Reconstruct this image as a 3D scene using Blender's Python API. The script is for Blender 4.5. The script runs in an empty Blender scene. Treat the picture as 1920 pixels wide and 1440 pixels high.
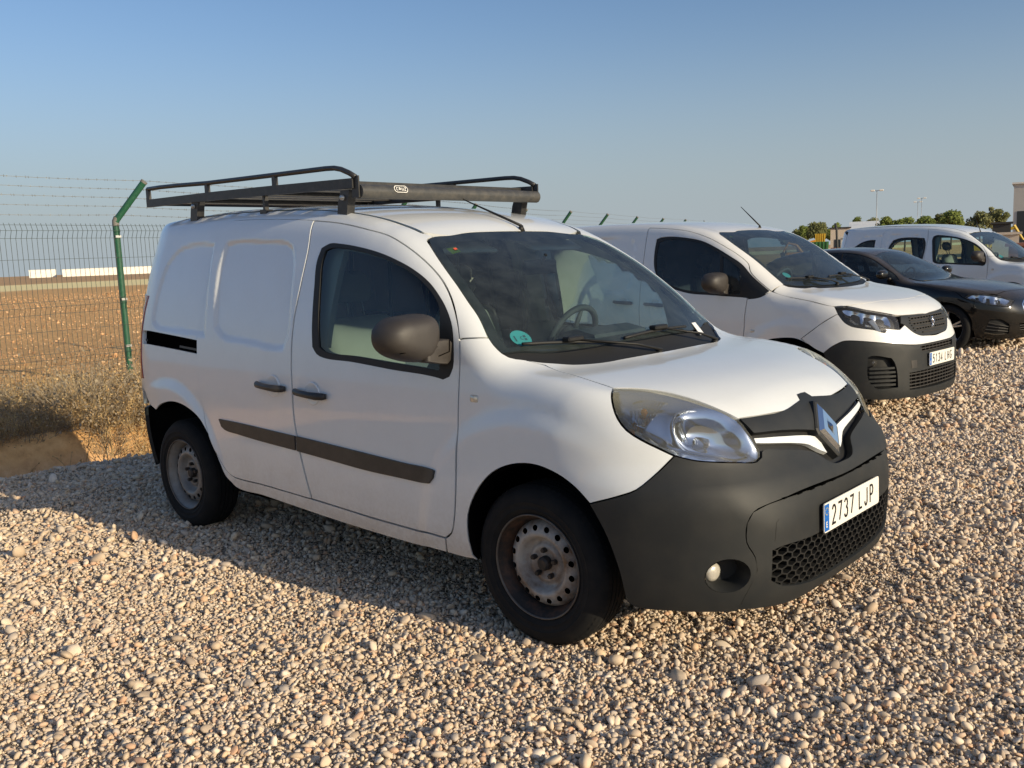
import bpy, bmesh, math, random
import numpy as np
from mathutils import Vector, Matrix
from mathutils.geometry import delaunay_2d_cdt

SC = bpy.context.scene
COL = SC.collection
PI = math.pi
RNG = np.random.default_rng(7)
random.seed(7)

# ---------------------------------------------------------------- camera
def camera():
    yaw, pitch, roll = 2.31525958, 0.138414327, -0.0391948517
    f = Vector((math.cos(yaw)*math.cos(pitch), math.sin(yaw)*math.cos(pitch), -math.sin(pitch)))
    r = Vector((math.sin(yaw), -math.cos(yaw), 0)); u = r.cross(f)
    c, s = math.cos(roll), math.sin(roll)
    r2 = c*r + s*u; u2 = -s*r + c*u
    cd = bpy.data.cameras.new('camera'); co = bpy.data.objects.new('camera', cd); COL.objects.link(co)
    M = Matrix.Identity(4)
    for i in range(3):
        M[i][0], M[i][1], M[i][2] = r2[i], u2[i], -f[i]
    M[0][3], M[1][3], M[2][3] = 2.23314, -3.37121, 1.49474
    co.matrix_world = M
    cd.sensor_width = 36.0; cd.lens = 1714.89/1920*36.0
    cd.clip_start = 0.05; cd.clip_end = 6000
    SC.camera = co
camera()

# ---------------------------------------------------------------- sky, sun, exposure
SUN_EL, SUN_AZ = math.radians(17.2), math.radians(5.3)      # azimuth measured from +X towards +Y
def daylight():
    w = bpy.data.worlds.new('World'); SC.world = w; w.use_nodes = True
    nt = w.node_tree; nt.nodes.clear()
    sky = nt.nodes.new('ShaderNodeTexSky'); sky.sky_type = 'NISHITA'; sky.sun_disc = False
    sky.sun_elevation = SUN_EL; sky.sun_rotation = math.radians(90) - SUN_AZ
    sky.altitude = 0; sky.air_density = 1.0; sky.dust_density = 1.5; sky.ozone_density = 3.0
    bg = nt.nodes.new('ShaderNodeBackground'); bg.inputs[1].default_value = 0.14
    out = nt.nodes.new('ShaderNodeOutputWorld')
    # pale dust haze that thickens evenly towards the horizon, the same all the way round
    tc = nt.nodes.new('ShaderNodeTexCoord'); sp = nt.nodes.new('ShaderNodeSeparateXYZ'); nt.links.new(tc.outputs['Generated'], sp.inputs[0])
    mr = nt.nodes.new('ShaderNodeMapRange'); mr.interpolation_type = 'SMOOTHERSTEP'; mr.inputs[1].default_value = .30; mr.inputs[2].default_value = -.06; mr.inputs[3].default_value = 0; mr.inputs[4].default_value = 1.0
    nt.links.new(sp.outputs[2], mr.inputs[0])
    tint = nt.nodes.new('ShaderNodeMix'); tint.data_type = 'RGBA'; tint.blend_type = 'MULTIPLY'; tint.inputs[0].default_value = 1; tint.inputs[7].default_value = (.91, .92, .97, 1); nt.links.new(sky.outputs[0], tint.inputs[6])
    mx = nt.nodes.new('ShaderNodeMix'); mx.data_type = 'RGBA'; nt.links.new(mr.outputs[0], mx.inputs[0]); nt.links.new(tint.outputs[2], mx.inputs[6]); mx.inputs[7].default_value = (.40/.14, .46/.14, .50/.14, 1)
    nt.links.new(mx.outputs[2], bg.inputs[0]); nt.links.new(bg.outputs[0], out.inputs[0])
    ld = bpy.data.lights.new('sun', 'SUN'); ld.energy = 5.0; ld.angle = math.radians(0.5); ld.color = (1.0, .85, .60)
    lo = bpy.data.objects.new('sun', ld); COL.objects.link(lo)
    d = Vector((math.cos(SUN_EL)*math.cos(SUN_AZ), math.cos(SUN_EL)*math.sin(SUN_AZ), math.sin(SUN_EL)))
    lo.rotation_euler = d.to_track_quat('Z', 'Y').to_euler(); lo.location = (20, 5, 20)
    vs = SC.view_settings
    vs.view_transform = 'Standard'; vs.look = 'None'; vs.gamma = 1.0; vs.use_curve_mapping = False; vs.exposure = 0.0
daylight()
SC.render.engine = 'CYCLES'
SC.cycles.max_bounces = 8; SC.cycles.transparent_max_bounces = 24; SC.cycles.transmission_bounces = 6
# ---------------------------------------------------------------- body shells
def table(pts, lo=None, hi=None, smooth=0.03, n=1200):
    """smooth 1-D function through a table of (x, value)"""
    pts = sorted(pts); xs = np.array([p[0] for p in pts], float); ys = np.array([p[1] for p in pts], float)
    h = np.diff(xs); d = np.diff(ys) / h
    m = np.zeros(len(xs)); m[0] = d[0]; m[-1] = d[-1]
    for i in range(1, len(xs) - 1):
        if d[i-1] * d[i] > 0:
            w1 = 2*h[i] + h[i-1]; w2 = h[i] + 2*h[i-1]
            m[i] = (w1 + w2) / (w1 / d[i-1] + w2 / d[i])
    X = np.linspace(xs[0], xs[-1], n)
    k = np.clip(np.searchsorted(xs, X) - 1, 0, len(h) - 1)
    t = (X - xs[k]) / h[k]
    Y = ((2*t**3 - 3*t**2 + 1)*ys[k] + (t**3 - 2*t**2 + t)*h[k]*m[k]
         + (-2*t**3 + 3*t**2)*ys[k+1] + (t**3 - t**2)*h[k]*m[k+1])
    if smooth:
        w = max(1, int(smooth / (X[1] - X[0])))
        ker = np.hanning(2*w + 3)[1:-1]; ker /= ker.sum()
        s0 = (Y[1]-Y[0]); s1 = (Y[-1]-Y[-2])
        pad = np.concatenate([Y[0] - s0*np.arange(w, 0, -1), Y, Y[-1] + s1*np.arange(1, w+1)])
        Y = np.convolve(pad, ker, 'same')[w:-w] if w else Y
    return lambda q: np.interp(q, X, Y)

def smax(a, b, k):
    h = np.maximum(k - np.abs(a - b), 0) / k
    return np.maximum(a, b) + h*h*k*0.25

def sstep(a, b, x):
    t = np.clip((x - a) / (b - a), 0, 1)
    return t*t*(3 - 2*t)

def seg_sdf(px, pz, poly):
    """signed distance (inside negative) to a closed 2-D polygon, vectorised"""
    poly = np.asarray(poly, float); a = poly; b = np.roll(poly, -1, 0)
    P = np.stack([px, pz], -1)[..., None, :]
    ab = b - a; t = np.clip(((P - a)*ab).sum(-1) / (ab*ab).sum(-1), 0, 1)
    d = np.sqrt(((P - a - t[..., None]*ab)**2).sum(-1)).min(-1)
    x, z = px[..., None], pz[..., None]
    c = ((a[:, 1] > z) != (b[:, 1] > z)) & (x < (b[:, 0]-a[:, 0])*(z-a[:, 1])/(b[:, 1]-a[:, 1]+1e-12) + a[:, 0])
    return np.where(c.sum(-1) % 2 == 1, -d, d)

class Shell:
    def __init__(s, p):
        s.top = table(p['top'], smooth=p.get('top_smooth', .05)); s.shift = table(p['shift']); s.crown = table(p['crown'])
        s.hw = table(p['hw'], smooth=.05); s.dx = table(p['dx'], smooth=.1)
        s.xf = table(p['xf'], smooth=p.get('xf_smooth', .02)); s.df = table(p['df'], smooth=.015)
        s.xr = table(p['xr']); s.dr = table(p['dr'], smooth=.02)
        s.kt = table(p['kt']); s.kf = p.get('kf', .05)
        s.flares = p.get('flares', []); s.recess = p.get('recess', []); s.proud = p.get('proud', [])
        s.extra = p.get('extra')
    def wide(s, x, z):
        w = s.hw(z) + s.dx(x)
        for cx, cz, r0, r1, h in s.flares:
            r = np.hypot(x - cx, z - cz)
            w = w + h*(1 - sstep(r0, r1, r))*sstep(cz - .25, cz + .05, z)
        return w
    def F(s, P, detail=True):
        x, y, z = P[..., 0], np.abs(P[..., 1]), P[..., 2]
        w = s.wide(x, z)
        if detail:
            for poly, depth, soft in s.recess:
                near = (x > poly[:, 0].min() - .1) & (x < poly[:, 0].max() + .1) & (z > poly[:, 1].min() - .1) & (z < poly[:, 1].max() + .1) & (y > .4)
                if near.any():
                    sd = seg_sdf(x[near], z[near], poly)
                    w = w.copy(); w[near] -= depth*(1 - sstep(-soft, soft*.3, sd))
        f1 = y - w
        t = y / s.hw(z)
        f3 = (x - (s.xf(z) - s.df(t)))
        f4 = ((s.xr(z) + s.dr(t)) - x)
        xs = x + s.shift(x)*y*y
        f2 = (z - (s.top(xs) - s.crown(x)*y*y))*.85
        f = smax(f1, f3*.9, s.kf)
        f = smax(f, f4*.9, .04)
        f = smax(f, f2, np.maximum(s.kt(x), 1e-3))
        if s.extra is not None: f = s.extra(f, x, y, z)
        return f
    def grad(s, P, e=2e-3):
        g = np.stack([s.F(P + e*v) - s.F(P - e*v) for v in np.eye(3)], -1)
        return g / (np.linalg.norm(g, axis=-1, keepdims=True) + 1e-12)
    def cast(s, O, D, t0, t1, n=90):
        """first entry into the shell along rays O + t D"""
        O = np.atleast_2d(O).astype(float); D = np.broadcast_to(np.asarray(D, float), O.shape)
        n = min(n, 64); ts = np.linspace(t0, t1, n)
        V = np.concatenate([s.F(O[i:i+1500, None] + ts[None, :, None]*D[i:i+1500, None]) for i in range(0, len(O), 1500)])
        neg = V < 0
        hit = neg.any(1); k = np.argmax(neg, 1); k = np.where(hit, k, np.argmin(V, 1))
        r = np.arange(len(O)); k0 = np.maximum(k-1, 0)
        lo = ts[k0]; hi = ts[k]; flo = V[r, k0]; fhi = V[r, k]
        for _ in range(7):
            w = np.clip(flo/(flo - fhi + 1e-12), .08, .92) if _ % 2 == 0 else .5
            m = lo + (hi - lo)*w; fm = s.F(O + m[:, None]*D); inside = fm < 0
            hi = np.where(inside, m, hi); fhi = np.where(inside, fm, fhi); lo = np.where(inside, lo, m); flo = np.where(inside, flo, fm)
        w = np.clip(flo/(flo - fhi + 1e-12), 0, 1); hi = lo + (hi - lo)*w
        t = np.where(hit, hi, ts[k])
        return O + t[:, None]*D, hit
# ---------------------------------------------------------------- body shape tables (metres, origin under the front axle)
VAN = dict(
    top=[(-3.6,1.70),(-3.4,1.752),(-3.25,1.787),(-3.1,1.805),(-2.8,1.822),(-2.35,1.828),(-1.94,1.815),(-1.6,1.795),(-1.38,1.770),(-1.2,1.740),(-1.05,1.706),(-.924,1.662),(-.83,1.611),
         (-.70,1.540),(-.55,1.455),(-.40,1.362),(-.25,1.262),(-.10,1.150),(.0,1.085),(.10,1.056),(.25,1.042),(.42,1.016),(.50,.997),(.58,.969),(.66,.932),(.711,.904),(.76,.868),(.80,.80),(.9,.6)],
    shift=[(-3.6,0),(-1.0,0),(-.8,.02),(-.6,.08),(-.4,.15),(-.2,.22),(0,.23),(1,.23)],
    crown=[(-3.6,.08),(-1.0,.07),(-.8,.015),(-.5,0),(1,0)],
    hw=[(.0,.80),(.15,.85),(.25,.88),(.40,.898),(.60,.905),(.80,.905),(.95,.897),(1.05,.885),(1.15,.868),(1.30,.832),(1.45,.788),(1.60,.735),(1.70,.700),(1.80,.66),(2.0,.58)],
    dx=[(-3.6,-.02),(-3.0,-.012),(-2.4,0),(-1.2,0),(-.6,-.004),(-.3,-.016),(.0,-.014),(.35,-.02),(1.0,-.03)],
    xf=[(.0,.74),(.16,.785),(.22,.83),(.30,.855),(.40,.863),(.50,.862),(.60,.859),(.67,.842),(.72,.802),(.76,.775),(.80,.762),(.86,.745),(.905,.722),(.95,.70),(1.1,.62),(2.0,.1)],
    df=[(0,0),(.28,.0),(.45,.008),(.54,.024),(.66,.07),(.77,.145),(.86,.235),(.93,.345),(.97,.44),(1.0,.56),(1.06,1.0),(1.2,1.8)],
    xr=[(.0,-3.24),(.3,-3.34),(.6,-3.375),(1.0,-3.375),(1.3,-3.38),(1.5,-3.375),(1.65,-3.36),(1.75,-3.35),(2.0,-3.3)],
    dr=[(0,0),(.6,.03),(.75,.07),(.85,.13),(.92,.21),(.96,.29),(.985,.37),(1.0,.47),(1.1,1.2)],
    kt=[(-3.6,.05),(-3.0,.07),(-2.6,.10),(-1.2,.10),(-.8,.12),(-.3,.10),(.1,.085),(.5,.10),(1.0,.08)],
    kf=.05,
    flares=[(0,.317,.545,.635,.016),(-2.697,.317,.50,.58,.018)],
)
PANEL_VAN = dict(
    top=[(-3.7,1.72),(-3.5,1.757),(-3.2,1.787),(-2.6,1.798),(-2.0,1.792),(-1.6,1.777),(-1.3,1.753),(-1.1,1.718),(-.95,1.675),(-.80,1.610),
         (-.60,1.500),(-.40,1.372),(-.20,1.240),(-.05,1.145),(.03,1.115),(.20,1.085),(.40,1.050),(.55,1.015),(.66,.975),(.73,.925),(.78,.875),(.85,.70)],
    shift=[(-3.7,0),(-1.1,0),(-.9,.03),(-.6,.08),(-.3,.14),(0,.16),(1,.16)],
    crown=[(-3.7,.06),(-1.1,.06),(-.8,.02),(-.4,0),(1,0)],
    hw=[(.0,.80),(.15,.85),(.25,.89),(.40,.910),(.60,.922),(.80,.922),(.95,.915),(1.05,.905),(1.15,.890),(1.30,.855),(1.45,.815),(1.60,.770),(1.70,.735),(1.80,.69),(2.0,.60)],
    dx=[(-3.7,-.02),(-3.0,-.01),(-2.4,0),(-1.2,0),(-.4,-.004),(.0,-.012),(.35,-.02),(1.0,-.03)],
    xf=[(.0,.80),(.16,.84),(.22,.865),(.30,.875),(.45,.872),(.58,.866),(.66,.862),(.70,.852),(.76,.825),(.82,.812),(.88,.795),(.93,.765),(1.0,.70),(2.0,.1)],
    df=[(0,0),(.28,.008),(.45,.028),(.54,.05),(.66,.10),(.77,.17),(.86,.26),(.93,.38),(.97,.50),(1.0,.66),(1.06,1.05),(1.2,1.8)],
    xr=[(.0,-3.40),(.3,-3.47),(.6,-3.50),(1.0,-3.50),(1.3,-3.48),(1.5,-3.45),(1.75,-3.40),(2.0,-3.3)],
    dr=[(0,0),(.6,.02),(.8,.05),(.9,.09),(.95,.14),(.985,.22),(1.0,.35),(1.1,1.2)],
    kt=[(-3.7,.07),(-1.2,.09),(-.8,.11),(-.3,.13),(.1,.15),(.5,.12),(1.0,.07)],
    kf=.06,
    flares=[(0,.325,.50,.58,.012),(-2.785,.325,.50,.58,.012)],
)

HATCH = dict(
    top=[(-3.6,.80),(-3.35,.98),(-3.2,1.13),(-3.0,1.27),(-2.7,1.37),(-2.3,1.42),(-1.9,1.432),(-1.6,1.418),(-1.4,1.388),(-1.2,1.318),(-1.0,1.225),(-.7,1.065),
         (-.50,.975),(-.38,.950),(-.18,.935),(.0,.912),(.25,.875),(.45,.835),(.6,.80),(.70,.745),(.78,.66),(.9,.45)],
    shift=[(-3.6,0),(-1.4,0),(-1.1,.06),(-.6,.18),(-.3,.28),(0,.22),(1,.22)],
    crown=[(-3.6,.10),(-1.2,.10),(-.8,.04),(-.3,.03),(1,.04)],
    hw=[(.0,.80),(.15,.83),(.25,.87),(.40,.888),(.60,.897),(.75,.895),(.85,.882),(.92,.860),(1.0,.815),(1.15,.735),(1.3,.655),(1.4,.60),(1.6,.48)],
    dx=[(-3.6,-.08),(-3.2,-.03),(-2.4,0),(-1.2,-.01),(-.4,-.01),(.0,-.012),(.35,-.02),(1.0,-.03)],
    xf=[(.0,.70),(.16,.76),(.22,.80),(.30,.815),(.45,.82),(.55,.815),(.65,.80),(.72,.77),(.80,.70),(1.0,.5),(2.0,.1)],
    df=[(0,0),(.28,.015),(.45,.05),(.54,.08),(.66,.14),(.77,.22),(.86,.32),(.93,.44),(.97,.56),(1.0,.72),(1.06,1.05),(1.2,1.8)],
    xr=[(.0,-3.38),(.3,-3.46),(.6,-3.50),(.9,-3.50),(1.3,-3.4),(2.0,-3.3)],
    dr=[(0,0),(.6,.05),(.8,.12),(.9,.2),(.95,.28),(.985,.38),(1.0,.5),(1.1,1.2)],
    kt=[(-3.7,.07),(-1.2,.09),(-.8,.07),(-.3,.08),(.1,.12),(.5,.12),(1.0,.07)],
    kf=.06,
    flares=[(0,.32,.40,.56,.018),(-2.67,.32,.40,.56,.02)],
)
# ---------------------------------------------------------------- materials
def mat(name, color, rough=.5, metal=0.0, coat=0.0, spec=.5, noise=None, bump=None, coat_rough=.03):
    """noise = (scale, amount, second colour); bump = (scale, strength)"""
    m = bpy.data.materials.new(name); m.use_nodes = True
    nt = m.node_tree; b = nt.nodes['Principled BSDF']
    b.inputs['Base Color'].default_value = (*color, 1); b.inputs['Roughness'].default_value = rough
    b.inputs['Metallic'].default_value = metal; b.inputs['Specular IOR Level'].default_value = spec
    b.inputs['Coat Weight'].default_value = coat; b.inputs['Coat Roughness'].default_value = coat_rough
    if noise or bump:
        tc = nt.nodes.new('ShaderNodeTexCoord')
    if noise:
        sc, amt, c2 = noise
        n = nt.nodes.new('ShaderNodeTexNoise'); n.inputs['Scale'].default_value = sc; n.inputs['Detail'].default_value = 6; n.inputs['Roughness'].default_value = .65
        r = nt.nodes.new('ShaderNodeMapRange'); r.inputs[1].default_value = .42; r.inputs[2].default_value = .68; r.inputs[3].default_value = 0; r.inputs[4].default_value = amt
        mx = nt.nodes.new('ShaderNodeMix'); mx.data_type = 'RGBA'
        mx.inputs[6].default_value = (*color, 1); mx.inputs[7].default_value = (*c2, 1)
        nt.links.new(tc.outputs['Object'], n.inputs['Vector']); nt.links.new(n.outputs[0], r.inputs[0])
        nt.links.new(r.outputs[0], mx.inputs[0]); nt.links.new(mx.outputs[2], b.inputs['Base Color'])
    if bump:
        n2 = nt.nodes.new('ShaderNodeTexNoise'); n2.inputs['Scale'].default_value = bump[0]; n2.inputs['Detail'].default_value = 3
        bp = nt.nodes.new('ShaderNodeBump'); bp.inputs['Strength'].default_value = bump[1]; bp.inputs['Distance'].default_value = .002
        nt.links.new(tc.outputs['Object'], n2.inputs['Vector']); nt.links.new(n2.outputs[0], bp.inputs['Height']); nt.links.new(bp.outputs[0], b.inputs['Normal'])
    return m

def paint_mat(name, color, dirt=(.42, .36, .29), dust=.12, low=.55, rough=.32, coat=.9, settle=0.0):
    """car paint: clear coat over a base, faint dust everywhere and road grime towards the sills"""
    m = mat(name, color, rough=rough, coat=coat, coat_rough=.035)
    nt = m.node_tree; b = nt.nodes['Principled BSDF']
    tc = nt.nodes.new('ShaderNodeTexCoord'); sp = nt.nodes.new('ShaderNodeSeparateXYZ')
    n = nt.nodes.new('ShaderNodeTexNoise'); n.inputs['Scale'].default_value = 3.2; n.inputs['Detail'].default_value = 9; n.inputs['Roughness'].default_value = .7
    n2 = nt.nodes.new('ShaderNodeTexNoise'); n2.inputs['Scale'].default_value = 60; n2.inputs['Detail'].default_value = 5
    nt.links.new(tc.outputs['Object'], sp.inputs[0]); nt.links.new(tc.outputs['Object'], n.inputs['Vector']); nt.links.new(tc.outputs['Object'], n2.inputs['Vector'])
    lo = nt.nodes.new('ShaderNodeMapRange'); lo.inputs[1].default_value = .62; lo.inputs[2].default_value = .26; lo.inputs[3].default_value = 0; lo.inputs[4].default_value = low
    nt.links.new(sp.outputs[2], lo.inputs[0])
    def mth(op, a, bb):
        q = nt.nodes.new('ShaderNodeMath'); q.operation = op
        for i, v in enumerate((a, bb)):
            if isinstance(v, (int, float)): q.inputs[i].default_value = v
            else: nt.links.new(v, q.inputs[i])
        return q.outputs[0]
    a = mth('MULTIPLY', lo.outputs[0], n.outputs[0])
    d = mth('MULTIPLY', mth('POWER', n.outputs[0], 2.0), dust*2)
    l2 = nt.nodes.new('ShaderNodeMapRange'); l2.inputs[1].default_value = .42; l2.inputs[2].default_value = .31; l2.inputs[3].default_value = 0; l2.inputs[4].default_value = low*.9; nt.links.new(sp.outputs[2], l2.inputs[0])
    t = mth('ADD', a, d); t = mth('ADD', t, mth('MULTIPLY', l2.outputs[0], mth('POWER', n.outputs[0], 1.5))); t = mth('MULTIPLY', t, mth('ADD', n2.outputs[0], .5))
    if settle:      # dust lying on faces that look up
        g = nt.nodes.new('ShaderNodeNewGeometry'); s3 = nt.nodes.new('ShaderNodeSeparateXYZ'); nt.links.new(g.outputs['Normal'], s3.inputs[0])
        up = nt.nodes.new('ShaderNodeMapRange'); up.inputs[1].default_value = .55; up.inputs[2].default_value = 1.0; up.inputs[3].default_value = 0; up.inputs[4].default_value = settle; nt.links.new(s3.outputs[2], up.inputs[0])
        t = mth('ADD', t, mth('MULTIPLY', up.outputs[0], mth('ADD', n.outputs[0], .4)))
    mx = nt.nodes.new('ShaderNodeMix'); mx.data_type = 'RGBA'; mx.clamp_factor = True
    mx.inputs[6].default_value = (*color, 1); mx.inputs[7].default_value = (*dirt, 1)
    nt.links.new(t, mx.inputs[0]); nt.links.new(mx.outputs[2], b.inputs['Base Color'])
    rr = mth('ADD', mth('MULTIPLY', t, .5), rough); nt.links.new(rr, b.inputs['Roughness'])
    cr = mth('ADD', mth('MULTIPLY', t, .35), .035); nt.links.new(cr, b.inputs['Coat Roughness'])
    return m

def glass_mat(name, tint=(.55, .68, .64), dust=.06, dustcol=(.45, .42, .36), rough=.01, ior=1.5):
    m = bpy.data.materials.new(name); m.use_nodes = True
    nt = m.node_tree; nt.nodes.clear(); o = nt.nodes.new('ShaderNodeOutputMaterial')
    tr = nt.nodes.new('ShaderNodeBsdfTransparent'); tr.inputs[0].default_value = (*tint, 1)
    gl = nt.nodes.new('ShaderNodeBsdfGlossy'); gl.inputs['Roughness'].default_value = rough
    fr = nt.nodes.new('ShaderNodeFresnel'); fr.inputs[0].default_value = ior
    mx = nt.nodes.new('ShaderNodeMixShader'); nt.links.new(fr.outputs[0], mx.inputs[0]); nt.links.new(tr.outputs[0], mx.inputs[1]); nt.links.new(gl.outputs[0], mx.inputs[2])
    df = nt.nodes.new('ShaderNodeBsdfDiffuse'); df.inputs[0].default_value = (*dustcol, 1)
    tc = nt.nodes.new('ShaderNodeTexCoord')
    n = nt.nodes.new('ShaderNodeTexNoise'); n.inputs['Scale'].default_value = 9; n.inputs['Detail'].default_value = 10; n.inputs['Roughness'].default_value = .75
    r = nt.nodes.new('ShaderNodeMapRange'); r.inputs[1].default_value = .3; r.inputs[2].default_value = .75; r.inputs[3].default_value = dust*.3; r.inputs[4].default_value = dust*2
    nt.links.new(tc.outputs['Object'], n.inputs['Vector']); nt.links.new(n.outputs[0], r.inputs[0])
    m2 = nt.nodes.new('ShaderNodeMixShader'); nt.links.new(r.outputs[0], m2.inputs[0]); nt.links.new(mx.outputs[0], m2.inputs[1]); nt.links.new(df.outputs[0], m2.inputs[2])
    nt.links.new(m2.outputs[0], o.inputs[0])
    return m

# ---------------------------------------------------------------- objects
def link_mesh(name, V, Fc, material=None, parent=None, smooth=True, normals=None, mats=None, fmat=None):
    me = bpy.data.meshes.new(name)
    me.from_pydata([tuple(map(float, v)) for v in V], [], [tuple(int(i) for i in f) for f in Fc])
    if material is not None: me.materials.append(material)
    for q in (mats or []): me.materials.append(q)
    if fmat is not None: me.polygons.foreach_set('material_index', fmat)
    if smooth: me.polygons.foreach_set('use_smooth', [True]*len(me.polygons))
    me.update()
    if normals is not None:
        me.normals_split_custom_set_from_vertices([tuple(map(float, n)) for n in normals])
    o = bpy.data.objects.new(name, me); COL.objects.link(o)
    if parent is not None: o.parent = parent
    return o

def thing(name, label, cat, loc=(0, 0, 0), rotz=0, group=None):
    o = bpy.data.objects.new(name, None); COL.objects.link(o)
    o.location = loc; o.rotation_euler = (0, 0, rotz); o.empty_display_size = .2
    o['label'] = label; o['category'] = cat
    if group: o['group'] = group
    return o

def tag(o, label=None, cat=None, group=None, kind=None):
    if label: o['label'] = label
    if cat: o['category'] = cat
    if group: o['group'] = group
    if kind: o['kind'] = kind
    return o

class MB:
    """collects simple shapes into one mesh"""
    def __init__(s): s.V = []; s.F = []; s.M = []
    def add(s, V, F, mi=0):
        o = len(s.V); s.V += [tuple(map(float, v)) for v in V]; s.F += [tuple(int(i) + o for i in f) for f in F]; s.M += [mi]*len(F); return s
    def box(s, a, b, R=None, c=None, mi=0, bev=0.0):
        x0, y0, z0 = a; x1, y1, z1 = b
        if bev > 0:
            e = bev
            V = []
            for sx in (0, 1):
                for sy in (0, 1):
                    for sz in (0, 1):
                        p = [(x0, x1)[sx], (y0, y1)[sy], (z0, z1)[sz]]; d = [(1, -1)[sx]*e, (1, -1)[sy]*e, (1, -1)[sz]*e]
                        V += [(p[0], p[1] + d[1], p[2] + d[2]), (p[0] + d[0], p[1], p[2] + d[2]), (p[0] + d[0], p[1] + d[1], p[2])]
            bmx = bmesh.new()
            for v in V: bmx.verts.new(v)
            bmesh.ops.convex_hull(bmx, input=bmx.verts); bmx.verts.index_update()
            V = [tuple(v.co) for v in bmx.verts]; F = [tuple(v.index for v in f.verts) for f in bmx.faces]; bmx.free()
        else:
            V = [(x, y, z) for x in (x0, x1) for y in (y0, y1) for z in (z0, z1)]
            F = [(0, 1, 3, 2), (4, 6, 7, 5), (0, 4, 5, 1), (2, 3, 7, 6), (0, 2, 6, 4), (1, 5, 7, 3)]
        V = [Vector(v) for v in V]
        if R is not None: V = [R @ v for v in V]
        if c is not None: V = [v + Vector(c) for v in V]
        return s.add(V, F, mi)
    def tube(s, pts, r, n=10, mi=0, caps=True, closed=False, flat=1.0, up=None):
        pts = [Vector(p) for p in pts]; N = len(pts); rr = r if hasattr(r, '__len__') else [r]*N
        V = []; F = []
        prev = None
        for i, p in enumerate(pts):
            if closed: t = pts[(i+1) % N] - pts[i-1]
            else: t = pts[min(i+1, N-1)] - pts[max(i-1, 0)]
            t.normalize()
            if prev is None:
                a = Vector(up) if up else (Vector((0, 0, 1)) if abs(t.z) < .9 else Vector((1, 0, 0)))
                a = (a - a.dot(t)*t).normalized()
            else: a = (prev - prev.dot(t)*t).normalized()
            prev = a; b = t.cross(a)
            for k in range(n):
                w = 2*PI*(k + .5)/n
                V.append(p + rr[i]*(math.cos(w)*a*flat + math.sin(w)*b))
        M = N if closed else N - 1
        for i in range(M):
            for k in range(n):
                j = (i + 1) % N
                F.append((i*n + k, i*n + (k+1) % n, j*n + (k+1) % n, j*n + k))
        if caps and not closed:
            F.append(tuple(range(n))[::-1]); F.append(tuple((N-1)*n + k for k in range(n)))
        return s.add(V, F, mi)
    def lathe(s, prof, n=48, axis='y', c=(0, 0, 0), mi=0):
        """prof: (radius, along) pairs; axis y = wheel axle"""
        V = []; F = []; m = len(prof)
        for k in range(n):
            w = 2*PI*k/n
            for r, a in prof:
                if axis == 'y': V.append((c[0] + r*math.cos(w), c[1] + a, c[2] + r*math.sin(w)))
                elif axis == 'z': V.append((c[0] + r*math.cos(w), c[1] + r*math.sin(w), c[2] + a))
                else: V.append((c[0] + a, c[1] + r*math.cos(w), c[2] + r*math.sin(w)))
        for k in range(n):
            for i in range(m - 1):
                a0, a1 = k*m + i, ((k+1) % n)*m + i
                F.append((a0, a0 + 1, a1 + 1, a1) if axis != 'z' else (a0, a1, a1 + 1, a0 + 1))
        return s.add(V, F, mi)
    def prism(s, poly, ax, a, b, mi=0):
        """poly of 2-D points extruded along axis ax from a to b"""
        n = len(poly)
        def P(p, t):
            return {'x': (t, p[0], p[1]), 'y': (p[0], t, p[1]), 'z': (p[0], p[1], t)}[ax]
        V = [P(p, a) for p in poly] + [P(p, b) for p in poly]
        F = [tuple(range(n))[::-1], tuple(range(n, 2*n))] + [(i, (i+1) % n, n + (i+1) % n, n + i) for i in range(n)]
        return s.add(V, F, mi)
    def build(s, name, material, parent=None, smooth=False, mats=None, angle=None, fix=True):
        o = link_mesh(name, s.V, s.F, material, parent, smooth=smooth, mats=mats, fmat=s.M if mats else None)
        if fix:
            b = bmesh.new(); b.from_mesh(o.data); bmesh.ops.recalc_face_normals(b, faces=b.faces); b.to_mesh(o.data); b.free()
        if angle is not None:
            o.data.polygons.foreach_set('use_smooth', [True]*len(o.data.polygons))
            sharp_edges(o.data, angle)
        return o

def sharp_edges(me, angle):
    b = bmesh.new(); b.from_mesh(me)
    for e in b.edges:
        if len(e.link_faces) == 2 and e.calc_face_angle(0) > math.radians(angle): e.smooth = False
    b.to_mesh(me); b.free()

def instance(src, parent=None, name=None, M=None):
    """copy of one object sharing its mesh"""
    c = src.copy(); COL.objects.link(c)
    if parent is not None: c.parent = parent
    if M is not None: c.matrix_local = M
    return c

def copy_tree(o, parent=None):
    c = o.copy(); COL.objects.link(c)
    if parent is not None: c.parent = parent
    for ch in list(o.children): copy_tree(ch, c)
    return c

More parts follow.
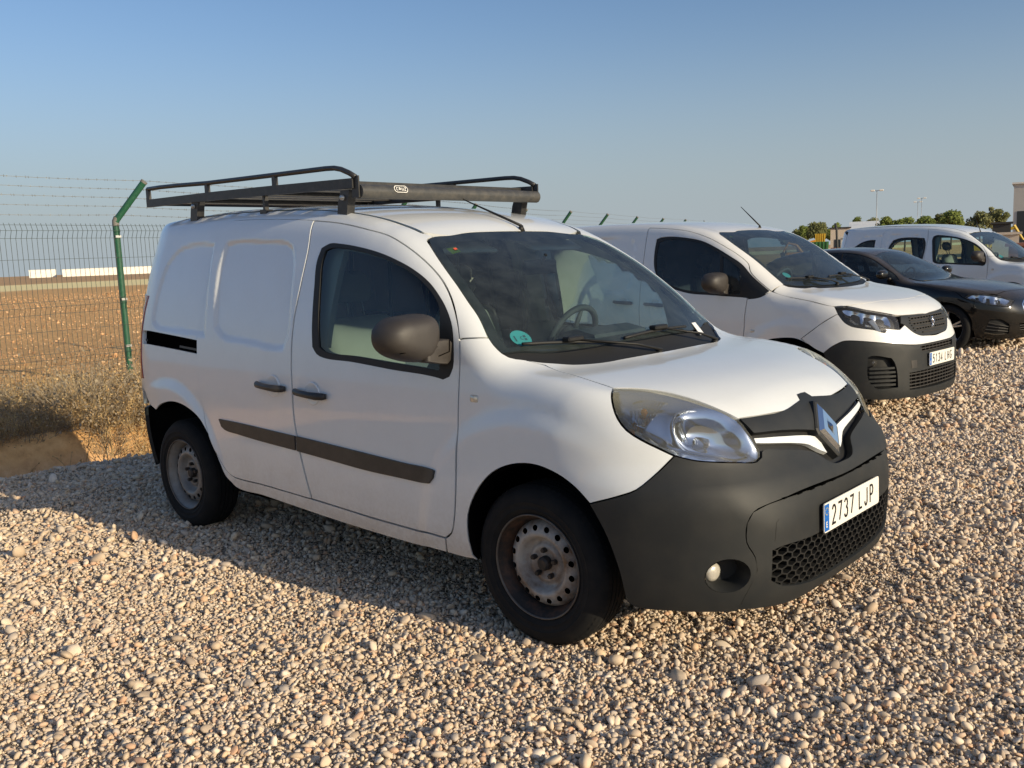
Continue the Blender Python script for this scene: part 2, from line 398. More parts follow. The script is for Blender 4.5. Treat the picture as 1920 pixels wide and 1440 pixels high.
# ---------------------------------------------------------------- patches on a shell
def smooth_line(P, sp=.025, closed=True, corner=32):
    """Catmull-Rom through the points, corners kept"""
    P = np.asarray(P, float); n = len(P)
    out = []
    sharp = np.zeros(n, bool)
    for i in range(n):
        if not closed and i in (0, n-1): sharp[i] = True; continue
        a = P[i] - P[i-1]; b = P[(i+1) % n] - P[i]
        c = (a*b).sum()/(np.linalg.norm(a)*np.linalg.norm(b) + 1e-9)
        sharp[i] = math.degrees(math.acos(max(-1, min(1, c)))) > corner
    m = n if closed else n - 1
    for i in range(m):
        p1, p2 = P[i], P[(i+1) % n]
        L = np.linalg.norm(p2 - p1); k = max(1, int(round(L/sp)))
        d = p2 - p1
        p0 = P[i-1]; p3 = P[(i+2) % n]
        la = np.linalg.norm(p1 - p0) + 1e-9; lb = np.linalg.norm(p3 - p2) + 1e-9
        m1 = d if sharp[i] else ((p1-p0)/la + d/L)*.5*L
        m2 = d if sharp[(i+1) % n] else ((p3-p2)/lb + d/L)*.5*L
        for j in range(k):
            t = j/k
            out.append((2*t**3-3*t**2+1)*p1 + (t**3-2*t**2+t)*m1 + (-2*t**3+3*t**2)*p2 + (t**3-t**2)*m2)
    if not closed: out.append(P[-1])
    return np.array(out)

class Proj:
    """2-D chart for a patch: along a direction, or round a vertical axis"""
    def __init__(s, d=None, cx=None, t0=1.6, t1=1.8):
        s.cx = cx; s.t0 = t0; s.t1 = t1
        if cx is None:
            d = np.array(d, float); d /= np.linalg.norm(d); s.d = d
            ref = np.array([0, 0, 1.]) if abs(d[2]) < .75 else np.array([1., 0, 0])
            s.u = np.cross(ref, d); s.u /= np.linalg.norm(s.u); s.v = np.cross(d, s.u)
    def to2(s, P):
        P = np.asarray(P, float)
        if s.cx is None: return np.stack([P @ s.u, P @ s.v], -1)
        return np.stack([np.arctan2(P[..., 1], P[..., 0] - s.cx)*.8, P[..., 2]], -1)
    def rays(s, Q):
        if s.cx is None: return Q[:, :1]*s.u + Q[:, 1:]*s.v + s.d*s.t0, np.broadcast_to(-s.d, (len(Q), 3)), s.t0 + s.t1
        a = Q[:, 0]/.8; r = 1.35
        D = np.stack([np.cos(a), np.sin(a), 0*a], -1)
        O = D*r + np.array([s.cx, 0, 0]); O[:, 2] = Q[:, 1]
        return O, -D, r
    def cast(s, S, Q):
        O, D, T = s.rays(Q)
        P, hit = S.cast(O, D, 0, T, n=150)
        return P

SIDE = Proj((0, -.82, .57))
FEND = Proj((.45, -.72, .53))
TOP = Proj((.25, 0, 1))
WSCR = Proj((.5, 0, .86))
NOSE = Proj(cx=-.05)

def inset2(Q, d):
    """move a closed 2-D loop inwards by d"""
    a = np.roll(Q, 1, 0); b = np.roll(Q, -1, 0)
    area = .5*np.sum(Q[:, 0]*b[:, 1] - b[:, 0]*Q[:, 1]); sg = 1 if area > 0 else -1
    e1 = Q - a; e2 = b - Q
    e1 /= np.linalg.norm(e1, axis=1, keepdims=True) + 1e-12; e2 /= np.linalg.norm(e2, axis=1, keepdims=True) + 1e-12
    n1 = np.stack([-e1[:, 1], e1[:, 0]], 1)*sg; n2 = np.stack([-e2[:, 1], e2[:, 0]], 1)*sg
    m = n1 + n2; L = (m*m).sum(1, keepdims=True); m = m/np.maximum(L, .5)*2*.5*2/2
    m = (n1 + n2)/np.maximum(1 + (n1*n2).sum(1, keepdims=True), .5)
    return Q + m*d

_PC = {}
def patch(S, outline, proj, name, material, parent, holes=(), gap=.0034, off=0.0, sp=.03, rim=.014, bev=.004, mirror=False,
          both=False, dispf=None, closed_smooth=True, corner=32, lsp=None, hole_gap=None, back=None):
    """a panel cut from the shell: 3-D outline (and holes), filled with a fine grid that follows the shell"""
    lsp = lsp or min(sp, .025)
    key = (id(S), id(proj), np.asarray(outline, float).tobytes(), tuple(np.asarray(h, float).tobytes() for h in holes), gap, off, sp, rim, bev, hole_gap, corner, None if dispf is None else (name, 'd'))
    if key in _PC:
        VV, NV, FF = _PC[key]
        if mirror: VV = VV*[1, -1, 1]; NV = NV*[1, -1, 1]; FF = [f[::-1] for f in FF]
        return link_mesh(name, VV, FF, material, parent, normals=NV)
    def loop(o, g, c=True):
        Q = proj.to2(smooth_line(o, lsp, True, corner)) if c else proj.to2(np.asarray(o))
        keep = np.linalg.norm(Q - np.roll(Q, 1, 0), axis=1) > 1e-4
        Q = Q[keep]
        return inset2(Q, g)
    loops = [loop(outline, gap)] + [loop(h, -(gap if hole_gap is None else hole_gap)) for h in holes]
    inner = [inset2(loops[0], bev)] + [inset2(l, -bev) for l in loops[1:]]
    rings = loops + inner if bev > 0 else loops
    lo = loops[0].min(0); hi = loops[0].max(0)
    gx, gy = np.meshgrid(np.arange(lo[0], hi[0], sp), np.arange(lo[1], hi[1], sp*.87))
    gx = gx + (np.arange(gx.shape[0]) % 2)[:, None]*sp*.5
    G = np.stack([gx.ravel(), gy.ravel()], 1)
    base = inner if bev > 0 else loops
    def sdf(Q):
        d = np.concatenate([seg_sdf(Q[i:i+4000, 0], Q[i:i+4000, 1], base[0]) for i in range(0, len(Q), 4000)]) if len(Q) else np.zeros(0)
        for h in base[1:]:
            d = np.maximum(d, -np.concatenate([seg_sdf(Q[i:i+4000, 0], Q[i:i+4000, 1], h) for i in range(0, len(Q), 4000)]))
        return d
    G = G[sdf(G) < -.35*sp] if len(G) else G
    pts = []; edges = []; 
    for r in rings:
        o = len(pts); n = len(r); pts += [tuple(q) for q in r]; edges += [(o + i, o + (i+1) % n) for i in range(n)]
    nr = len(pts); pts += [tuple(q) for q in G]
    vs, es, fs, ov, oe, of = delaunay_2d_cdt([Vector(p) for p in pts], edges, [], 0, 1e-6)
    Q = np.array([tuple(v) for v in vs]); T = np.array([tuple(f) for f in fs if len(f) == 3])
    cen = Q[T].mean(1)
    d = seg_sdf(cen[:, 0], cen[:, 1], loops[0])
    for h in loops[1:]: d = np.maximum(d, -seg_sdf(cen[:, 0], cen[:, 1], h))
    T = T[d < 0]
    used = np.unique(T); remap = -np.ones(len(Q), int); remap[used] = np.arange(len(used)); Q = Q[used]; T = remap[T]
    P = proj.cast(S, Q); N = S.grad(P)
    # which vertices lie on the outer rings
    onring = np.zeros(len(Q), bool)
    for l in loops:
        dd = np.abs(seg_sdf(Q[:, 0], Q[:, 1], l)); onring |= dd < 1e-5
    V = P + N*off
    if dispf is not None: V = V + N*dispf(P)[:, None]
    # orientation
    c = np.cross(V[T[:, 1]] - V[T[:, 0]], V[T[:, 2]] - V[T[:, 0]]); nn = N[T].mean(1)
    fl = (c*nn).sum(1) < 0; T[fl] = T[fl][:, ::-1]
    NN = N.copy()
    if dispf is not None and rim == 0:
        c = np.cross(V[T[:, 1]] - V[T[:, 0]], V[T[:, 2]] - V[T[:, 0]]); NN = np.zeros_like(V)
        for k in range(3): np.add.at(NN, T[:, k], c)
        NN /= np.linalg.norm(NN, axis=1, keepdims=True) + 1e-12
        for _ in range(5):
            a = NN*.8
            for k in range(3): np.add.at(a, T[:, k], NN[T[:, (k+1) % 3]]); np.add.at(a, T[:, k], NN[T[:, (k+2) % 3]])
            NN = a/(np.linalg.norm(a, axis=1, keepdims=True) + 1e-12)
    V = V.tolist()
    F = [tuple(t) for t in T]
    if bev > 0:
        # rounded edge: outer ring slightly lower
        Va = np.array(V); Va[onring] -= N[onring]*.0018; V = Va.tolist()
    NL = NN.tolist()
    if rim > 0:
        cnt = {}
        for t in F:
            for i in range(3):
                a, b = t[i], t[(i+1) % 3]; cnt[(a, b)] = 1
        bd = [(a, b) for (a, b) in cnt if (b, a) not in cnt]
        Va = np.array(V); idx = {}
        for a, b in bd:
            for q in (a, b):
                if q not in idx:
                    idx[q] = (len(V), len(V) + 1)
                    V.append(list(Va[q])); V.append(list(Va[q] - N[q]*rim)); NL += [[0, 0, 0], [0, 0, 0]]
        for a, b in bd:
            e = Va[b] - Va[a]; sn = np.cross(e, N[a]); sn /= np.linalg.norm(sn) + 1e-12
            a0, a1 = idx[a]; b0, b1 = idx[b]
            F.append((a0, a1, b1, b0))
            for q in (a0, a1, b0, b1): NL[q] = (np.array(NL[q]) + sn).tolist()
        NL = [(np.array(q)/(np.linalg.norm(q) + 1e-12)).tolist() for q in NL]
    _PC[key] = (np.array(V), np.array(NL), F)
    res = []
    def mk(flip):
        VV = np.array(V); NV = np.array(NL); FF = F
        if flip:
            VV[:, 1] *= -1; NV[:, 1] *= -1; FF = [f[::-1] for f in F]
        if len(FF[-1]) and rim > 0:
            pass
        return link_mesh(name, VV, FF, material, parent, normals=NV)
    if not mirror or both: res.append(mk(False))
    if mirror or both: res.append(mk(True))
    return res if both else res[0]

def mir(P):
    P = np.array(P, float); P[:, 1] *= -1; return P
def full(half):
    """close a right-half line (starting and ending on the centre line) with its mirror image"""
    h = np.asarray(half, float); m = mir(h)[::-1]
    out = list(h) + list(m)
    res = []
    for p in out:
        if not res or np.linalg.norm(p - res[-1]) > 5e-3: res.append(p)
    if np.linalg.norm(res[0] - res[-1]) < 5e-3: res.pop()
    return np.array(res)
def haze_lens(name):
    """polycarbonate lamp cover, clear below and yellowed along its upper, sun-facing part"""
    m = glass_mat(name, tint=(.95, .96, .97), dust=.03, dustcol=(.50, .47, .34), rough=.025)
    nt = m.node_tree; mr = [n for n in nt.nodes if n.type == 'MAP_RANGE'][0]; m2 = [n for n in nt.nodes if n.type == 'MIX_SHADER'][1]
    g = nt.nodes.new('ShaderNodeNewGeometry'); sp = nt.nodes.new('ShaderNodeSeparateXYZ'); nt.links.new(g.outputs['Normal'], sp.inputs[0])
    tc = nt.nodes.new('ShaderNodeTexCoord'); s2 = nt.nodes.new('ShaderNodeSeparateXYZ'); nt.links.new(tc.outputs['Object'], s2.inputs[0])
    z = nt.nodes.new('ShaderNodeMapRange'); z.inputs[1].default_value = .925; z.inputs[2].default_value = 1.0; z.inputs[3].default_value = .0; z.inputs[4].default_value = .30; nt.links.new(s2.outputs[2], z.inputs[0])
    u = nt.nodes.new('ShaderNodeMapRange'); u.inputs[1].default_value = .25; u.inputs[2].default_value = .75; u.inputs[3].default_value = .0; u.inputs[4].default_value = .07; nt.links.new(sp.outputs[0], u.inputs[0])
    a = nt.nodes.new('ShaderNodeMath'); a.operation = 'ADD'; nt.links.new(z.outputs[0], a.inputs[0]); nt.links.new(mr.outputs[0], a.inputs[1])
    b = nt.nodes.new('ShaderNodeMath'); b.operation = 'ADD'; nt.links.new(a.outputs[0], b.inputs[0]); nt.links.new(u.outputs[0], b.inputs[1])
    nt.links.new(b.outputs[0], m2.inputs[0]); return m
# ---------------------------------------------------------------- the materials
M = {}
M['paint'] = paint_mat('white_paint', (.765, .785, .785), low=.8)
M['paint_cream'] = paint_mat('white_paint_warm', (.80, .79, .755), low=.8)
M['paint_black'] = paint_mat('black_paint', (.004, .004, .004), dust=.03, low=.08, rough=.35, dirt=(.15, .12, .09), coat=1.0, settle=.45)
M['paint_black'].node_tree.nodes['Principled BSDF'].inputs['Specular IOR Level'].default_value = .05
M['bumper'] = mat('bumper_plastic', (.016, .0175, .0185), rough=.55, spec=.35, noise=(7, .4, (.036, .034, .030)), bump=(900, .15))
M['plastic'] = mat('black_plastic', (.013, .013, .013), rough=.5, spec=.3, noise=(20, .4, (.03, .028, .025)))
M['trim'] = mat('trim_plastic', (.030, .027, .025), rough=.48, noise=(12, .6, (.06, .052, .045)), bump=(700, .1))
M['mirror_plastic'] = mat('mirror_plastic', (.036, .031, .028), rough=.55, noise=(14, .6, (.055, .047, .040)), bump=(900, .2))
M['rubber'] = mat('rubber', (.012, .012, .012), rough=.65)
M['black'] = mat('dark_void', (.003, .003, .003), rough=1, spec=0)
M['gloss_black'] = mat('gloss_black', (.012, .009, .007), rough=.35)
M['tyre'] = mat('tyre_rubber', (.011, .011, .0115), rough=.85, spec=.25, noise=(9, .3, (.035, .031, .026)), bump=(250, .2))
M['steel_white'] = mat('painted_steel_wheel', (.40, .375, .34), rough=.55, metal=.15, noise=(6, 1.2, (.15, .085, .045)), bump=(60, .3))
M['steel_grey'] = mat('grey_steel_wheel', (.26, .25, .235), rough=.5, metal=.25, noise=(5, .8, (.14, .10, .07)), bump=(60, .3))
M['rim_rust'] = mat('rusty_rim_barrel', (.022, .018, .016), rough=.7, metal=.2, noise=(14, .9, (.12, .055, .03)), bump=(80, .3))
M['rim_flange'] = mat('dirty_rim_edge', (.12, .11, .10), rough=.5, metal=.4, noise=(20, .8, (.06, .04, .03)))
M['alloy'] = mat('alloy', (.42, .41, .40), rough=.3, metal=.8)
M['hub'] = mat('dirty_hub', (.03, .028, .026), rough=.6, metal=.4, noise=(40, .7, (.10, .07, .05)))
M['chrome'] = mat('chrome', (.85, .86, .88), rough=.06, metal=1.0)
M['reflector'] = mat('lamp_reflector', (.70, .73, .78), rough=.10, metal=1.0)
M['lamp_bezel'] = mat('lamp_bezel', (.62, .66, .72), rough=.09, metal=1.0)
M['bulb_orange'] = mat('amber_bulb', (.75, .20, .02), rough=.2)
M['lens'] = haze_lens('lamp_lens')
M['lens_haze'] = glass_mat('hazed_lamp_lens', tint=(.80, .80, .74), dust=.30, dustcol=(.42, .40, .30), rough=.10)
M['lens_clear'] = glass_mat('clear_lens', tint=(.9, .9, .9), dust=.05)
M['glass'] = glass_mat('window_glass', tint=(.72, .86, .85), dust=.03, dustcol=(.34, .38, .40))
M['screen'] = glass_mat('windscreen_glass', tint=(.70, .86, .87), dust=.05, dustcol=(.34, .40, .42))
M['glass_dark'] = glass_mat('dark_window_glass', tint=(.30, .36, .38), dust=.06, dustcol=(.30, .34, .36))
M['plate_white'] = mat('plate_white', (.78, .76, .70), rough=.35)
M['plate_blue'] = mat('plate_blue', (.01, .12, .45), rough=.35)
M['star_yellow'] = mat('plate_star_yellow', (.7, .6, .05), rough=.4)
M['black_ink'] = mat('black_ink', (.012, .012, .014), rough=.4)
M['sticker_teal'] = mat('teal_sticker', (.06, .36, .38), rough=.4)
M['sticker_dark'] = mat('sticker_dark', (.03, .07, .10), rough=.5)
M['sticker_yellow'] = mat('yellow_sticker', (.62, .72, .05), rough=.4)
M['paper'] = mat('white_paper', (.85, .85, .83), rough=.6)
M['red_print'] = mat('red_print', (.6, .08, .04), rough=.5)
M['tail_red'] = mat('tail_lamp_red', (.30, .012, .012), rough=.12)
M['lining'] = mat('cabin_lining', (.36, .36, .31), rough=.85, bump=(300, .3))
M['dash'] = mat('dashboard_plastic', (.035, .038, .040), rough=.7, bump=(500, .3))
M['seat'] = mat('seat_cloth', (.30, .30, .26), rough=.95, bump=(400, .4))
M['seat_dark'] = mat('dark_seat_cloth', (.035, .036, .038), rough=.95, bump=(400, .4))
M['bulkhead'] = mat('bulkhead_grey', (.10, .11, .115), rough=.7)
M['rack'] = mat('rack_black_paint', (.020, .020, .021), rough=.42, noise=(30, .5, (.06, .055, .05)), bump=(300, .15))
M['rack_roller'] = mat('rack_roller', (.045, .045, .044), rough=.5, noise=(25, .6, (.10, .09, .075)), bump=(200, .2))
M['fog_lens'] = mat('fog_lamp_lens', (.62, .58, .50), rough=.18, metal=.35)
M['fence_green'] = mat('green_post_paint', (.018, .095, .050), rough=.42, noise=(18, .5, (.05, .13, .08)))
M['fence_cap'] = mat('dirty_concrete_cap', (.20, .19, .17), rough=.8)
M['mesh_wire'] = mat('mesh_wire', (.030, .042, .036), rough=.6)
M['barb'] = mat('galvanised_wire', (.22, .23, .23), rough=.45, metal=.6)
M['clip'] = mat('zinc_clip', (.45, .45, .43), rough=.35, metal=.8)
VAN_LINES = {
 'body_side': [[-0.27,-0.777,1.181],[-0.346,-0.749,1.26],[-0.415,-0.734,1.319],[-0.5,-0.712,1.388],[-0.578,-0.69,1.445],[-0.669,-0.658,1.507],[-0.75,-0.621,1.557],[-0.784,-0.604,1.576],[-0.809,-0.571,1.591],[-0.82,-0.53,1.598],[-0.86,-0.572,1.616],[-1.0,-0.588,1.666],[-1.2,-0.6,1.714],[-1.6,-0.612,1.762],[-2.1,-0.615,1.784],[-2.6,-0.612,1.787],[-3.0,-0.6,1.783],[-3.2,-0.585,1.745],[-3.124,-0.644,1.72],[-3.139,-0.684,1.6],[-3.15,-0.733,1.45],[-3.153,-0.774,1.3],[-3.149,-0.816,1.1],[-3.148,-0.838,0.9],[-3.148,-0.842,0.75],[-3.148,-0.842,0.69],[-3.091,-0.867,0.801],[-3.019,-0.885,0.773],[-2.96,-0.896,0.718],[-2.863,-0.908,0.69],[-2.808,-0.913,0.72],[-2.674,-0.917,0.753],[-2.573,-0.918,0.755],[-2.454,-0.917,0.732],[-2.347,-0.914,0.685],[-2.285,-0.913,0.626],[-2.237,-0.912,0.56],[-2.185,-0.907,0.46],[-2.148,-0.9,0.385],[-2.103,-0.894,0.355],[-2.072,-0.893,0.339],[-1.814,-0.892,0.331],[-1.594,-0.891,0.32],[-1.18,-0.888,0.3],[-0.938,-0.886,0.292],[-0.724,-0.883,0.287],[-0.455,-0.89,0.293],[-0.449,-0.9,0.36],[-0.674,-0.891,0.357],[-0.921,-0.894,0.363],[-1.15,-0.896,0.373],[-1.377,-0.897,0.382],[-1.576,-0.897,0.387],[-1.797,-0.897,0.393],[-2.019,-0.897,0.393],[-2.08,-0.898,0.399],[-2.14,-0.901,0.427],[-2.182,-0.907,0.481],[-2.253,-0.912,0.591],[-2.303,-0.908,0.702],[-2.337,-0.903,0.857],[-2.362,-0.893,0.991],[-2.377,-0.871,1.134],[-2.373,-0.838,1.276],[-2.365,-0.789,1.447],[-2.362,-0.731,1.612],[-2.344,-0.71,1.672],[-2.308,-0.685,1.724],[-2.242,-0.67,1.743],[-2.162,-0.67,1.742],[-1.919,-0.674,1.733],[-1.708,-0.678,1.721],[-1.502,-0.684,1.704],[-1.369,-0.687,1.691],[-1.25,-0.692,1.675],[-1.079,-0.699,1.642],[-0.948,-0.698,1.612],[-0.839,-0.708,1.572],[-0.729,-0.718,1.519],[-0.621,-0.732,1.456],[-0.543,-0.75,1.401],[-0.463,-0.783,1.326],[-0.4,-0.822,1.241],[-0.369,-0.845,1.178],[-0.308,-0.819,1.183]],
 'front_door': [[-1.502,-0.684,1.704],[-1.369,-0.687,1.691],[-1.25,-0.692,1.675],[-1.079,-0.699,1.642],[-0.948,-0.698,1.612],[-0.839,-0.708,1.572],[-0.729,-0.718,1.519],[-0.621,-0.732,1.456],[-0.543,-0.75,1.401],[-0.463,-0.783,1.326],[-0.4,-0.822,1.241],[-0.369,-0.845,1.178],[-0.354,-0.865,1.087],[-0.352,-0.876,1.008],[-0.353,-0.883,0.936],[-0.36,-0.9,0.703],[-0.396,-0.902,0.425],[-0.412,-0.901,0.388],[-0.449,-0.9,0.36],[-0.674,-0.891,0.357],[-0.921,-0.894,0.363],[-1.15,-0.896,0.373],[-1.377,-0.897,0.382],[-1.424,-0.904,0.555],[-1.449,-0.905,0.667],[-1.464,-0.905,0.759],[-1.47,-0.901,0.898],[-1.482,-0.887,1.034],[-1.491,-0.849,1.235],[-1.48,-0.808,1.385],[-1.477,-0.749,1.56]],
 'sliding_door': [[-2.242,-0.67,1.743],[-2.162,-0.67,1.742],[-1.919,-0.674,1.733],[-1.708,-0.678,1.721],[-1.502,-0.684,1.704],[-1.477,-0.749,1.56],[-1.48,-0.808,1.385],[-1.491,-0.849,1.235],[-1.482,-0.887,1.034],[-1.47,-0.901,0.898],[-1.464,-0.905,0.759],[-1.449,-0.905,0.667],[-1.424,-0.904,0.555],[-1.377,-0.897,0.382],[-1.576,-0.897,0.387],[-1.797,-0.897,0.393],[-2.019,-0.897,0.393],[-2.08,-0.898,0.399],[-2.14,-0.901,0.427],[-2.182,-0.907,0.481],[-2.253,-0.912,0.591],[-2.303,-0.908,0.702],[-2.337,-0.903,0.857],[-2.362,-0.893,0.991],[-2.377,-0.871,1.134],[-2.373,-0.838,1.276],[-2.365,-0.789,1.447],[-2.362,-0.731,1.612],[-2.344,-0.71,1.672],[-2.308,-0.685,1.724]],
 'fender': [[-0.369,-0.845,1.178],[-0.308,-0.819,1.183],[-0.27,-0.777,1.181],[-0.241,-0.782,1.155],[-0.198,-0.78,1.123],[-0.173,-0.769,1.108],[-0.155,-0.751,1.101],[-0.134,-0.72,1.094],[-0.069,-0.678,1.072],[0.047,-0.693,1.05],[0.184,-0.726,1.035],[0.301,-0.738,1.015],[0.335,-0.796,0.994],[0.357,-0.818,0.961],[0.38,-0.826,0.923],[0.416,-0.824,0.885],[0.465,-0.807,0.853],[0.52,-0.779,0.823],[0.562,-0.751,0.798],[0.526,-0.793,0.748],[0.499,-0.823,0.715],[0.469,-0.849,0.686],[0.4,-0.877,0.656],[0.302,-0.898,0.622],[0.245,-0.903,0.671],[0.163,-0.905,0.711],[0.053,-0.907,0.733],[-0.062,-0.907,0.718],[-0.162,-0.906,0.674],[-0.236,-0.905,0.608],[-0.282,-0.904,0.543],[-0.309,-0.903,0.484],[-0.318,-0.9,0.427],[-0.316,-0.896,0.371],[-0.306,-0.889,0.315],[-0.283,-0.885,0.296],[-0.36,-0.885,0.29],[-0.455,-0.89,0.293],[-0.449,-0.9,0.36],[-0.412,-0.901,0.388],[-0.396,-0.902,0.425],[-0.36,-0.9,0.703],[-0.353,-0.883,0.936],[-0.352,-0.876,1.008],[-0.354,-0.865,1.087]],
 'lamp': [[0.301,-0.738,1.015],[0.344,-0.678,1.01],[0.415,-0.614,0.996],[0.497,-0.567,0.972],[0.581,-0.526,0.938],[0.633,-0.494,0.909],[0.656,-0.479,0.894],[0.693,-0.479,0.855],[0.717,-0.471,0.818],[0.736,-0.468,0.779],[0.741,-0.478,0.762],[0.739,-0.509,0.751],[0.711,-0.575,0.758],[0.657,-0.66,0.77],[0.614,-0.707,0.779],[0.562,-0.751,0.798],[0.52,-0.779,0.823],[0.465,-0.807,0.853],[0.416,-0.824,0.885],[0.38,-0.826,0.923],[0.357,-0.818,0.961],[0.335,-0.796,0.994]],
 'hood': [[0.06,0.0,1.065],[0.055,-0.15,1.065],[0.045,-0.3,1.063],[0.03,-0.45,1.061],[-0.014,-0.571,1.065],[-0.053,-0.619,1.072],[-0.099,-0.681,1.083],[-0.134,-0.72,1.094],[-0.069,-0.678,1.072],[0.047,-0.693,1.05],[0.184,-0.726,1.035],[0.301,-0.738,1.015],[0.344,-0.678,1.01],[0.415,-0.614,0.996],[0.497,-0.567,0.972],[0.581,-0.526,0.938],[0.633,-0.494,0.909],[0.656,-0.479,0.894],[0.68,-0.367,0.89],[0.696,-0.24,0.886],[0.712,-0.049,0.875],[0.69,-0.03,0.897],[0.69,0.0,0.897]],
 'ws': [[0.06,0.0,1.065],[0.055,-0.15,1.065],[0.045,-0.3,1.063],[0.03,-0.45,1.061],[-0.014,-0.571,1.065],[-0.053,-0.619,1.072],[-0.099,-0.681,1.083],[-0.134,-0.72,1.094],[-0.155,-0.751,1.101],[-0.173,-0.769,1.108],[-0.198,-0.78,1.123],[-0.241,-0.782,1.155],[-0.27,-0.777,1.181],[-0.346,-0.749,1.26],[-0.415,-0.734,1.319],[-0.5,-0.712,1.388],[-0.578,-0.69,1.445],[-0.669,-0.658,1.507],[-0.75,-0.621,1.557],[-0.784,-0.604,1.576],[-0.809,-0.571,1.591],[-0.82,-0.53,1.598],[-0.823,-0.438,1.602],[-0.842,-0.3,1.615],[-0.845,-0.15,1.619],[-0.846,0.0,1.62]],
 'window_frame': [[-1.318,-0.739,1.588],[-1.236,-0.741,1.584],[-1.115,-0.746,1.568],[-0.961,-0.754,1.539],[-0.848,-0.762,1.509],[-0.708,-0.771,1.459],[-0.604,-0.781,1.406],[-0.529,-0.796,1.351],[-0.464,-0.815,1.289],[-0.416,-0.837,1.221],[-0.394,-0.857,1.14],[-0.39,-0.869,1.067],[-0.407,-0.875,1.03],[-0.441,-0.879,1.017],[-0.469,-0.879,1.022],[-0.746,-0.884,1.041],[-1.029,-0.883,1.061],[-1.236,-0.882,1.07],[-1.286,-0.88,1.084],[-1.322,-0.874,1.115],[-1.34,-0.857,1.201],[-1.37,-0.806,1.392],[-1.389,-0.767,1.511],[-1.375,-0.746,1.569]],
 'window_glass': [[-1.302,-0.747,1.567],[-1.228,-0.747,1.566],[-1.109,-0.753,1.551],[-0.953,-0.762,1.522],[-0.841,-0.77,1.493],[-0.712,-0.78,1.446],[-0.627,-0.79,1.402],[-0.552,-0.803,1.351],[-0.505,-0.819,1.302],[-0.474,-0.855,1.167],[-0.463,-0.874,1.055],[-0.471,-0.876,1.051],[-0.748,-0.88,1.069],[-1.032,-0.879,1.087],[-1.231,-0.877,1.098],[-1.269,-0.874,1.117],[-1.292,-0.857,1.202],[-1.328,-0.806,1.391],[-1.348,-0.767,1.51],[-1.338,-0.75,1.558]],
 'recess_sd': [[-2.252,1.625],[-2.151,1.638],[-1.877,1.627],[-1.667,1.611],[-1.607,1.585],[-1.574,1.538],[-1.531,1.335],[-1.52,1.159],[-1.546,1.095],[-1.604,1.085],[-1.844,1.107],[-2.129,1.133],[-2.208,1.181],[-2.237,1.306],[-2.265,1.474]],
 'recess_rq': [[-2.542,1.639],[-2.687,1.63],[-2.801,1.597],[-2.883,1.527],[-2.919,1.408],[-2.938,1.239],[-2.931,1.194],[-2.876,1.164],[-2.558,1.146],[-2.292,1.131],[-2.318,1.333],[-2.35,1.503],[-2.37,1.63]],
 'slot': [[-3.079,-0.837,1.139],[-2.385,-0.876,1.108],[-2.377,-0.886,1.042],[-3.057,-0.854,1.068]],
 'mould_door': [[-1.449,-0.905,0.684],[-1.186,-0.905,0.673],[-0.918,-0.904,0.661],[-0.672,-0.902,0.649],[-0.502,-0.9,0.642],[-0.483,-0.901,0.637],[-0.49,-0.902,0.605],[-0.518,-0.902,0.579],[-0.678,-0.902,0.581],[-0.925,-0.904,0.585],[-1.195,-0.905,0.599],[-1.451,-0.905,0.612]],
 'mould_sd': [[-2.149,-0.905,0.704],[-2.007,-0.905,0.702],[-1.855,-0.905,0.698],[-1.663,-0.905,0.691],[-1.457,-0.905,0.684],[-1.46,-0.905,0.614],[-1.626,-0.905,0.621],[-1.816,-0.905,0.63],[-1.965,-0.905,0.64],[-2.098,-0.905,0.652],[-2.128,-0.905,0.666]],
 'handle_fd': [[-1.435,-0.901,0.903],[-1.196,-0.901,0.895]],
 'handle_sd': [[-1.75,-0.899,0.918],[-1.523,-0.9,0.909]],
 'dish_fd': [[-1.303,-0.901,0.899]],
 'dish_sd': [[-1.651,-0.9,0.916]],
 'indicator': [[-0.265,-0.881,0.951]],
 'bump_top': [[0.736,-0.456,0.784],[0.758,-0.357,0.77],[0.775,-0.255,0.752],[0.794,-0.161,0.727],[0.818,-0.122,0.696],[0.831,-0.089,0.678]],
 'ins': [[0.812,-0.506,0.622],[0.801,-0.544,0.618],[0.781,-0.605,0.602],[0.77,-0.63,0.565],[0.769,-0.632,0.498],[0.787,-0.605,0.441],[0.79,-0.597,0.392],[0.778,-0.611,0.35],[0.756,-0.628,0.296],[0.733,-0.634,0.244]],
 'ins_top': [[0.812,-0.506,0.622],[0.837,-0.34,0.633],[0.853,-0.018,0.624]],
 'bump_bottom': [[0.422,-0.852,0.273],[0.458,-0.836,0.257],[0.556,-0.79,0.254],[0.664,-0.71,0.249],[0.733,-0.634,0.244],[0.785,-0.552,0.244],[0.827,-0.312,0.218]],
 'mesh': [[0.822,-0.534,0.456],[0.843,-0.469,0.457],[0.861,0.262,0.361],[0.822,-0.519,0.332],[0.857,-0.235,0.312]],
 'fog': [[0.725,-0.682,0.384],[0.678,-0.731,0.4],[0.77,-0.627,0.378],[0.732,-0.678,0.443],[0.717,-0.682,0.323],[0.695,-0.715,0.403]],
 'hook': [[0.82,-0.535,0.545],[0.839,-0.47,0.547],[0.842,-0.471,0.479],[0.824,-0.53,0.481]],
 'grille_low': [[0.705,-0.464,0.842],[0.734,-0.317,0.83],[0.757,-0.104,0.798],[0.764,-0.044,0.783]],
 'chev': [[0.713,-0.466,0.828],[0.745,-0.301,0.81],[0.763,-0.118,0.783],[0.767,-0.088,0.775],[0.776,-0.061,0.756],[0.805,-0.063,0.714],[0.794,-0.1,0.729],[0.775,-0.152,0.756],[0.764,-0.233,0.775],[0.721,-0.467,0.812]],
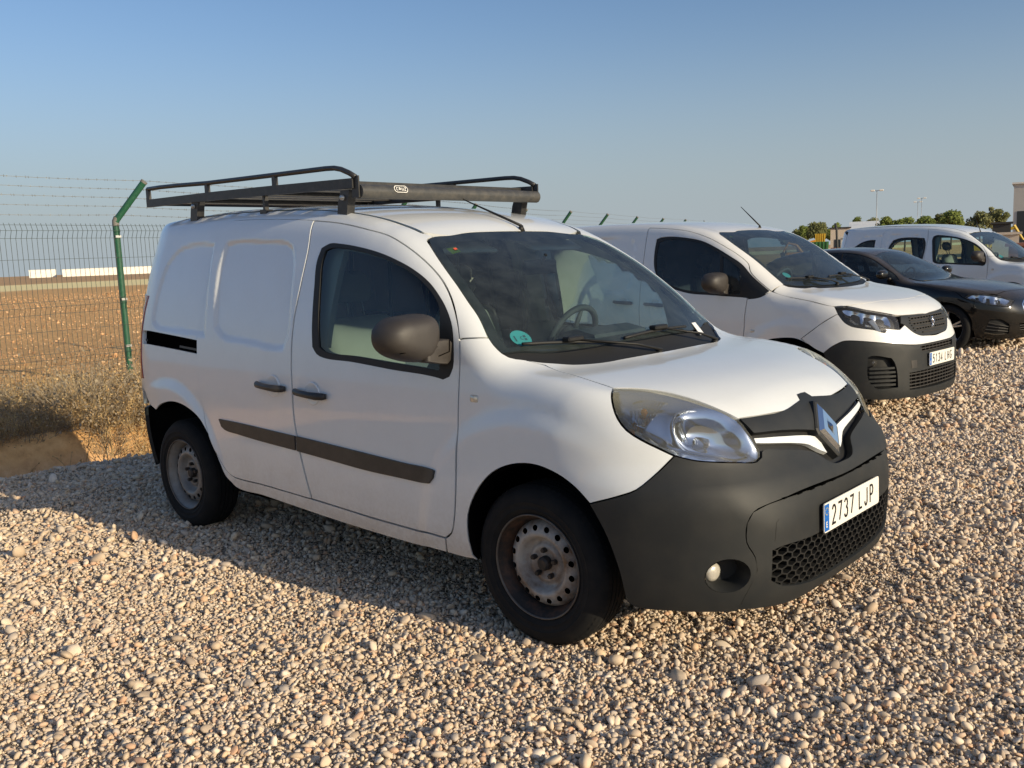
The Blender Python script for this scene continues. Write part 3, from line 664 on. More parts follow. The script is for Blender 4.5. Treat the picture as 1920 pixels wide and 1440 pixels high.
 'refl': [[0.529,-0.697,0.92],[0.522,-0.658,0.944],[0.536,-0.603,0.95],[0.588,-0.539,0.931],[0.64,-0.508,0.9],[0.687,-0.499,0.856],[0.72,-0.495,0.801],[0.726,-0.515,0.773],[0.709,-0.57,0.768],[0.633,-0.679,0.793],[0.597,-0.716,0.805],[0.57,-0.73,0.836],[0.547,-0.725,0.88]],
 'turn': [[0.399,-0.758,0.981],[0.402,-0.736,0.987],[0.418,-0.693,0.988],[0.473,-0.642,0.974],[0.465,-0.68,0.971],[0.457,-0.729,0.958],[0.462,-0.763,0.93],[0.468,-0.78,0.903],[0.44,-0.794,0.914],[0.419,-0.784,0.948]],
 'sticker_c': [[-0.207,-0.656,1.159]],
 'sticker_y': [[-0.722,-0.555,1.543],[-0.733,-0.488,1.551],[-0.691,-0.495,1.527],[-0.681,-0.557,1.518]],
 'slip': [[-0.143,0.519,1.137],[-0.153,0.57,1.136],[-0.053,0.491,1.085],[-0.047,0.442,1.087]],
 'wip': [[-0.172,-0.691,1.126],[0.009,-0.279,1.075],[0.108,-0.204,1.054],[-0.016,-0.217,1.088],[-0.013,0.323,1.081],[0.101,0.291,1.054]],
 'ant': [[-0.962,0.248,1.673],[-1.462,0.343,1.78]],
 'seal': [[0.562,-0.751,0.798],[0.52,-0.779,0.823],[0.465,-0.807,0.853],[0.416,-0.824,0.885],[0.38,-0.826,0.923],[0.357,-0.818,0.961],[0.335,-0.796,0.994],[0.301,-0.738,1.015]],
 'c_ws_side': [[-0.27,-0.777,1.181],[-0.346,-0.749,1.26],[-0.415,-0.734,1.319],[-0.5,-0.712,1.388],[-0.578,-0.69,1.445],[-0.669,-0.658,1.507],[-0.75,-0.621,1.557]],
 'c_ws_low': [[-0.27,-0.777,1.181],[-0.241,-0.782,1.155],[-0.198,-0.78,1.123],[-0.173,-0.769,1.108],[-0.155,-0.751,1.101],[-0.134,-0.72,1.094]],
 'c_a_seam': [[-0.369,-0.845,1.178],[-0.308,-0.819,1.183],[-0.27,-0.777,1.181]],
 'c_door_top': [[-1.502,-0.684,1.704],[-1.369,-0.687,1.691],[-1.25,-0.692,1.675],[-1.079,-0.699,1.642],[-0.948,-0.698,1.612],[-0.839,-0.708,1.572],[-0.729,-0.718,1.519],[-0.621,-0.732,1.456],[-0.543,-0.75,1.401],[-0.463,-0.783,1.326],[-0.4,-0.822,1.241],[-0.369,-0.845,1.178]],
 'c_arch_f_bump': [[0.302,-0.898,0.622],[0.355,-0.889,0.533],[0.386,-0.881,0.457],[0.41,-0.87,0.368],[0.417,-0.859,0.304],[0.422,-0.852,0.273]],
 'c_bump_seam': [[0.562,-0.751,0.798],[0.526,-0.793,0.748],[0.499,-0.823,0.715],[0.469,-0.849,0.686],[0.4,-0.877,0.656],[0.302,-0.898,0.622]],
 'c_arch_r': [[-2.863,-0.908,0.69],[-2.808,-0.913,0.72],[-2.674,-0.917,0.753],[-2.573,-0.918,0.755],[-2.454,-0.917,0.732],[-2.347,-0.914,0.685],[-2.285,-0.913,0.626],[-2.237,-0.912,0.56],[-2.185,-0.907,0.46],[-2.148,-0.9,0.385],[-2.103,-0.894,0.355]],
 'c_arch_f_white': [[0.302,-0.898,0.622],[0.245,-0.903,0.671],[0.163,-0.905,0.711],[0.053,-0.907,0.733],[-0.062,-0.907,0.718],[-0.162,-0.906,0.674],[-0.236,-0.905,0.608],[-0.282,-0.904,0.543],[-0.309,-0.903,0.484],[-0.318,-0.9,0.427],[-0.316,-0.896,0.371],[-0.306,-0.889,0.315],[-0.283,-0.885,0.296]],
 'c_sill': [[-2.103,-0.894,0.355],[-2.072,-0.893,0.339],[-1.814,-0.892,0.331],[-1.594,-0.891,0.32],[-1.18,-0.888,0.3],[-0.938,-0.886,0.292],[-0.724,-0.883,0.287],[-0.455,-0.89,0.293],[-0.36,-0.885,0.29],[-0.283,-0.885,0.296]],
 'c_ditch': [[-0.86,-0.572,1.616],[-1.0,-0.588,1.666],[-1.2,-0.6,1.714],[-1.6,-0.612,1.762],[-2.1,-0.615,1.784],[-2.6,-0.612,1.787],[-3.0,-0.6,1.783],[-3.2,-0.585,1.745]],
 'c_rear': [[-3.124,-0.644,1.72],[-3.139,-0.684,1.6],[-3.15,-0.733,1.45],[-3.153,-0.774,1.3],[-3.149,-0.816,1.1],[-3.148,-0.838,0.9],[-3.148,-0.842,0.75],[-3.148,-0.842,0.69]],
 'c_lamp_low': [[0.736,-0.468,0.779],[0.741,-0.478,0.762],[0.739,-0.509,0.751],[0.711,-0.575,0.758],[0.657,-0.66,0.77],[0.614,-0.707,0.779],[0.562,-0.751,0.798]],
 'c_lamp_inner': [[0.656,-0.479,0.894],[0.693,-0.479,0.855],[0.717,-0.471,0.818],[0.736,-0.468,0.779]],
 'c_lamp_top': [[0.301,-0.738,1.015],[0.344,-0.678,1.01],[0.415,-0.614,0.996],[0.497,-0.567,0.972],[0.581,-0.526,0.938],[0.633,-0.494,0.909],[0.656,-0.479,0.894]],
 'c_bseam': [[-3.148,-0.842,0.69],[-3.091,-0.867,0.801],[-3.019,-0.885,0.773],[-2.96,-0.896,0.718],[-2.863,-0.908,0.69]],
}
PV_LINES = {
 'b_gap': [[-1.617,-0.71,1.718],[-1.611,-0.769,1.602],[-1.604,-0.834,1.382],[-1.599,-0.897,1.111],[-1.601,-0.917,0.927],[-1.595,-0.922,0.737],[-1.66,-0.921,0.55],[-1.63,-0.912,0.42],[-1.6,-0.91,0.4]],
 'door_top': [[-1.616,-0.711,1.717],[-1.374,-0.718,1.699],[-1.137,-0.729,1.663],[-0.903,-0.752,1.592],[-0.722,-0.769,1.508],[-0.566,-0.778,1.421],[-0.469,-0.794,1.349],[-0.427,-0.833,1.285]],
 'door_low': [[-0.392,-0.891,1.12],[-0.418,-0.901,1.051],[-0.437,-0.914,0.903],[-0.446,-0.918,0.744]],
 'door_front_bottom': [[-0.475,-0.921,0.6],[-0.5,-0.915,0.42],[-0.55,-0.909,0.4]],
 'window': [[-1.486,-0.769,1.604],[-1.434,-0.764,1.618],[-1.11,-0.77,1.597],[-0.958,-0.778,1.564],[-0.788,-0.797,1.493],[-0.653,-0.812,1.424],[-0.524,-0.823,1.351],[-0.517,-0.836,1.328],[-0.467,-0.9,1.065],[-0.809,-0.899,1.085],[-1.026,-0.898,1.099],[-1.226,-0.891,1.145],[-1.355,-0.881,1.195],[-1.43,-0.862,1.271],[-1.469,-0.84,1.359],[-1.486,-0.809,1.472]],
 'tri': [[-0.519,-0.831,1.337],[-0.376,-0.848,1.238],[-0.205,-0.866,1.114],[-0.27,-0.895,1.075],[-0.335,-0.899,1.056],[-0.467,-0.9,1.065]],
 'glass': [[-1.456,-0.779,1.571],[-1.391,-0.772,1.594],[-1.108,-0.777,1.577],[-0.967,-0.785,1.548],[-0.812,-0.804,1.481],[-0.749,-0.814,1.446],[-0.698,-0.896,1.102],[-1.031,-0.895,1.121],[-1.215,-0.888,1.16],[-1.339,-0.877,1.21],[-1.424,-0.862,1.27],[-1.457,-0.823,1.421]],
 'quarter': [[-0.718,-0.819,1.426],[-0.628,-0.831,1.377],[-0.526,-0.846,1.31],[-0.495,-0.897,1.088],[-0.664,-0.897,1.092]],
 'ws_side': [[-0.167,-0.72,1.166],[-0.265,-0.707,1.235],[-0.461,-0.686,1.378],[-0.664,-0.687,1.514],[-0.867,-0.633,1.624]],
 'ws_top': [[-0.911,-0.575,1.645],[-0.89,-0.332,1.646]],
 'ws_top_c': [[-0.905,-0.3,1.653],[-0.912,-0.15,1.659],[-0.914,0.0,1.661]],
 'ws_bot': [[-0.03,0.0,1.136],[-0.04,-0.2,1.138],[-0.065,-0.4,1.141],[-0.105,-0.58,1.147]],
 'a_seam': [[-0.205,-0.866,1.114],[-0.164,-0.735,1.162]],
 'hood_gap': [[-0.191,-0.863,1.109],[0.008,-0.853,1.055],[0.105,-0.852,1.04],[0.247,-0.85,1.008],[0.351,-0.826,0.986]],
 'hood_front': [[0.351,-0.826,0.986],[0.439,-0.754,0.993],[0.52,-0.563,1.006],[0.566,-0.224,1.008]],
 'hood_front_c': [[0.545,-0.35,1.011],[0.572,-0.2,1.006],[0.585,0.0,1.004]],
 'lamp': [[0.35,-0.825,0.988],[0.37,-0.806,0.996],[0.439,-0.763,0.988],[0.563,-0.679,0.952],[0.696,-0.484,0.903],[0.74,-0.495,0.832],[0.755,-0.512,0.783],[0.731,-0.575,0.79],[0.704,-0.628,0.796],[0.696,-0.653,0.767],[0.672,-0.684,0.776],[0.642,-0.717,0.793],[0.554,-0.792,0.812],[0.492,-0.828,0.829],[0.448,-0.845,0.858],[0.396,-0.849,0.92]],
 'blade': [[0.599,-0.737,0.869],[0.624,-0.696,0.881],[0.682,-0.671,0.774],[0.661,-0.696,0.779]],
 'grille': [[0.716,-0.419,0.895],[0.739,-0.27,0.89],[0.753,-0.071,0.884]],
 'grille_low': [[0.818,-0.268,0.719],[0.796,-0.353,0.751],[0.76,-0.437,0.815]],
 'seam': [[0.105,-0.92,0.722],[0.186,-0.911,0.782],[0.271,-0.894,0.849],[0.38,-0.854,0.923]],
 'dark_top': [[0.297,-0.903,0.609],[0.342,-0.895,0.65],[0.396,-0.881,0.686],[0.451,-0.863,0.711],[0.51,-0.838,0.714],[0.658,-0.736,0.698],[0.8,-0.51,0.664],[0.836,-0.354,0.651]],
 'dark_bot': [[0.676,-0.7,0.225],[0.825,-0.474,0.265]],
 'arch': [[-0.241,-0.927,0.678],[-0.2,-0.927,0.7],[-0.1,-0.924,0.717],[0.047,-0.921,0.72],[0.167,-0.918,0.68],[0.235,-0.912,0.638],[0.297,-0.903,0.609]],
 'fog': [[0.618,-0.784,0.575],[0.637,-0.768,0.587],[0.746,-0.643,0.564],[0.762,-0.619,0.527],[0.774,-0.6,0.462],[0.78,-0.586,0.321],[0.673,-0.727,0.315],[0.637,-0.762,0.358],[0.618,-0.78,0.416]],
 'fogin': [[0.637,-0.769,0.565],[0.743,-0.649,0.555],[0.759,-0.625,0.483],[0.638,-0.768,0.498]],
 'indicator': [[-0.355,-0.918,0.77]],
 'handle': [[-1.924,-0.91,1.006],[-1.676,-0.91,1.008]],
 'rail': [[-3.085,-0.885,1.115],[-2.549,-0.897,1.099],[-2.545,-0.905,1.044],[-3.08,-0.893,1.052]],
 'recess': [[-2.392,-0.752,1.655],[-1.781,-0.759,1.635],[-1.732,-0.771,1.597],[-1.702,-0.842,1.35],[-1.731,-0.895,1.121]],
 'mirror': [[-0.763,-0.882,1.182]],
 'sticker': [[-0.245,-0.539,1.242]],
 'ysticker': [[-0.807,-0.542,1.601]],
 'cover': [[0.828,-0.465,0.53],[0.844,-0.394,0.528],[0.847,-0.393,0.466],[0.832,-0.462,0.466]],
 'antb': [[-0.98,0.249,1.681]],
}
HB_LINES = {
 'ws_side': [[-0.633,-0.645,0.983],[-0.679,-0.674,1.002],[-0.852,-0.614,1.105],[-1.065,-0.516,1.226],[-1.235,-0.475,1.307]],
 'ws_top': [[-1.235,-0.45,1.31],[-1.27,-0.25,1.339],[-1.28,0.0,1.35]],
 'ws_bot': [[-0.36,0.0,0.948],[-0.375,-0.2,0.947],[-0.43,-0.42,0.946],[-0.5,-0.58,0.947]],
 'win_top': [[-1.92,-0.612,1.353],[-1.583,-0.597,1.354],[-1.339,-0.613,1.311],[-1.165,-0.63,1.247],[-0.965,-0.699,1.14],[-0.778,-0.752,1.036]],
 'win_bot': [[-0.686,-0.808,0.964],[-0.867,-0.817,0.98],[-1.061,-0.809,0.993],[-1.295,-0.798,1.013]],
 'hood_side': [[-0.612,-0.595,0.98],[-0.28,-0.539,0.928],[0.155,-0.703,0.857],[0.434,-0.683,0.787],[0.537,-0.608,0.759]],
 'hood_front': [[0.537,-0.608,0.759],[0.558,-0.471,0.783],[0.58,-0.298,0.794]],
 'lamp': [[0.223,-0.861,0.726],[0.279,-0.821,0.773],[0.384,-0.752,0.777],[0.581,-0.586,0.734],[0.696,-0.444,0.672],[0.69,-0.553,0.593],[0.52,-0.747,0.626],[0.354,-0.832,0.677]],
 'arch': [[0.015,-0.901,0.628],[0.148,-0.885,0.601],[0.24,-0.87,0.532],[0.29,-0.852,0.393],[0.295,-0.82,0.223]],
 'fog': [[0.461,-0.769,0.267],[0.526,-0.748,0.44],[0.623,-0.662,0.437],[0.694,-0.56,0.369],[0.682,-0.549,0.243],[0.57,-0.679,0.236]],
 'kidney': [[0.727,-0.406,0.638]],
 'bottom': [[0.287,-0.783,0.156],[0.502,-0.668,0.148],[0.6,-0.584,0.166]],
 'mirror': [[-1.004,-0.797,1.015]],
}
# ---------------------------------------------------------------- lettering (plain stroke letters, as on number plates)
def arc(cx, cy, rx, ry, a0, a1, n=8):
    return [(cx + rx*math.cos(math.radians(a0 + (a1-a0)*i/n)), cy + ry*math.sin(math.radians(a0 + (a1-a0)*i/n))) for i in range(n+1)]
GL = {
 '1': [[(.2, .78), (.55, 1), (.55, 0)]],
 '2': [arc(.5, .72, .42, .28, 165, -20) + [(.08, 0), (.95, 0)]],
 '3': [arc(.48, .76, .4, .24, 160, -90), arc(.48, .27, .44, .27, 85, -160)],
 '4': [[(.66, 0), (.66, 1), (.05, .28), (.98, .28)]],
 '5': [[(.88, 1), (.2, 1), (.13, .52)] + arc(.47, .31, .44, .31, 125, -155)],
 '7': [[(.05, 1), (.93, 1), (.35, 0)]],
 'L': [[(.1, 1), (.1, 0), (.9, 0)]],
 'J': [[(.8, 1), (.8, .3)] + arc(.45, .3, .35, .3, 0, -170)],
 'P': [[(.1, 0), (.1, 1), (.5, 1)] + arc(.52, .73, .4, .27, 90, -90) + [(.1, .46)]],
 'H': [[(.1, 0), (.1, 1)], [(.9, 0), (.9, 1)], [(.1, .52), (.9, .52)]],
 'G': [arc(.52, .68, .42, .32, 35, 180) + arc(.52, .32, .42, .32, 180, 360) + [(.94, .45), (.58, .45)]],
 'E': [[(.85, 1), (.1, 1), (.1, 0), (.85, 0)], [(.1, .52), (.75, .52)]],
 'C': [arc(.52, .66, .42, .34, 35, 180) + arc(.52, .34, .42, .34, 180, 325)],
 'R': [[(.1, 0), (.1, 1), (.5, 1)] + arc(.52, .75, .36, .25, 90, -90) + [(.1, .5)], [(.5, .5), (.95, 0)]],
 'U': [[(.1, 1), (.1, .35)] + arc(.5, .35, .4, .35, 180, 360) + [(.9, 1)]],
 'Z': [[(.08, 1), (.92, 1), (.08, 0), (.92, 0)]],
 '.': [[(.4, .4), (.6, .4)]],
}
def ribbon(mb, pts, w, z, T):
    P = [Vector(p) for p in pts]; n = len(P); L = []; R = []
    for i in range(n):
        if i == 0: d = (P[1]-P[0]).normalized(); nn = Vector((-d.y, d.x)); k = 1
        elif i == n-1: d = (P[-1]-P[-2]).normalized(); nn = Vector((-d.y, d.x)); k = 1
        else:
            a = (P[i]-P[i-1]).normalized(); b = (P[i+1]-P[i]).normalized()
            na = Vector((-a.y, a.x)); nb = Vector((-b.y, b.x)); nn = na + nb; k = 1/max(.35, 1 + na.dot(nb))
        L.append(P[i] + nn*k*w/2); R.append(P[i] - nn*k*w/2)
    V = [T(q.x, q.y, z) for q in L] + [T(q.x, q.y, z) for q in R]
    mb.add(V, [(i, n+i, n+i+1, i+1) for i in range(n-1)])
def letter(ch, x, y, w, h, sw, T, z=.0012):
    mb = MB()
    for k, st in enumerate(GL[ch]):
        ribbon(mb, [(x + sw/2 + px*(w - sw), y + sw/2 + py*(h - sw)) for px, py in st], sw, z + k*.0002, T)
    return mb

def rounded_rect(w, h, r, n=4):
    out = []
    for cx, cy, a in ((w/2-r, h/2-r, 0), (-w/2+r, h/2-r, 90), (-w/2+r, -h/2+r, 180), (w/2-r, -h/2+r, 270)):
        out += [(cx + r*math.cos(math.radians(a + 90*i/n)), cy + r*math.sin(math.radians(a + 90*i/n))) for i in range(n+1)]
    return out

def number_plate(parent, text, x, z, tilt=0.0, y=0.0):
    """a Spanish plate 520 x 110 mm facing +X; text like '2737 LJP'"""
    ct, st = math.cos(tilt), math.sin(tilt)
    def T(u, v, w): return (x + w*ct - v*st, y + u, z + v*ct + w*st)      # u to the viewer's right = +Y
    mb = MB(); rr = rounded_rect(.52, .11, .012)
    n = len(rr); V = [T(a, b, 0) for a, b in rr] + [T(a, b, -.004) for a, b in rr]
    mb.add(V, [tuple(range(n)), tuple(range(n, 2*n))[::-1]] + [(i, n+i, n+(i+1) % n, (i+1) % n) for i in range(n)])
    pl = mb.build('number_plate', M['plate_white'], parent)
    b = MB(); q = [(-.257, -.05), (-.216, -.05), (-.216, .05), (-.257, .05)]
    b.add([T(u, v, .0007) for u, v in q], [(0, 1, 2, 3)]); b.build('blue_band', M['plate_blue'], pl)
    letter('E', -.245, -.036, .016, .022, .004, T).build('letter', M['plate_white'], pl, fix=False)
    st2 = MB()
    for k in range(12):
        a = 2*PI*k/12; cu, cv = -.2365 + .013*math.cos(a), .024 + .013*math.sin(a)
        pts = []
        for j in range(10):
            r = .0028 if j % 2 == 0 else .0012; w = PI/2 + 2*PI*j/10; pts.append(T(cu + r*math.cos(w), cv + r*math.sin(w), .0012))
        st2.add([T(cu, cv, .0012)] + pts, [(0, 1+j, 1+(j+1) % 10) for j in range(10)])
    st2.build('star_ring', M['star_yellow'], pl, fix=False)
    u = -.196
    for ch in text:
        if ch == ' ': u += .030; continue
        letter(ch, u, -.0385, .043, .077, .0092, T).build('letter', M['black_ink'], pl, fix=False); u += .0545 if ch != '1' else .0545
    for yy in (-.204, .235):
        s = MB(); s.lathe([(0, .002), (.004, .0018), (.005, 0)], 12, 'x', T(yy, -.001, .0))
        s.build('rivet', M['plate_white'], pl, smooth=True)
    return pl
# ---------------------------------------------------------------- small white vans (used for the near van and the far people carrier)
def arr(k): return np.array(VAN_LINES[k], float)
def make_shell(tab, recess=()):
    t = dict(tab); t['recess'] = [(smooth2(p), d, s) for p, d, s in recess]
    return Shell(t)
def smooth2(p):
    p = np.asarray(p, float); q = smooth_line(np.c_[p, np.zeros(len(p))], .05)
    return q[:, :2]
SV = make_shell(VAN, [(arr('recess_sd'), .014, .028), (arr('recess_rq'), .011, .026)])

def tyre_and_rim(parent, x, y, side, r=.317, w=.195, holes=16, rimmat=None, barrel=None, steer=0.0, zc=None):
    """one wheel; the outer face looks towards side*Y"""
    zc = r if zc is None else zc
    root = bpy.data.objects.new('wheel', None); COL.objects.link(root); root.parent = parent
    root.location = (x, y, zc); root.rotation_euler = (0, 0, steer)
    s = side; h = w/2
    ty = MB()
    prof = [(.196, h*.70), (.203, h*.86), (.215, h*.95), (.224, h*.99), (.228, h*1.02), (.232, h*1.00), (.250, h*1.03), (.254, h*1.055), (.258, h*1.035), (.268, h*1.03), (.283, h*.97), (.297, h*.86), (.307, h*.74), (.3145, h*.60)]
    sc = r/.317
    tread = []
    for g0, g1 in ((.42, .36), (.14, .08), (-.08, -.14), (-.36, -.42)):
        tread += [(.3165, h*g0), (.308, h*(g0-.01)), (.308, h*(g1+.01)), (.3165, h*g1)]
    pr = prof + tread + [(.3145, -h*.60)] + [(a, -b) for a, b in prof[::-1][1:]]
    ty.lathe([(a*sc, b*s) for a, b in pr], 96)
    # shoulder blocks
    t = ty.build('tyre', M['tyre'], root, angle=50)
    sb = MB()
    for k in range(72):
        a = 2*PI*k/72
        for q in (1, -1):
            R = Matrix.Rotation(-a, 3, 'Y')
            V = [R @ Vector((rr*sc, yy*q, zz)) for rr, yy, zz in ((.3172, h*.44, -.0105), (.3172, h*.44, .0055), (.3155, h*.63, -.0065), (.3155, h*.63, .0095), (.303, h*.82, -.004), (.303, h*.82, .011))]
            sb.add(V, [(0, 1, 3, 2), (2, 3, 5, 4)])
    tag(sb.build('tread_pattern', M['tyre'], t, fix=True), kind='stuff')
    # rim barrel
    rb = MB()
    rb.lathe([(rr*sc, s*yy) for rr, yy in ((.2005, h*.93), (.203, h*.87), (.198, h*.80), (.188, h*.72), (.181, h*.50), (.172, h*.30), (.172, -h*.85), (.19, -h*.9))], 64)
    rim = rb.build('rim', barrel or M['rim_rust'], root, angle=40)
    # disc with vent holes: flat annulus chart mapped to a profile
    Rp = table([(0, .022), (.035, .022), (.050, .024), (.060, .030), (.072, .031), (.080, .020), (.090, .014), (.100, .030), (.110, .052), (.118, .060), (.126, .058), (.135, .052), (.150, .049), (.160, .044), (.168, .030), (.176, .004)], smooth=.003)
    outer = [(.176*math.cos(2*PI*k/96), .176*math.sin(2*PI*k/96)) for k in range(96)]
    loops = [outer]
    for k in range(holes):
        a = 2*PI*(k + .5)/holes; c = (.1440*math.cos(a), .1440*math.sin(a))
        loops.append([(c[0] + .0115*math.cos(2*PI*j/14)*math.cos(a) - .0130*math.sin(2*PI*j/14)*math.sin(a),
                       c[1] + .0115*math.cos(2*PI*j/14)*math.sin(a) + .0130*math.sin(2*PI*j/14)*math.cos(a)) for j in range(14)])
    pts = []; edges = []
    for l in loops:
        o = len(pts); pts += l; edges += [(o+i, o+(i+1) % len(l)) for i in range(len(l))]
    for rr, n in ((.170, 80), (.137, 60), (.128, 48), (.115, 44), (.104, 40), (.094, 40), (.085, 36), (.078, 36), (.07, 32), (.062, 30), (.054, 24), (.04, 18), (.02, 8)):
        pts += [(rr*math.cos(2*PI*(k+.3)/n), rr*math.sin(2*PI*(k+.3)/n)) for k in range(n)]
    vs, es, fs, *_ = delaunay_2d_cdt([Vector(p) for p in pts], edges, [], 0, 1e-7)
    Q = np.array([tuple(v) for v in vs]); T = np.array([f for f in fs if len(f) == 3]); cen = Q[T].mean(1)
    keep = np.ones(len(T), bool)
    for l in loops[1:]:
        lc = np.mean(l, axis=0); keep &= np.hypot(cen[:, 0]-lc[0], cen[:, 1]-lc[1]) > .0112
    T = T[keep]; rad = np.hypot(Q[:, 0], Q[:, 1])
    V = np.stack([Q[:, 0]*sc, s*(Rp(rad) + .006), Q[:, 1]*sc], 1)
    d = link_mesh('disc', V, T, rimmat or M['steel_white'], rim, smooth=True)
    d.location = (0, 0, 0)
    up = s*.030
    fl = MB(); fl.lathe([(rr*sc, s*yy) for rr, yy in ((.1985, h*.90), (.2000, h*.955), (.2045, h*.965), (.2065, h*.93), (.2055, h*.88))], 72); fl.build('rim_flange', M['rim_flange'], rim, smooth=True)
    bk = MB(); bk.lathe([(.0, s*-.04), (.165*sc, s*-.04)], 32); bk.build('brake_backplate', M['black'], rim)
    hb = MB(); hb.lathe([(.0, s*.030), (.020, s*.029), (.027, s*.022), (.029, s*-.01), (.05, s*-.012)], 24); hb.build('hub_cap', M['hub'], rim, angle=40).location = (0, up, 0)
    for k in range(5):
        a = 2*PI*k/5 + .3; b = MB()
        b.lathe([(0, s*.026), (.009, s*.025), (.0105, s*.018), (.0105, s*-.01)], 6, 'y', (.054*sc*math.cos(a), 0, .054*sc*math.sin(a)))
        b.build('wheel_bolt', M['hub'], rim).location = (0, up, 0)
    return root

def strip_on(S, line, proj, w, off, name, material, parent, mirror=False, depth=.006):
    """a thin band of width w lying along a line on the shell"""
    L = smooth_line(line, .03, closed=False); N = S.grad(L)
    t = np.gradient(L, axis=0); t /= np.linalg.norm(t, axis=1, keepdims=True); sd = np.cross(N, t)
    mb = MB(); n = len(L)
    V = []
    for a, o in ((-.5, -depth), (-.5, 0), (.5, 0), (.5, -depth)):
        V += (L + sd*a*w + N*(off + o)).tolist()
    V = np.array(V)
    if mirror: V[:, 1] *= -1
    F = []
    for j in range(3):
        for i in range(n-1): F.append((j*n+i, j*n+i+1, (j+1)*n+i+1, (j+1)*n+i))
    mb.add(V, F); return mb.build(name, material, parent, angle=40)

def door_handle(S, parent, P, L, mirror):
    """pull handle over a round dished recess at P (point on the shell)"""
    s = 1 if mirror else -1
    x, y, z = P; y = abs(y)
    b = MB(); pts = []; rad = []
    for t, out, rr in ((-.5, .004, .010), (-.46, .016, .0145), (-.36, .028, .0165), (-.15, .036, .0155), (.1, .038, .0155), (.33, .032, .0175), (.45, .018, .0165), (.5, .004, .012)):
        pts.append((x + t*L, s*(y + out), z - t*.012)); rad.append(rr)
    b.tube(pts, rad, 12, flat=1.0)
    h = b.build('handle', M['trim'], parent, smooth=True)
    d = MB(); n = 28; V = []; F = []
    rs = [(1.0, .0012), (.93, -.004), (.75, -.012), (.5, -.017), (.0, -.019)]
    d.lathe([(.047*a, s*(y + .0015 + o*.0)) if a > .99 else (.047*a, s*(y + .0015)) for a, o in rs], n, 'y', (x + .01, 0, z))
    # dish: painted cup, darker because it is hollow
    dd = MB(); dd.lathe([(.056, s*(y - .002)), (.0555, s*(y + .0035)), (.052, s*(y + .0048)), (.046, s*(y + .0030)), (.03, s*(y + .0012)), (0, s*(y + .0006))], n, 'y', (x + .01, 0, z))
    dd.build('handle_dish', M['paint'], parent, smooth=True)
    return h

MIRROR = [(-1.167, 1.208), (-1.162, 1.235), (-1.137, 1.26), (-1.1, 1.277), (-1.047, 1.282), (-0.994, 1.285), (-0.939, 1.284), (-0.91, 1.274), (-0.891, 1.253), (-0.885, 1.224), (-0.888, 1.182), (-0.899, 1.15), (-0.917, 1.123), (-0.935, 1.104), (-0.958, 1.095), (-1.007, 1.098), (-1.06, 1.111), (-1.111, 1.131), (-1.145, 1.154), (-1.163, 1.18)]
MIRROR_ARM = [(-0.924, 1.180), (-0.862, 1.179), (-0.841, 1.16), (-0.843, 1.124), (-0.856, 1.096), (-0.878, 1.078), (-0.925, 1.085), (-0.99, 1.100), (-.99, 1.15)]
def inflate(name, outline, sections, material, parent, sgn, c=None, angle=60):
    """body built from scaled copies of one outline in the YZ plane; sections = (x, scale)"""
    o = smooth_line(np.c_[np.array(outline), np.zeros(len(outline))], .012)[:, :2]; n = len(o); c = o.mean(0) if c is None else np.array(c)
    V = []; F = []
    for x, k in sections:
        for q in o: p = c + (q - c)*k; V.append((x, -sgn*p[0]*1.0 if True else 0, p[1]))
    V = [(v[0], sgn*abs(v[1]), v[2]) for v in V]
    for i in range(len(sections) - 1):
        for j in range(n): F.append((i*n + j, i*n + (j+1) % n, (i+1)*n + (j+1) % n, (i+1)*n + j))
    F.append(tuple(range(n))); F.append(tuple((len(sections)-1)*n + j for j in range(n)))
    m = MB(); m.add(V, F); return m.build(name, material, parent, angle=angle)
def mirror_housing(S, parent, sgn):
    """door mirror: rounded housing on a short square arm"""
    root = bpy.data.objects.new('wing_mirror', None); COL.objects.link(root); root.parent = parent
    inflate('mirror_housing', MIRROR, [(-.520, .955), (-.522, .985), (-.512, 1.0), (-.490, 1.0), (-.468, .985), (-.448, .955), (-.430, .905), (-.415, .83), (-.403, .72), (-.395, .58), (-.390, .40), (-.388, .2)], M['mirror_plastic'], root, sgn, angle=70)
    inflate('mirror_glass', MIRROR, [(-.5225, .93), (-.5245, .93)], M['chrome'], root, sgn)
    inflate('mirror_arm', MIRROR_ARM, [(-.505, .90), (-.500, .97), (-.49, 1.0), (-.418, 1.0), (-.408, .97), (-.403, .90)], M['mirror_plastic'], root, sgn, angle=50)
    s = MB(); s.tube([(-.4165, sgn*1.115, 1.146), (-.402, sgn*1.06, 1.150), (-.398, sgn*1.0, 1.152), (-.405, sgn*.93, 1.155), (-.418, sgn*.905, 1.158)], .0022, 6); s.build('seam', M['black'], root)
    s = MB(); s.tube([(-.401, sgn*.868, 1.176), (-.401, sgn*.872, 1.13), (-.401, sgn*.93, 1.118)], .0022, 6); s.build('seam', M['black'], root)
    return root

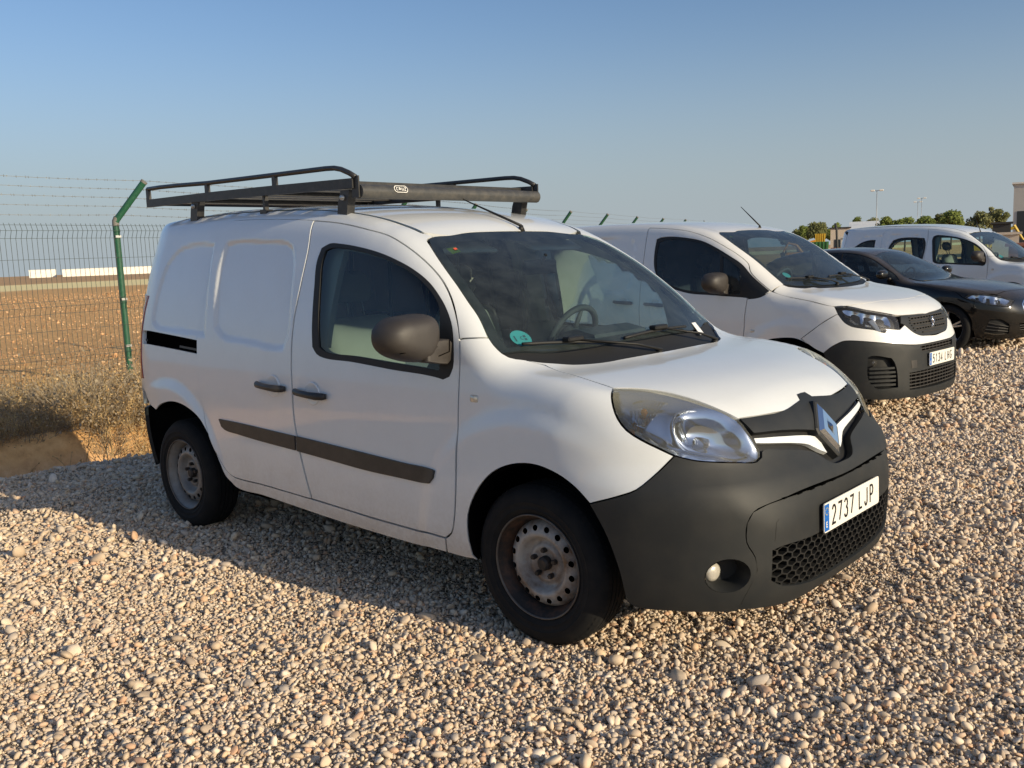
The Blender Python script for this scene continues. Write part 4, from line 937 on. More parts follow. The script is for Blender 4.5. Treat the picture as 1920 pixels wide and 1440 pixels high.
def wiper(parent, p0, p1, q, S):
    """blade from p0 to p1 on the glass, arm from the pivot q to its middle"""
    p0, p1, q = Vector(p0), Vector(p1), Vector(q)
    up = Vector((.5, 0, .86)); root = bpy.data.objects.new('wiper', None); COL.objects.link(root); root.parent = parent
    n = 12; pts = []
    for i in range(n+1):
        p = p0.lerp(p1, i/n); P, h = S.cast(np.array([[p.x, p.y, p.z]]) + np.array([[.5, 0, .86]])*.5, np.array([-.5, 0, -.86]), 0, 1.2, n=150)
        pts.append(Vector(P[0]) + up*.012)
    b = MB(); b.tube(pts, .0085, 6, flat=.8); b.build('blade', M['rubber'], root, smooth=True)
    m = pts[n//2] + up*.014
    c = MB(); c.box((-.02, -.05, -.008), (.02, .05, .012), c=m, bev=.005); c.build('clip', M['plastic'], root)
    a = MB(); qq = q + up*.02; a.tube([qq, qq.lerp(m, .3) + up*.012, m], [.012, .009, .007], 8, flat=.6); a.build('arm', M['plastic'], root, smooth=True)
    k = MB(); k.lathe([(0, .02), (.014, .018), (.018, 0)], 16, 'z', tuple(q)); k.build('pivot_cap', M['plastic'], root, smooth=True)
    return root

def seat(parent, x, y, material, w=.50, bench=False, dark=False):
    root = bpy.data.objects.new('seat', None); COL.objects.link(root); root.parent = parent
    b = MB(); b.box((-.25, -w/2, -.09), (.27, w/2, .06), c=(x, y, .62), bev=.04); b.build('seat_cushion', material, root, angle=60)
    R = Matrix.Rotation(math.radians(-16), 3, 'Y')
    bb = MB(); bb.box((-.07, -w/2 + .01, 0), (.06, w/2 - .01, .60), R=R, c=(x - .27, y, .64), bev=.05); bb.build('seat_back', material, root, angle=60)
    for dy in ((-.13, .13) if bench else (0,)):
        h = MB(); h.box((-.045, -.13, 0), (.045, .13, .17), R=R, c=(x - .455, y + dy, 1.29), bev=.04); h.build('headrest', material, root, angle=60)
        for dd in (-.05, .05):
            s = MB(); s.tube([Vector((x - .435, y + dy + dd, 1.22)), Vector((x - .458, y + dy + dd, 1.31))], .006, 8); s.build('headrest_rod', M['clip'], root, smooth=True)
    return root

def cabin(van, S, seat_mat, bulk=True):
    f = MB(); f.box((-3.2, -.58, .34), (-.05, .58, .36)); f.build('floor_pan', M['black'], van)
    d = MB()
    dash = [(-.72, 1.00), (-.66, 1.065), (-.50, 1.085), (-.28, 1.075), (-.05, 1.04), (-.02, 1.00), (-.10, .9), (-.44, .86), (-.46, .5), (-.62, .62), (-.70, .85)]
    d.prism(dash, 'y', -.74, .74)
    d.build('dashboard', M['dash'], van, angle=35)
    b = MB(); V = []; 
    b.prism([(-.76, .98), (-.70, 1.10), (-.60, 1.125), (-.48, 1.10), (-.45, .98)], 'y', .18, .62); b.build('instrument_hood', M['dash'], van, angle=50)
    # steering wheel on the left-hand side
    c = Vector((-.80, .40, 1.05)); ax = Vector((-.90, 0, .42)).normalized(); e1 = Vector((0, 1, 0)); e2 = ax.cross(e1)
    w = MB(); w.tube([c + .185*(math.cos(a)*e1 + math.sin(a)*e2) for a in [2*PI*k/40 for k in range(40)]], .017, 10, closed=True)
    sw = w.build('steering_wheel', M['dash'], van, smooth=True)
    h = MB(); h.lathe([(0, .05), (.06, .045), (.075, .02), (.07, -.02), (.03, -.2)], 20, 'z', (0, 0, 0))
    hb = h.build('steering_hub', M['dash'], sw, smooth=True); hb.matrix_local = Matrix.Translation(c) @ ax.to_track_quat('Z', 'Y').to_matrix().to_4x4()
    for a in (0, PI, 1.5*PI):
        s = MB(); s.tube([c, c + .18*(math.cos(a)*e1 + math.sin(a)*e2)], [.022, .014], 8, flat=.6); s.build('spoke', M['dash'], sw, smooth=True)
    seat(van, -1.15, -.40, seat_mat, w=.50); seat(van, -1.18, .42, seat_mat)
    if bulk:
        q = MB(); q.box((-.01, -.80, .33), (.01, .80, 1.05), c=(-1.62, 0, 0)); q.build('bulkhead', M['bulkhead'], van)
        for k in range(6):
            q = MB(); q.tube([(-1.62, -.70 + .28*k, 1.05), (-1.62, -.62 + .248*k, 1.68)], .009, 8); q.build('bulkhead_bar', M['bulkhead'], van, smooth=True)
    m = MB(); m.box((-.012, -.12, -.035), (.012, .12, .035), c=(-.66, 0, 1.44), bev=.01); rm = m.build('rear_view_mirror', M['plastic'], van, angle=50)
    m = MB(); m.tube([(-.655, 0, 1.45), (-.62, 0, 1.50)], .008, 8); m.build('mirror_stalk', M['plastic'], rm)
    for y in (-.33, .33):
        v = MB(); v.box((-.10, -.20, -.008), (.08, .20, .008), R=Matrix.Rotation(math.radians(25), 3, 'Y'), c=(-.88, y, 1.555), bev=.006); v.build('sun_visor', M['lining'], van, angle=50)
    for y in (-.66, .66):
        v = MB(); v.tube([(-1.50, y*1.14, 1.45), (-1.42, y*1.12, 1.1), (-1.38, y*1.05, .85)], .018, 6, flat=.12, up=(0, 1, 0)); v.build('seat_belt', M['seat_dark'], van)

def glass_region(S, van, outline_frame, outline_glass, door, mirror):
    patch(S, outline_frame, SIDE, 'window_frame', M['rubber'], door, holes=[outline_glass], gap=-.0005, off=.0005, sp=.05, rim=.012, bev=.003, mirror=mirror)
    patch(S, outline_glass, SIDE, 'window_glass', M['glass'], door, gap=-.004, off=-.007, sp=.06, rim=0, bev=0, mirror=mirror)

def van_body(van, S, passenger=False, paint='paint', seat_mat='seat', plate='2737 LJP', rims='steel_white'):
    P = M[paint]; L = VAN_LINES
    A = {k: np.array(v, float) for k, v in L.items()}
    slot = A['slot']
    union = None
    wf = A['window_frame']; wg = A['window_glass']
    xw = []                                                     # extra side windows of the people carrier
    if passenger:
        def yz(x, z): return (x, -float(S.wide(np.array([x]), np.array([z]))[0]), z)
        sdw = [yz(*q) for q in ((-1.52, 1.10), (-1.50, 1.45), (-1.54, 1.54), (-1.70, 1.565), (-2.02, 1.565), (-2.14, 1.53), (-2.20, 1.42), (-2.25, 1.13), (-2.20, 1.09), (-1.9, 1.07))]
        rqw = [yz(*q) for q in ((-2.50, 1.12), (-2.50, 1.55), (-2.62, 1.55), (-2.80, 1.50), (-2.95, 1.38), (-3.04, 1.20), (-3.02, 1.14), (-2.9, 1.12))]
        xw = [np.array(sdw), np.array(rqw)]
    for mr in (False, True):
        # painted panels
        bh = [slot] + ([xw[1]] if passenger else [])
        bs = patch(S, A['body_side'], SIDE, 'body_side', P, van, holes=bh, mirror=mr, sp=.017 if not passenger else .04, rim=.02)
        patch(S, slot, SIDE, 'door_rail', M['black'], bs, gap=-.006, off=-.022, sp=.05, rim=0, bev=0, mirror=mr)
        ln = smooth_line([slot[0] + [0, 0, -.012], slot[1] + [0, 0, -.012]], .05, closed=False)
        strip_on(S, np.array([slot[0], slot[1]]) - [0, 0, .05], SIDE, .012, -.006, 'rail_lip', M['trim'], bs, mirror=mr)
        fd = patch(S, A['front_door'], SIDE, 'front_door', P, van, holes=[wf], mirror=mr, sp=.026, rim=.02, hole_gap=.001)
        glass_region(S, van, wf, wg, fd, mr)
        tri = [wg[8] + [.0, 0, -.01], wg[9], wg[10]]
        sd = patch(S, A['sliding_door'], SIDE, 'sliding_door', P, van, holes=[xw[0]] if passenger else [], mirror=mr, sp=.015 if not passenger else .035, rim=.02, off=.004)
        fe = patch(S, A['fender'], FEND, 'fender', P, van, mirror=mr, sp=.026, rim=.02)
        if passenger:
            for w_, par in ((xw[0], sd), (xw[1], bs)):
                c0 = w_.mean(0); inn = c0 + (w_ - c0)*[.90, 1, .88]
                patch(S, w_, SIDE, 'window_frame', M['rubber'], par, holes=[inn], gap=-.0005, sp=.06, mirror=mr, bev=.003)
                patch(S, inn, SIDE, 'window_glass', M['glass'], par, gap=-.004, off=-.007, sp=.07, rim=0, bev=0, mirror=mr)
        # black sheets added behind the panels, standing in for shade in the gaps
        patch(S, A['front_door'], SIDE, 'door_gap_shade', M['black'], fd, holes=[wf], gap=-.02, hole_gap=-.004, off=-.024, sp=.07, rim=0, bev=0, mirror=mr)
        patch(S, A['sliding_door'], SIDE, 'door_gap_shade', M['black'], sd, holes=[xw[0]] if passenger else [], gap=-.02, off=-.026, sp=.07, rim=0, bev=0, mirror=mr)
        patch(S, A['fender'], FEND, 'fender_gap_shade', M['black'], fe, gap=-.008, off=-.024, sp=.08, rim=0, bev=0, mirror=mr)
        # mouldings, handles, indicator
        patch(S, A['mould_door'], SIDE, 'moulding', M['trim'], fd, gap=0, off=.011, sp=.05, rim=.013, bev=.005, mirror=mr)
        patch(S, A['mould_sd'], SIDE, 'moulding', M['trim'], sd, gap=0, off=.013, sp=.05, rim=.013, bev=.005, mirror=mr)
        door_handle(S, fd, A['handle_fd'].mean(0), .235, mr); door_handle(S, sd, A['handle_sd'].mean(0) + [0, -.004, 0], .235, mr)
        i = A['indicator'][0]; sg = 1 if mr else -1
        ib = MB(); ib.box((-.024, -.004, -.016), (.024, .008, .016), c=(i[0], sg*abs(i[1]), i[2]), bev=.006); ib.build('side_indicator', M['fog_lens'], fe, angle=60)
        # drip channel
        strip_on(S, A['c_ditch'], SIDE, .030, -.004, 'drip_channel', M['mesh_wire'], van, mirror=mr)
        # wheel arches
        for key in ('f', 'r'):
            cv = np.concatenate([A['c_arch_f_bump'][::-1], A['c_arch_f_white'][1:]]) if key == 'f' else A['c_arch_r']
            c = smooth_line(cv, .04, closed=False); n = len(c)
            N = S.grad(c)
            a = c - N*.004; b = c.copy(); b[:, 1] = -.52; b[:, 2] += .03; b = b
            cx = 0 if key == 'f' else -2.697
            a2 = a.copy(); 
            V = np.concatenate([a, b]); 
            if mr: V[:, 1] *= -1
            m = MB(); m.add(V, [(j, j+1, n+j+1, n+j) for j in range(n-1)])
            m.build('arch_liner', M['black'], van, smooth=True)
            w = MB(); y0 = (1 if mr else -1)*.53
            w.prism([(cx + .50*math.cos(t), .36 + .50*math.sin(t)) for t in np.linspace(-.3, PI+.3, 24)], 'y', y0, y0*.97); w.build('arch_wall', M['black'], van)
        # headlamp
        lm = A['lamp']
        lamp = bpy.data.objects.new('headlight', None); COL.objects.link(lamp); lamp.parent = van
        rf = A['refl']
        r2 = FEND.to2(smooth_line(rf, .03))
        def depth(Pp):
            q = FEND.to2(Pp*np.array([1, -1 if False else 1, 1])); d = seg_sdf(q[:, 0], q[:, 1], r2)
            e = seg_sdf(q[:, 0], q[:, 1], FEND.to2(smooth_line(lm, .03)))
            base = -.012 - .030*sstep(0, .05, -e)
            return base - .055*sstep(0, .075, -d) + .010*np.exp(-(d/.009)**2)
        patch(S, lm, FEND, 'lamp_reflector', M['lamp_bezel'], lamp, gap=.004, sp=.008, rim=0, bev=0, mirror=mr, dispf=depth)
        patch(S, lm, FEND, 'lamp_lens', M['lens'], lamp, gap=.004, off=.001, sp=.03, rim=.008, bev=.006, mirror=mr)
        patch(S, lm, FEND, 'lamp_gap_shade', M['black'], lamp, gap=-.010, off=-.10, sp=.06, rim=0, bev=0, mirror=mr)  # black sheet added behind the lamp so its surrounding gap shows as shade
        lp = smooth_line(rf, .02); N = S.grad(lp); q = lp - N*.026
        if mr: q[:, 1] *= -1
        rg = MB(); rg.tube(q, .0045, 8, closed=True); rg.build('reflector_ring', M['chrome'], lamp, smooth=True)
        c0 = rf.mean(0); n0 = S.grad(c0[None])[0]; bc = c0 - n0*.07
        if mr: bc[1] *= -1
        bl = MB(); bl.lathe([(0, .030), (.016, .026), (.020, .0), (.02, -.02)], 16, 'x', tuple(bc)); bl.build('headlamp_bulb', M['lens_clear'], lamp, smooth=True)
        tn = A['turn']; tc = tn.mean(0); tN = S.grad(tc[None])[0]
        patch(S, tn, FEND, 'turn_signal_lens', M['lens_clear'], lamp, gap=0, off=-.016, sp=.03, rim=.008, bev=.002, mirror=mr)
        for k in range(9):
            p = tn[0]*(1 - k/9) + tn[3]*(k/9) - tN*.020; p2 = tn[8]*(1-k/9) + tn[7]*(k/9) - tN*.020
            if mr: p = p*[1, -1, 1]; p2 = p2*[1, -1, 1]
            z = MB(); z.tube([p, p2], .002, 5)
            z.build('turn_signal_rib', M['chrome'], lamp)
        bb = tn[9]*.35 + tn[5]*.65 - tN*.024
        if mr: bb = bb*[1, -1, 1]
        z = MB(); z.lathe([(0, -.014), (.009, -.010), (.013, 0), (.009, .010), (0, .014)], 14, 'z', tuple(bb)); z.build('turn_signal_bulb', M['bulb_orange'], lamp, smooth=True)
        # cabin lining and A pillar trim
        cab = [p for p in A['front_door']]
        patch(S, A['front_door'], SIDE, 'door_lining', M['lining'], fd, holes=[wg], gap=-.03, hole_gap=-.03 if False else .0, off=-.05, sp=.08, rim=0, bev=0, mirror=mr)
        pil = np.array([wf[0] + [.050, 0, -.01], wf[20] + [.050, 0, -.1], wf[20] + [-.10, -.01, -.1], wf[0] + [-.10, 0, .02]])
        patch(S, pil, SIDE, 'pillar_lining', M['lining'], van, off=-.055, sp=.08, rim=.03, bev=.008, mirror=mr)
    # roof
    dit = A['c_ditch'].copy(); dit[:, 1] += .016
    tl = [p for p in A['ws'] if p[2] > 1.59]
    ws = A['ws']; half_top = ws[-3:]                         # towards the centre line
    corner = np.array([p for p in A['body_side'][7:11]])
    roof_front = full(np.concatenate([ws[-1:], ws[-2:-1], ws[-3:-2], A['body_side'][0:0].reshape(0, 3)]))
    rear_edge = np.array([[-3.335, 0, 1.77], [-3.33, -.35, 1.765]])
    pr, _ = S.cast(np.array([[-3.325, 0, 2.2], [-3.32, -.3, 2.2], [-3.30, -.5, 2.2]]), np.array([0, 0, -1.]), 0, 1.2, n=200)
    half = np.concatenate([pr, dit[::-1], ws[-4:-1], ws[-1:]])
    roof = patch(S, full(half), TOP, 'roof', P, van, sp=.04, rim=.02)
    patch(S, full(half), TOP, 'headliner', M['lining'], roof, off=-.045, gap=.02, sp=.09, rim=0, bev=0)
    # bonnet
    hd = patch(S, full(A['hood']), TOP, 'bonnet', P, van, sp=.03, rim=.02, dispf=lambda p: -.004*np.exp(-((np.abs(p[:, 1]) - .46 - .10*(.3 - p[:, 0]))/.03)**2)*sstep(.55, .2, p[:, 0]) if False else np.zeros(len(p)))
    patch(S, full(A['hood']), TOP, 'bonnet_gap_shade', M['black'], hd, gap=-.010, off=-.025, sp=.08, rim=0, bev=0)  # added black underlay, the shade seen in the bonnet gaps
    # windscreen: glass above a line B, cowl below it
    wl = A['c_ws_low']
    Bh = []
    pb, _ = S.cast(np.array([[-.055, 0, 1.6], [-.065, -.2, 1.6], [-.085, -.4, 1.6], [-.125, -.58, 1.6], [-.175, -.70, 1.6]]), np.array([0, 0, -1.]), 0, 1.2, n=200)
    low = wl[2]
    upper = np.concatenate([pb, [low], A['c_ws_low'][1::-1], A['c_ws_side'][1:], ws[-6:-1], ws[-1:]])
    # drop duplicates
    u2 = [upper[0]]
    for q in upper[1:]:
        if np.linalg.norm(q - u2[-1]) > .012: u2.append(q)
    upper = np.array(u2)
    fu = full(upper)
    gl = patch(S, fu, WSCR, 'windscreen', M['screen'], van, gap=.001, sp=.06, rim=.006, bev=.003)
    cen = np.array([-.42, 0, 1.36])
    inn = upper.copy()
    ce = np.array([-.42, 0, 1.36])
    inn2 = []
    for q in smooth_line(upper, .05, closed=False):
        d = ce - q; d /= np.linalg.norm(d); k = .055
        if q[2] > 1.56: k = .075 + .03*math.exp(-(q[1]/.14)**2)
        if q[2] < 1.13: k = .05
        inn2.append(q + d*k)
    inn2 = np.array(inn2); inn2[0, 1] = 0; inn2[-1, 1] = 0
    patch(S, fu, WSCR, 'windscreen_border', M['rubber'], gl, holes=[full(inn2)], gap=.000, off=-.007, sp=.06, rim=0, bev=0)
    cw = np.concatenate([np.concatenate([pb, [low]]), wl[3:], A['hood'][:0].reshape(0, 3), A['hood'][[7, 6, 5, 4][0]:3:-1] if False else A['hood'][np.where(A['hood'][:, 0] < .10)[0]][::-1]])
    c2 = [cw[0]]
    for q in cw[1:]:
        if np.linalg.norm(q - c2[-1]) > .012 and not (q[1] > -.001 and len(c2) < 3): c2.append(q)
    # outline of the cowl, right half: B line outwards, then back along the bonnet edge
    hb = np.array([q for q in A['hood'] if q[0] < .075 and q[2] > 1.0 and q[0] > -.16])
    hb = hb[np.argsort(hb[:, 1])]
    cowl_half = np.concatenate([pb, [low], wl[3:-1], hb])
    c3 = [cowl_half[0]]
    for q in cowl_half[1:]:
        if np.linalg.norm(q - c3[-1]) > .010: c3.append(q)
    patch(S, full(np.array(c3)), TOP, 'cowl_panel', M['rubber'], van, gap=.001, off=-.012, sp=.05, rim=.03, bev=0)
    wiper(van, (-.19, -.68, 1.135), (-.055, -.23, 1.105), (.03, -.03, 1.055), S)
    wiper(van, (-.07, -.16, 1.11), (-.10, .38, 1.12), (.02, .46, 1.055), S)
    # nose
    c = A['c_lamp_low'][::-1]
    top = np.concatenate([[[.835, 0, .672]], A['bump_top'][::-1], c[::-1][1:] if np.linalg.norm(c[-1]-A['bump_top'][0]) < .1 else c])
    lampc = A['c_lamp_low']
    bt = A['bump_bottom']
    insr = A['ins']
    half = np.concatenate([[[.835, 0, .672]], A['bump_top'][::-1], lampc, A['c_bump_seam'][1:], A['c_arch_f_bump'][1:-1], bt[:-3], insr[::-1][0:1], insr[::-1][1:], A['ins_top'][1:2], [[.858, 0, .628]]])
    h2 = [half[0]]
    for q in half[1:]:
        if np.linalg.norm(q - h2[-1]) > .008: h2.append(q)
    half = np.array(h2)
    fog = A['fog']; fc = fog[0]
    fl = []
    for k in range(24):
        a = 2*PI*k/24; q2 = NOSE.to2(fc[None])[0] + np.array([.062*math.cos(a), .060*math.sin(a)]); fl.append(q2)
    fl = np.array(fl); flp = NOSE.cast(S, fl); flm = mir(flp)
    def bdisp(p):
        # the upper lip stands a little proud of the insert
        return .006*sstep(.60, .66, p[:, 2])
    bm_ = patch(S, full(half), NOSE, 'front_bumper', M['bumper'], van, holes=[flp, flm], gap=.0015, sp=.026, rim=.03, bev=.006, dispf=bdisp, corner=40)
    insh = np.concatenate([[[.858, 0, .622]], A['ins_top'][1:2] - [0, 0, .006], insr, bt[-1:], [[.845, 0, .212]]])
    mz = [(-.535, .452), (-.50, .458), (-.30, .452), (0, .448)]
    mb_ = [(0, .262), (-.25, .272), (-.42, .300), (-.50, .322), (-.535, .345)]
    def cx(y, z):
        Pp, _ = S.cast(np.array([[1.3, y, z]]), np.array([-1., 0, 0]), 0, 1.2, n=200); return Pp[0]
    meshh = np.array([cx(*q) for q in mb_ + mz])
    hk = [cx(*q) for q in ((-.52, .55), (-.505, .56), (-.475, .555), (-.47, .485), (-.53, .485))]
    ins_ = patch(S, full(insh), NOSE, 'bumper_insert', M['bumper'], van, holes=[full(meshh)], gap=.003, off=-.006, sp=.03, rim=.03, bev=.006)
    patch(S, np.array(hk), NOSE, 'tow_eye_cover', M['bumper'], ins_, gap=0, off=-.0035, sp=.05, rim=.004, bev=.002)
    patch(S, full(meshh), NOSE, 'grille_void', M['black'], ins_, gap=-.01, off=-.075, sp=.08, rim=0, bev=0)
    big = full(half)
    for k in range(11):
        y = -.46 + k*.082; p = cx(y, .6265); b_ = MB(); b_.box((-.006, -.016, -.0022), (.0065, .016, .0022), c=p); b_.build('groove_slot', M['black'], ins_)
    # honeycomb
    cells = MB(); cw_, ch = .042, .0295
    poly = NOSE.to2(smooth_line(full(meshh), .03))
    Vh = []; Fh = []
    centers = []
    for r in range(-1, 8):
        for k in range(-16, 17):
            u = (k + (.5 if r % 2 else 0))*cw_; v = .262 + r*ch*.86
            centers.append((u, v))
    cc = np.array(centers); d = seg_sdf(cc[:, 0], cc[:, 1], poly); cc = cc[d < .012]
    O = []; 
    hexo = [(0, ch*.58), (-cw_/2, ch*.28), (-cw_/2, -ch*.28), (0, -ch*.58), (cw_/2, -ch*.28), (cw_/2, ch*.28)]
    k1 = .84
    for u, v in cc:
        for a, b in hexo: O.append((u+a, v+b))
        for a, b in hexo: O.append((u+a*k1, v+b*k1))
    O = np.array(O); Pc = NOSE.cast(S, O); Nc = S.grad(Pc)
    for i in range(len(cc)):
        b = i*12
        o = len(Vh)
        Vh += (Pc[b:b+12] - Nc[b:b+12]*.016).tolist() + (Pc[b+6:b+12] - Nc[b+6:b+12]*.040).tolist()
        for j in range(6):
            j2 = (j+1) % 6
            Fh.append((o+j, o+j2, o+6+j2, o+6+j)); Fh.append((o+6+j, o+6+j2, o+12+j2, o+12+j))
    hm = MB(); hm.add(Vh, Fh); tag(hm.build('honeycomb_grille', M['plastic'], ins_, fix=False), kind='stuff')
    for sg, lp in ((-1, flp), (1, flm)):
        N = S.grad(lp); cN = S.grad(lp.mean(0)[None])[0]; cen = lp.mean(0)
        m = MB(); V = []; 
        for k, o in ((1.0, 0.0), (.93, -.012), (.80, -.045), (.72, -.075)):
            V += (cen + (lp - cen)*k + cN*o).tolist()
        n = len(lp); F = []
        for j in range(3):
            for i in range(n): F.append((j*n+i, j*n+(i+1) % n, (j+1)*n+(i+1) % n, (j+1)*n+i))
        m.add(V, F); m.add((cen + (lp-cen)*.73 + cN*-.074).tolist(), [tuple(range(n))])
        fb = m.build('fog_lamp_recess', M['bumper'], bm_, angle=50)
        q = cen + cN*-.030 + np.array([-.030, sg*.028, .004])
        lm_ = MB(); lm_.lathe([(0, .012), (.02, .010), (.031, .003), (.034, -.006), (.034, -.03)], 24, 'x', (0, 0, 0))
        lo = lm_.build('fog_lamp', M['fog_lens'], fb, smooth=True)
        lo.matrix_local = Matrix.Translation(Vector(q)) @ Matrix.Rotation(sg*math.radians(14), 4, 'Z')
    # upper grille
    hf = A['hood'][-9:]
    hood = A['hood']; k0 = int(np.argmin(np.linalg.norm(hood - A['c_lamp_top'][-1], axis=1)))
    he = hood[k0:]
    gl_ = A['grille_low']
    gp_half = np.concatenate([he[:-2], [[.703, -.05, .912], [.690, -.03, .922], [.690, 0, .922]]])
    band = np.concatenate([[[.80, 0, .742]], gl_[::-1], he[:-3] if len(he) > 4 else he, [he[-4]] if False else np.zeros((0, 3)), [[.712, -.055, .903], [.690, -.036, .921], [.688, 0, .922]]])
    b2 = [band[0]]
    for q in band[1:]:
        if np.linalg.norm(q - b2[-1]) > .01: b2.append(q)
    gb = patch(S, full(np.array(b2)), NOSE, 'grille_band', M['bumper'], van, gap=.002, off=.004, sp=.03, rim=.03, bev=.004)
    back = np.concatenate([[[.75, 0, .86]], gl_[::-1] + [0, 0, .01], [A['c_lamp_inner'][1]], [A['c_lamp_inner'][2]], A['bump_top'], [[.835, 0, .672]]])
    patch(S, full(back), NOSE, 'grille_backing', M['plastic'], gb, gap=-.012, off=-.028, sp=.05, rim=0, bev=0)
    for mr in (False, True):
        patch(S, A['chev'], NOSE, 'grille_strip', P, gb, gap=0, off=-.004, sp=.03, rim=.018, bev=.003, mirror=mr)
    # badge: dark housing and chrome lozenge
    T0 = Vector((.726, 0, .882)); B0 = Vector((.814, 0, .702)); upv = (T0 - B0).normalized(); nv = Vector((upv.z, 0, -upv.x)); cen = (T0 + B0)/2
    def loz(w, h, off, r=0): return [cen + nv*off + upv*b*h + Vector((0, 1, 0))*a*w for a, b in ((0, -1), (1, 0), (0, 1), (-1, 0))]
    hs = MB(); lo_ = loz(.098, .150, -.03); hi_ = loz(.088, .138, .022)
    def chamf(w, h, off):
        o = []
        for (a, b), (a2, b2_) in (((0, -1), (1, 0)), ((1, 0), (0, 1)), ((0, 1), (-1, 0)), ((-1, 0), (0, -1))):
            for t in (.10, .90): o.append(cen + nv*off + upv*((b + (b2_-b)*t)*h) + Vector((0, 1, 0))*((a + (a2-a)*t)*w))
        return o
    l1 = chamf(.104, .140, -.05); l2 = chamf(.095, .128, .0); l3 = chamf(.087, .118, .005)
    hs.add(l1 + l2 + l3, [(i, (i+1) % 8, 8+(i+1) % 8, 8+i) for i in range(8)] + [(8+i, 8+(i+1) % 8, 16+(i+1) % 8, 16+i) for i in range(8)] + [tuple(range(16, 24))])
    bh_ = hs.build('badge_housing', M['bumper'], gb)
    em = MB(); a1 = loz(.074, .100, .0055); a2 = loz(.054, .074, .018); a3 = loz(.022, .038, .018); a4 = loz(.019, .033, .0055)
    em.add(a1 + a2 + a3 + a4, [(i + 4*j, (i+1) % 4 + 4*j, (i+1) % 4 + 4*(j+1), i + 4*(j+1)) for j in range(3) for i in range(4)])
    em.build('lozenge_badge', M['chrome'], bh_)
    if not passenger: number_plate(ins_, plate, .874, .507, tilt=.02, y=.006)
    # stickers on the inside of the windscreen
    def disc_on(c, r, name, m, off=-.004, n=24, sx=1):
        c = np.array(c); N = S.grad(c[None])[0]; u = np.cross([0, 0, 1], N); u /= np.linalg.norm(u); v = np.cross(N, u)
        mb = MB(); mb.add([c + N*off + r*(math.cos(2*PI*k/n)*u*sx + math.sin(2*PI*k/n)*v) for k in range(n)], [tuple(range(n))]); return mb.build(name, m, gl, fix=False), c, N, u, v
    if not passenger:
        o_, c, N, u, v = disc_on(A['sticker_c'][0] + [-.012, .012, .012], .047, 'eco_sticker', M['sticker_teal'])
        def TT(a, b, w): return tuple(c + N*(-.0032 + w) + u*a + v*b)
        letter('C', -.004, -.010, .016, .020, .0032, TT, z=.0).build('letter', M['sticker_dark'], o_, fix=False)
        for x0, y0, x1, y1 in ((-.030, -.016, -.024, .016), (.014, .003, .026, .015), (.014, -.014, .026, -.003)):
            q = MB(); q.add([TT(x0, y0, 0), TT(x1, y0, 0), TT(x1, y1, 0), TT(x0, y1, 0)], [(0, 1, 2, 3)]); q.build('printed_block', M['sticker_dark'], o_, fix=False)
        y = A['sticker_y']; N = S.grad(y)
        q = MB(); q.add(y - N*.003, [(0, 1, 2, 3)]); ys = q.build('inspection_sticker', M['sticker_yellow'], gl, fix=False)
        cc_ = y.mean(0); q = MB(); q.add([cc_ + (p - cc_)*.32 + np.array([0, .01, .006]) - N[0]*.0024 for p in y], [(0, 1, 2, 3)]); q.build('printed_block', M['red_print'], ys, fix=False)
        y = A['slip']; N = S.grad(y); q = MB(); q.add(y + N*.003, [(0, 1, 2, 3)]); q.build('paper_slip', M['paper'], gl, fix=False)
    else:
        o_, c, N, u, v = disc_on(A['sticker_c'][0] + [-.012, .012, .012], .047, 'eco_sticker', M['sticker_teal'])
    # rear: bumper corner, doors, lamps
    REAR = Proj((-1, 0, .0), t0=4.2, t1=0)
    W = S.hw
    def rc(t, z):
        Pp, _ = S.cast(np.array([[-4., -t*float(W(z)), z]]), np.array([1., 0, 0]), 0, 2.0, n=200); return Pp[0]
    rh = [rc(0, .68), rc(.5, .68), rc(.93, .69), rc(.93, 1.1), rc(.93, 1.45), rc(.93, 1.66), rc(.85, 1.72), rc(.5, 1.745), rc(0, 1.75)]
    REAR2 = Proj((-1, 0, .0)); REAR2.t0 = 4.2; REAR2.t1 = -2.2
    rd = patch(S, full(np.array(rh)), REAR2, 'rear_doors', P, van, sp=.06, rim=.02)
    patch(S, full(np.array([rc(0, .28), rc(.5, .28), rc(.9, .30), rc(.92, .5), rc(.925, .67), rc(.5, .67), rc(0, .67)])), REAR2, 'rear_bumper', M['bumper'], van, sp=.08, rim=.02)
    for mr in (False, True):
        patch(S, np.array([rc(.90, .85), rc(.978, .86), rc(.978, 1.35), rc(.90, 1.36)]), REAR2, 'tail_lamp', M['tail_red'], van, off=.006, sp=.04, rim=.01, bev=.004, mirror=mr)
        bs_ = A['c_bseam']; ar = A['c_arch_r'][0]
        rb = np.array([rc(.90, .62), rc(.93, .675)] + [q for q in bs_[1:]] + [[-2.99, ar[1], .55], [-3.03, ar[1], .40], [-3.06, ar[1]*.98, .30], rc(.93, .27), rc(.90, .30)])
        RC = Proj((-.62, -.78, 0))
        patch(S, rb, RC, 'rear_bumper', M['bumper'], van, sp=.04, rim=.02, mirror=mr, gap=.001)
    # underside
    u = MB(); u.box((-3.25, -.58, .24), (.62, .58, .30)); u.box((-2.15, -.84, .30), (-.44, .84, .335)); u.build('underbody', M['black'], van)
    # wheels
    for x, st in ((0, 0.0), (-2.697, 0.0)):
        for sg in (-1, 1):
            tyre_and_rim(van, x, sg*.762, sg, rimmat=M[rims] if x == 0 else M['steel_grey'] if rims == 'steel_white' else M[rims], barrel=M['rim_rust'] if x == 0 else M['steel_grey'], steer=math.radians(1.4) if x == 0 else 0)
    mirror_housing(S, van, -1)
    if passenger: mirror_housing(S, van, 1)
    cabin(van, S, M[seat_mat], bulk=not passenger)
    return gl

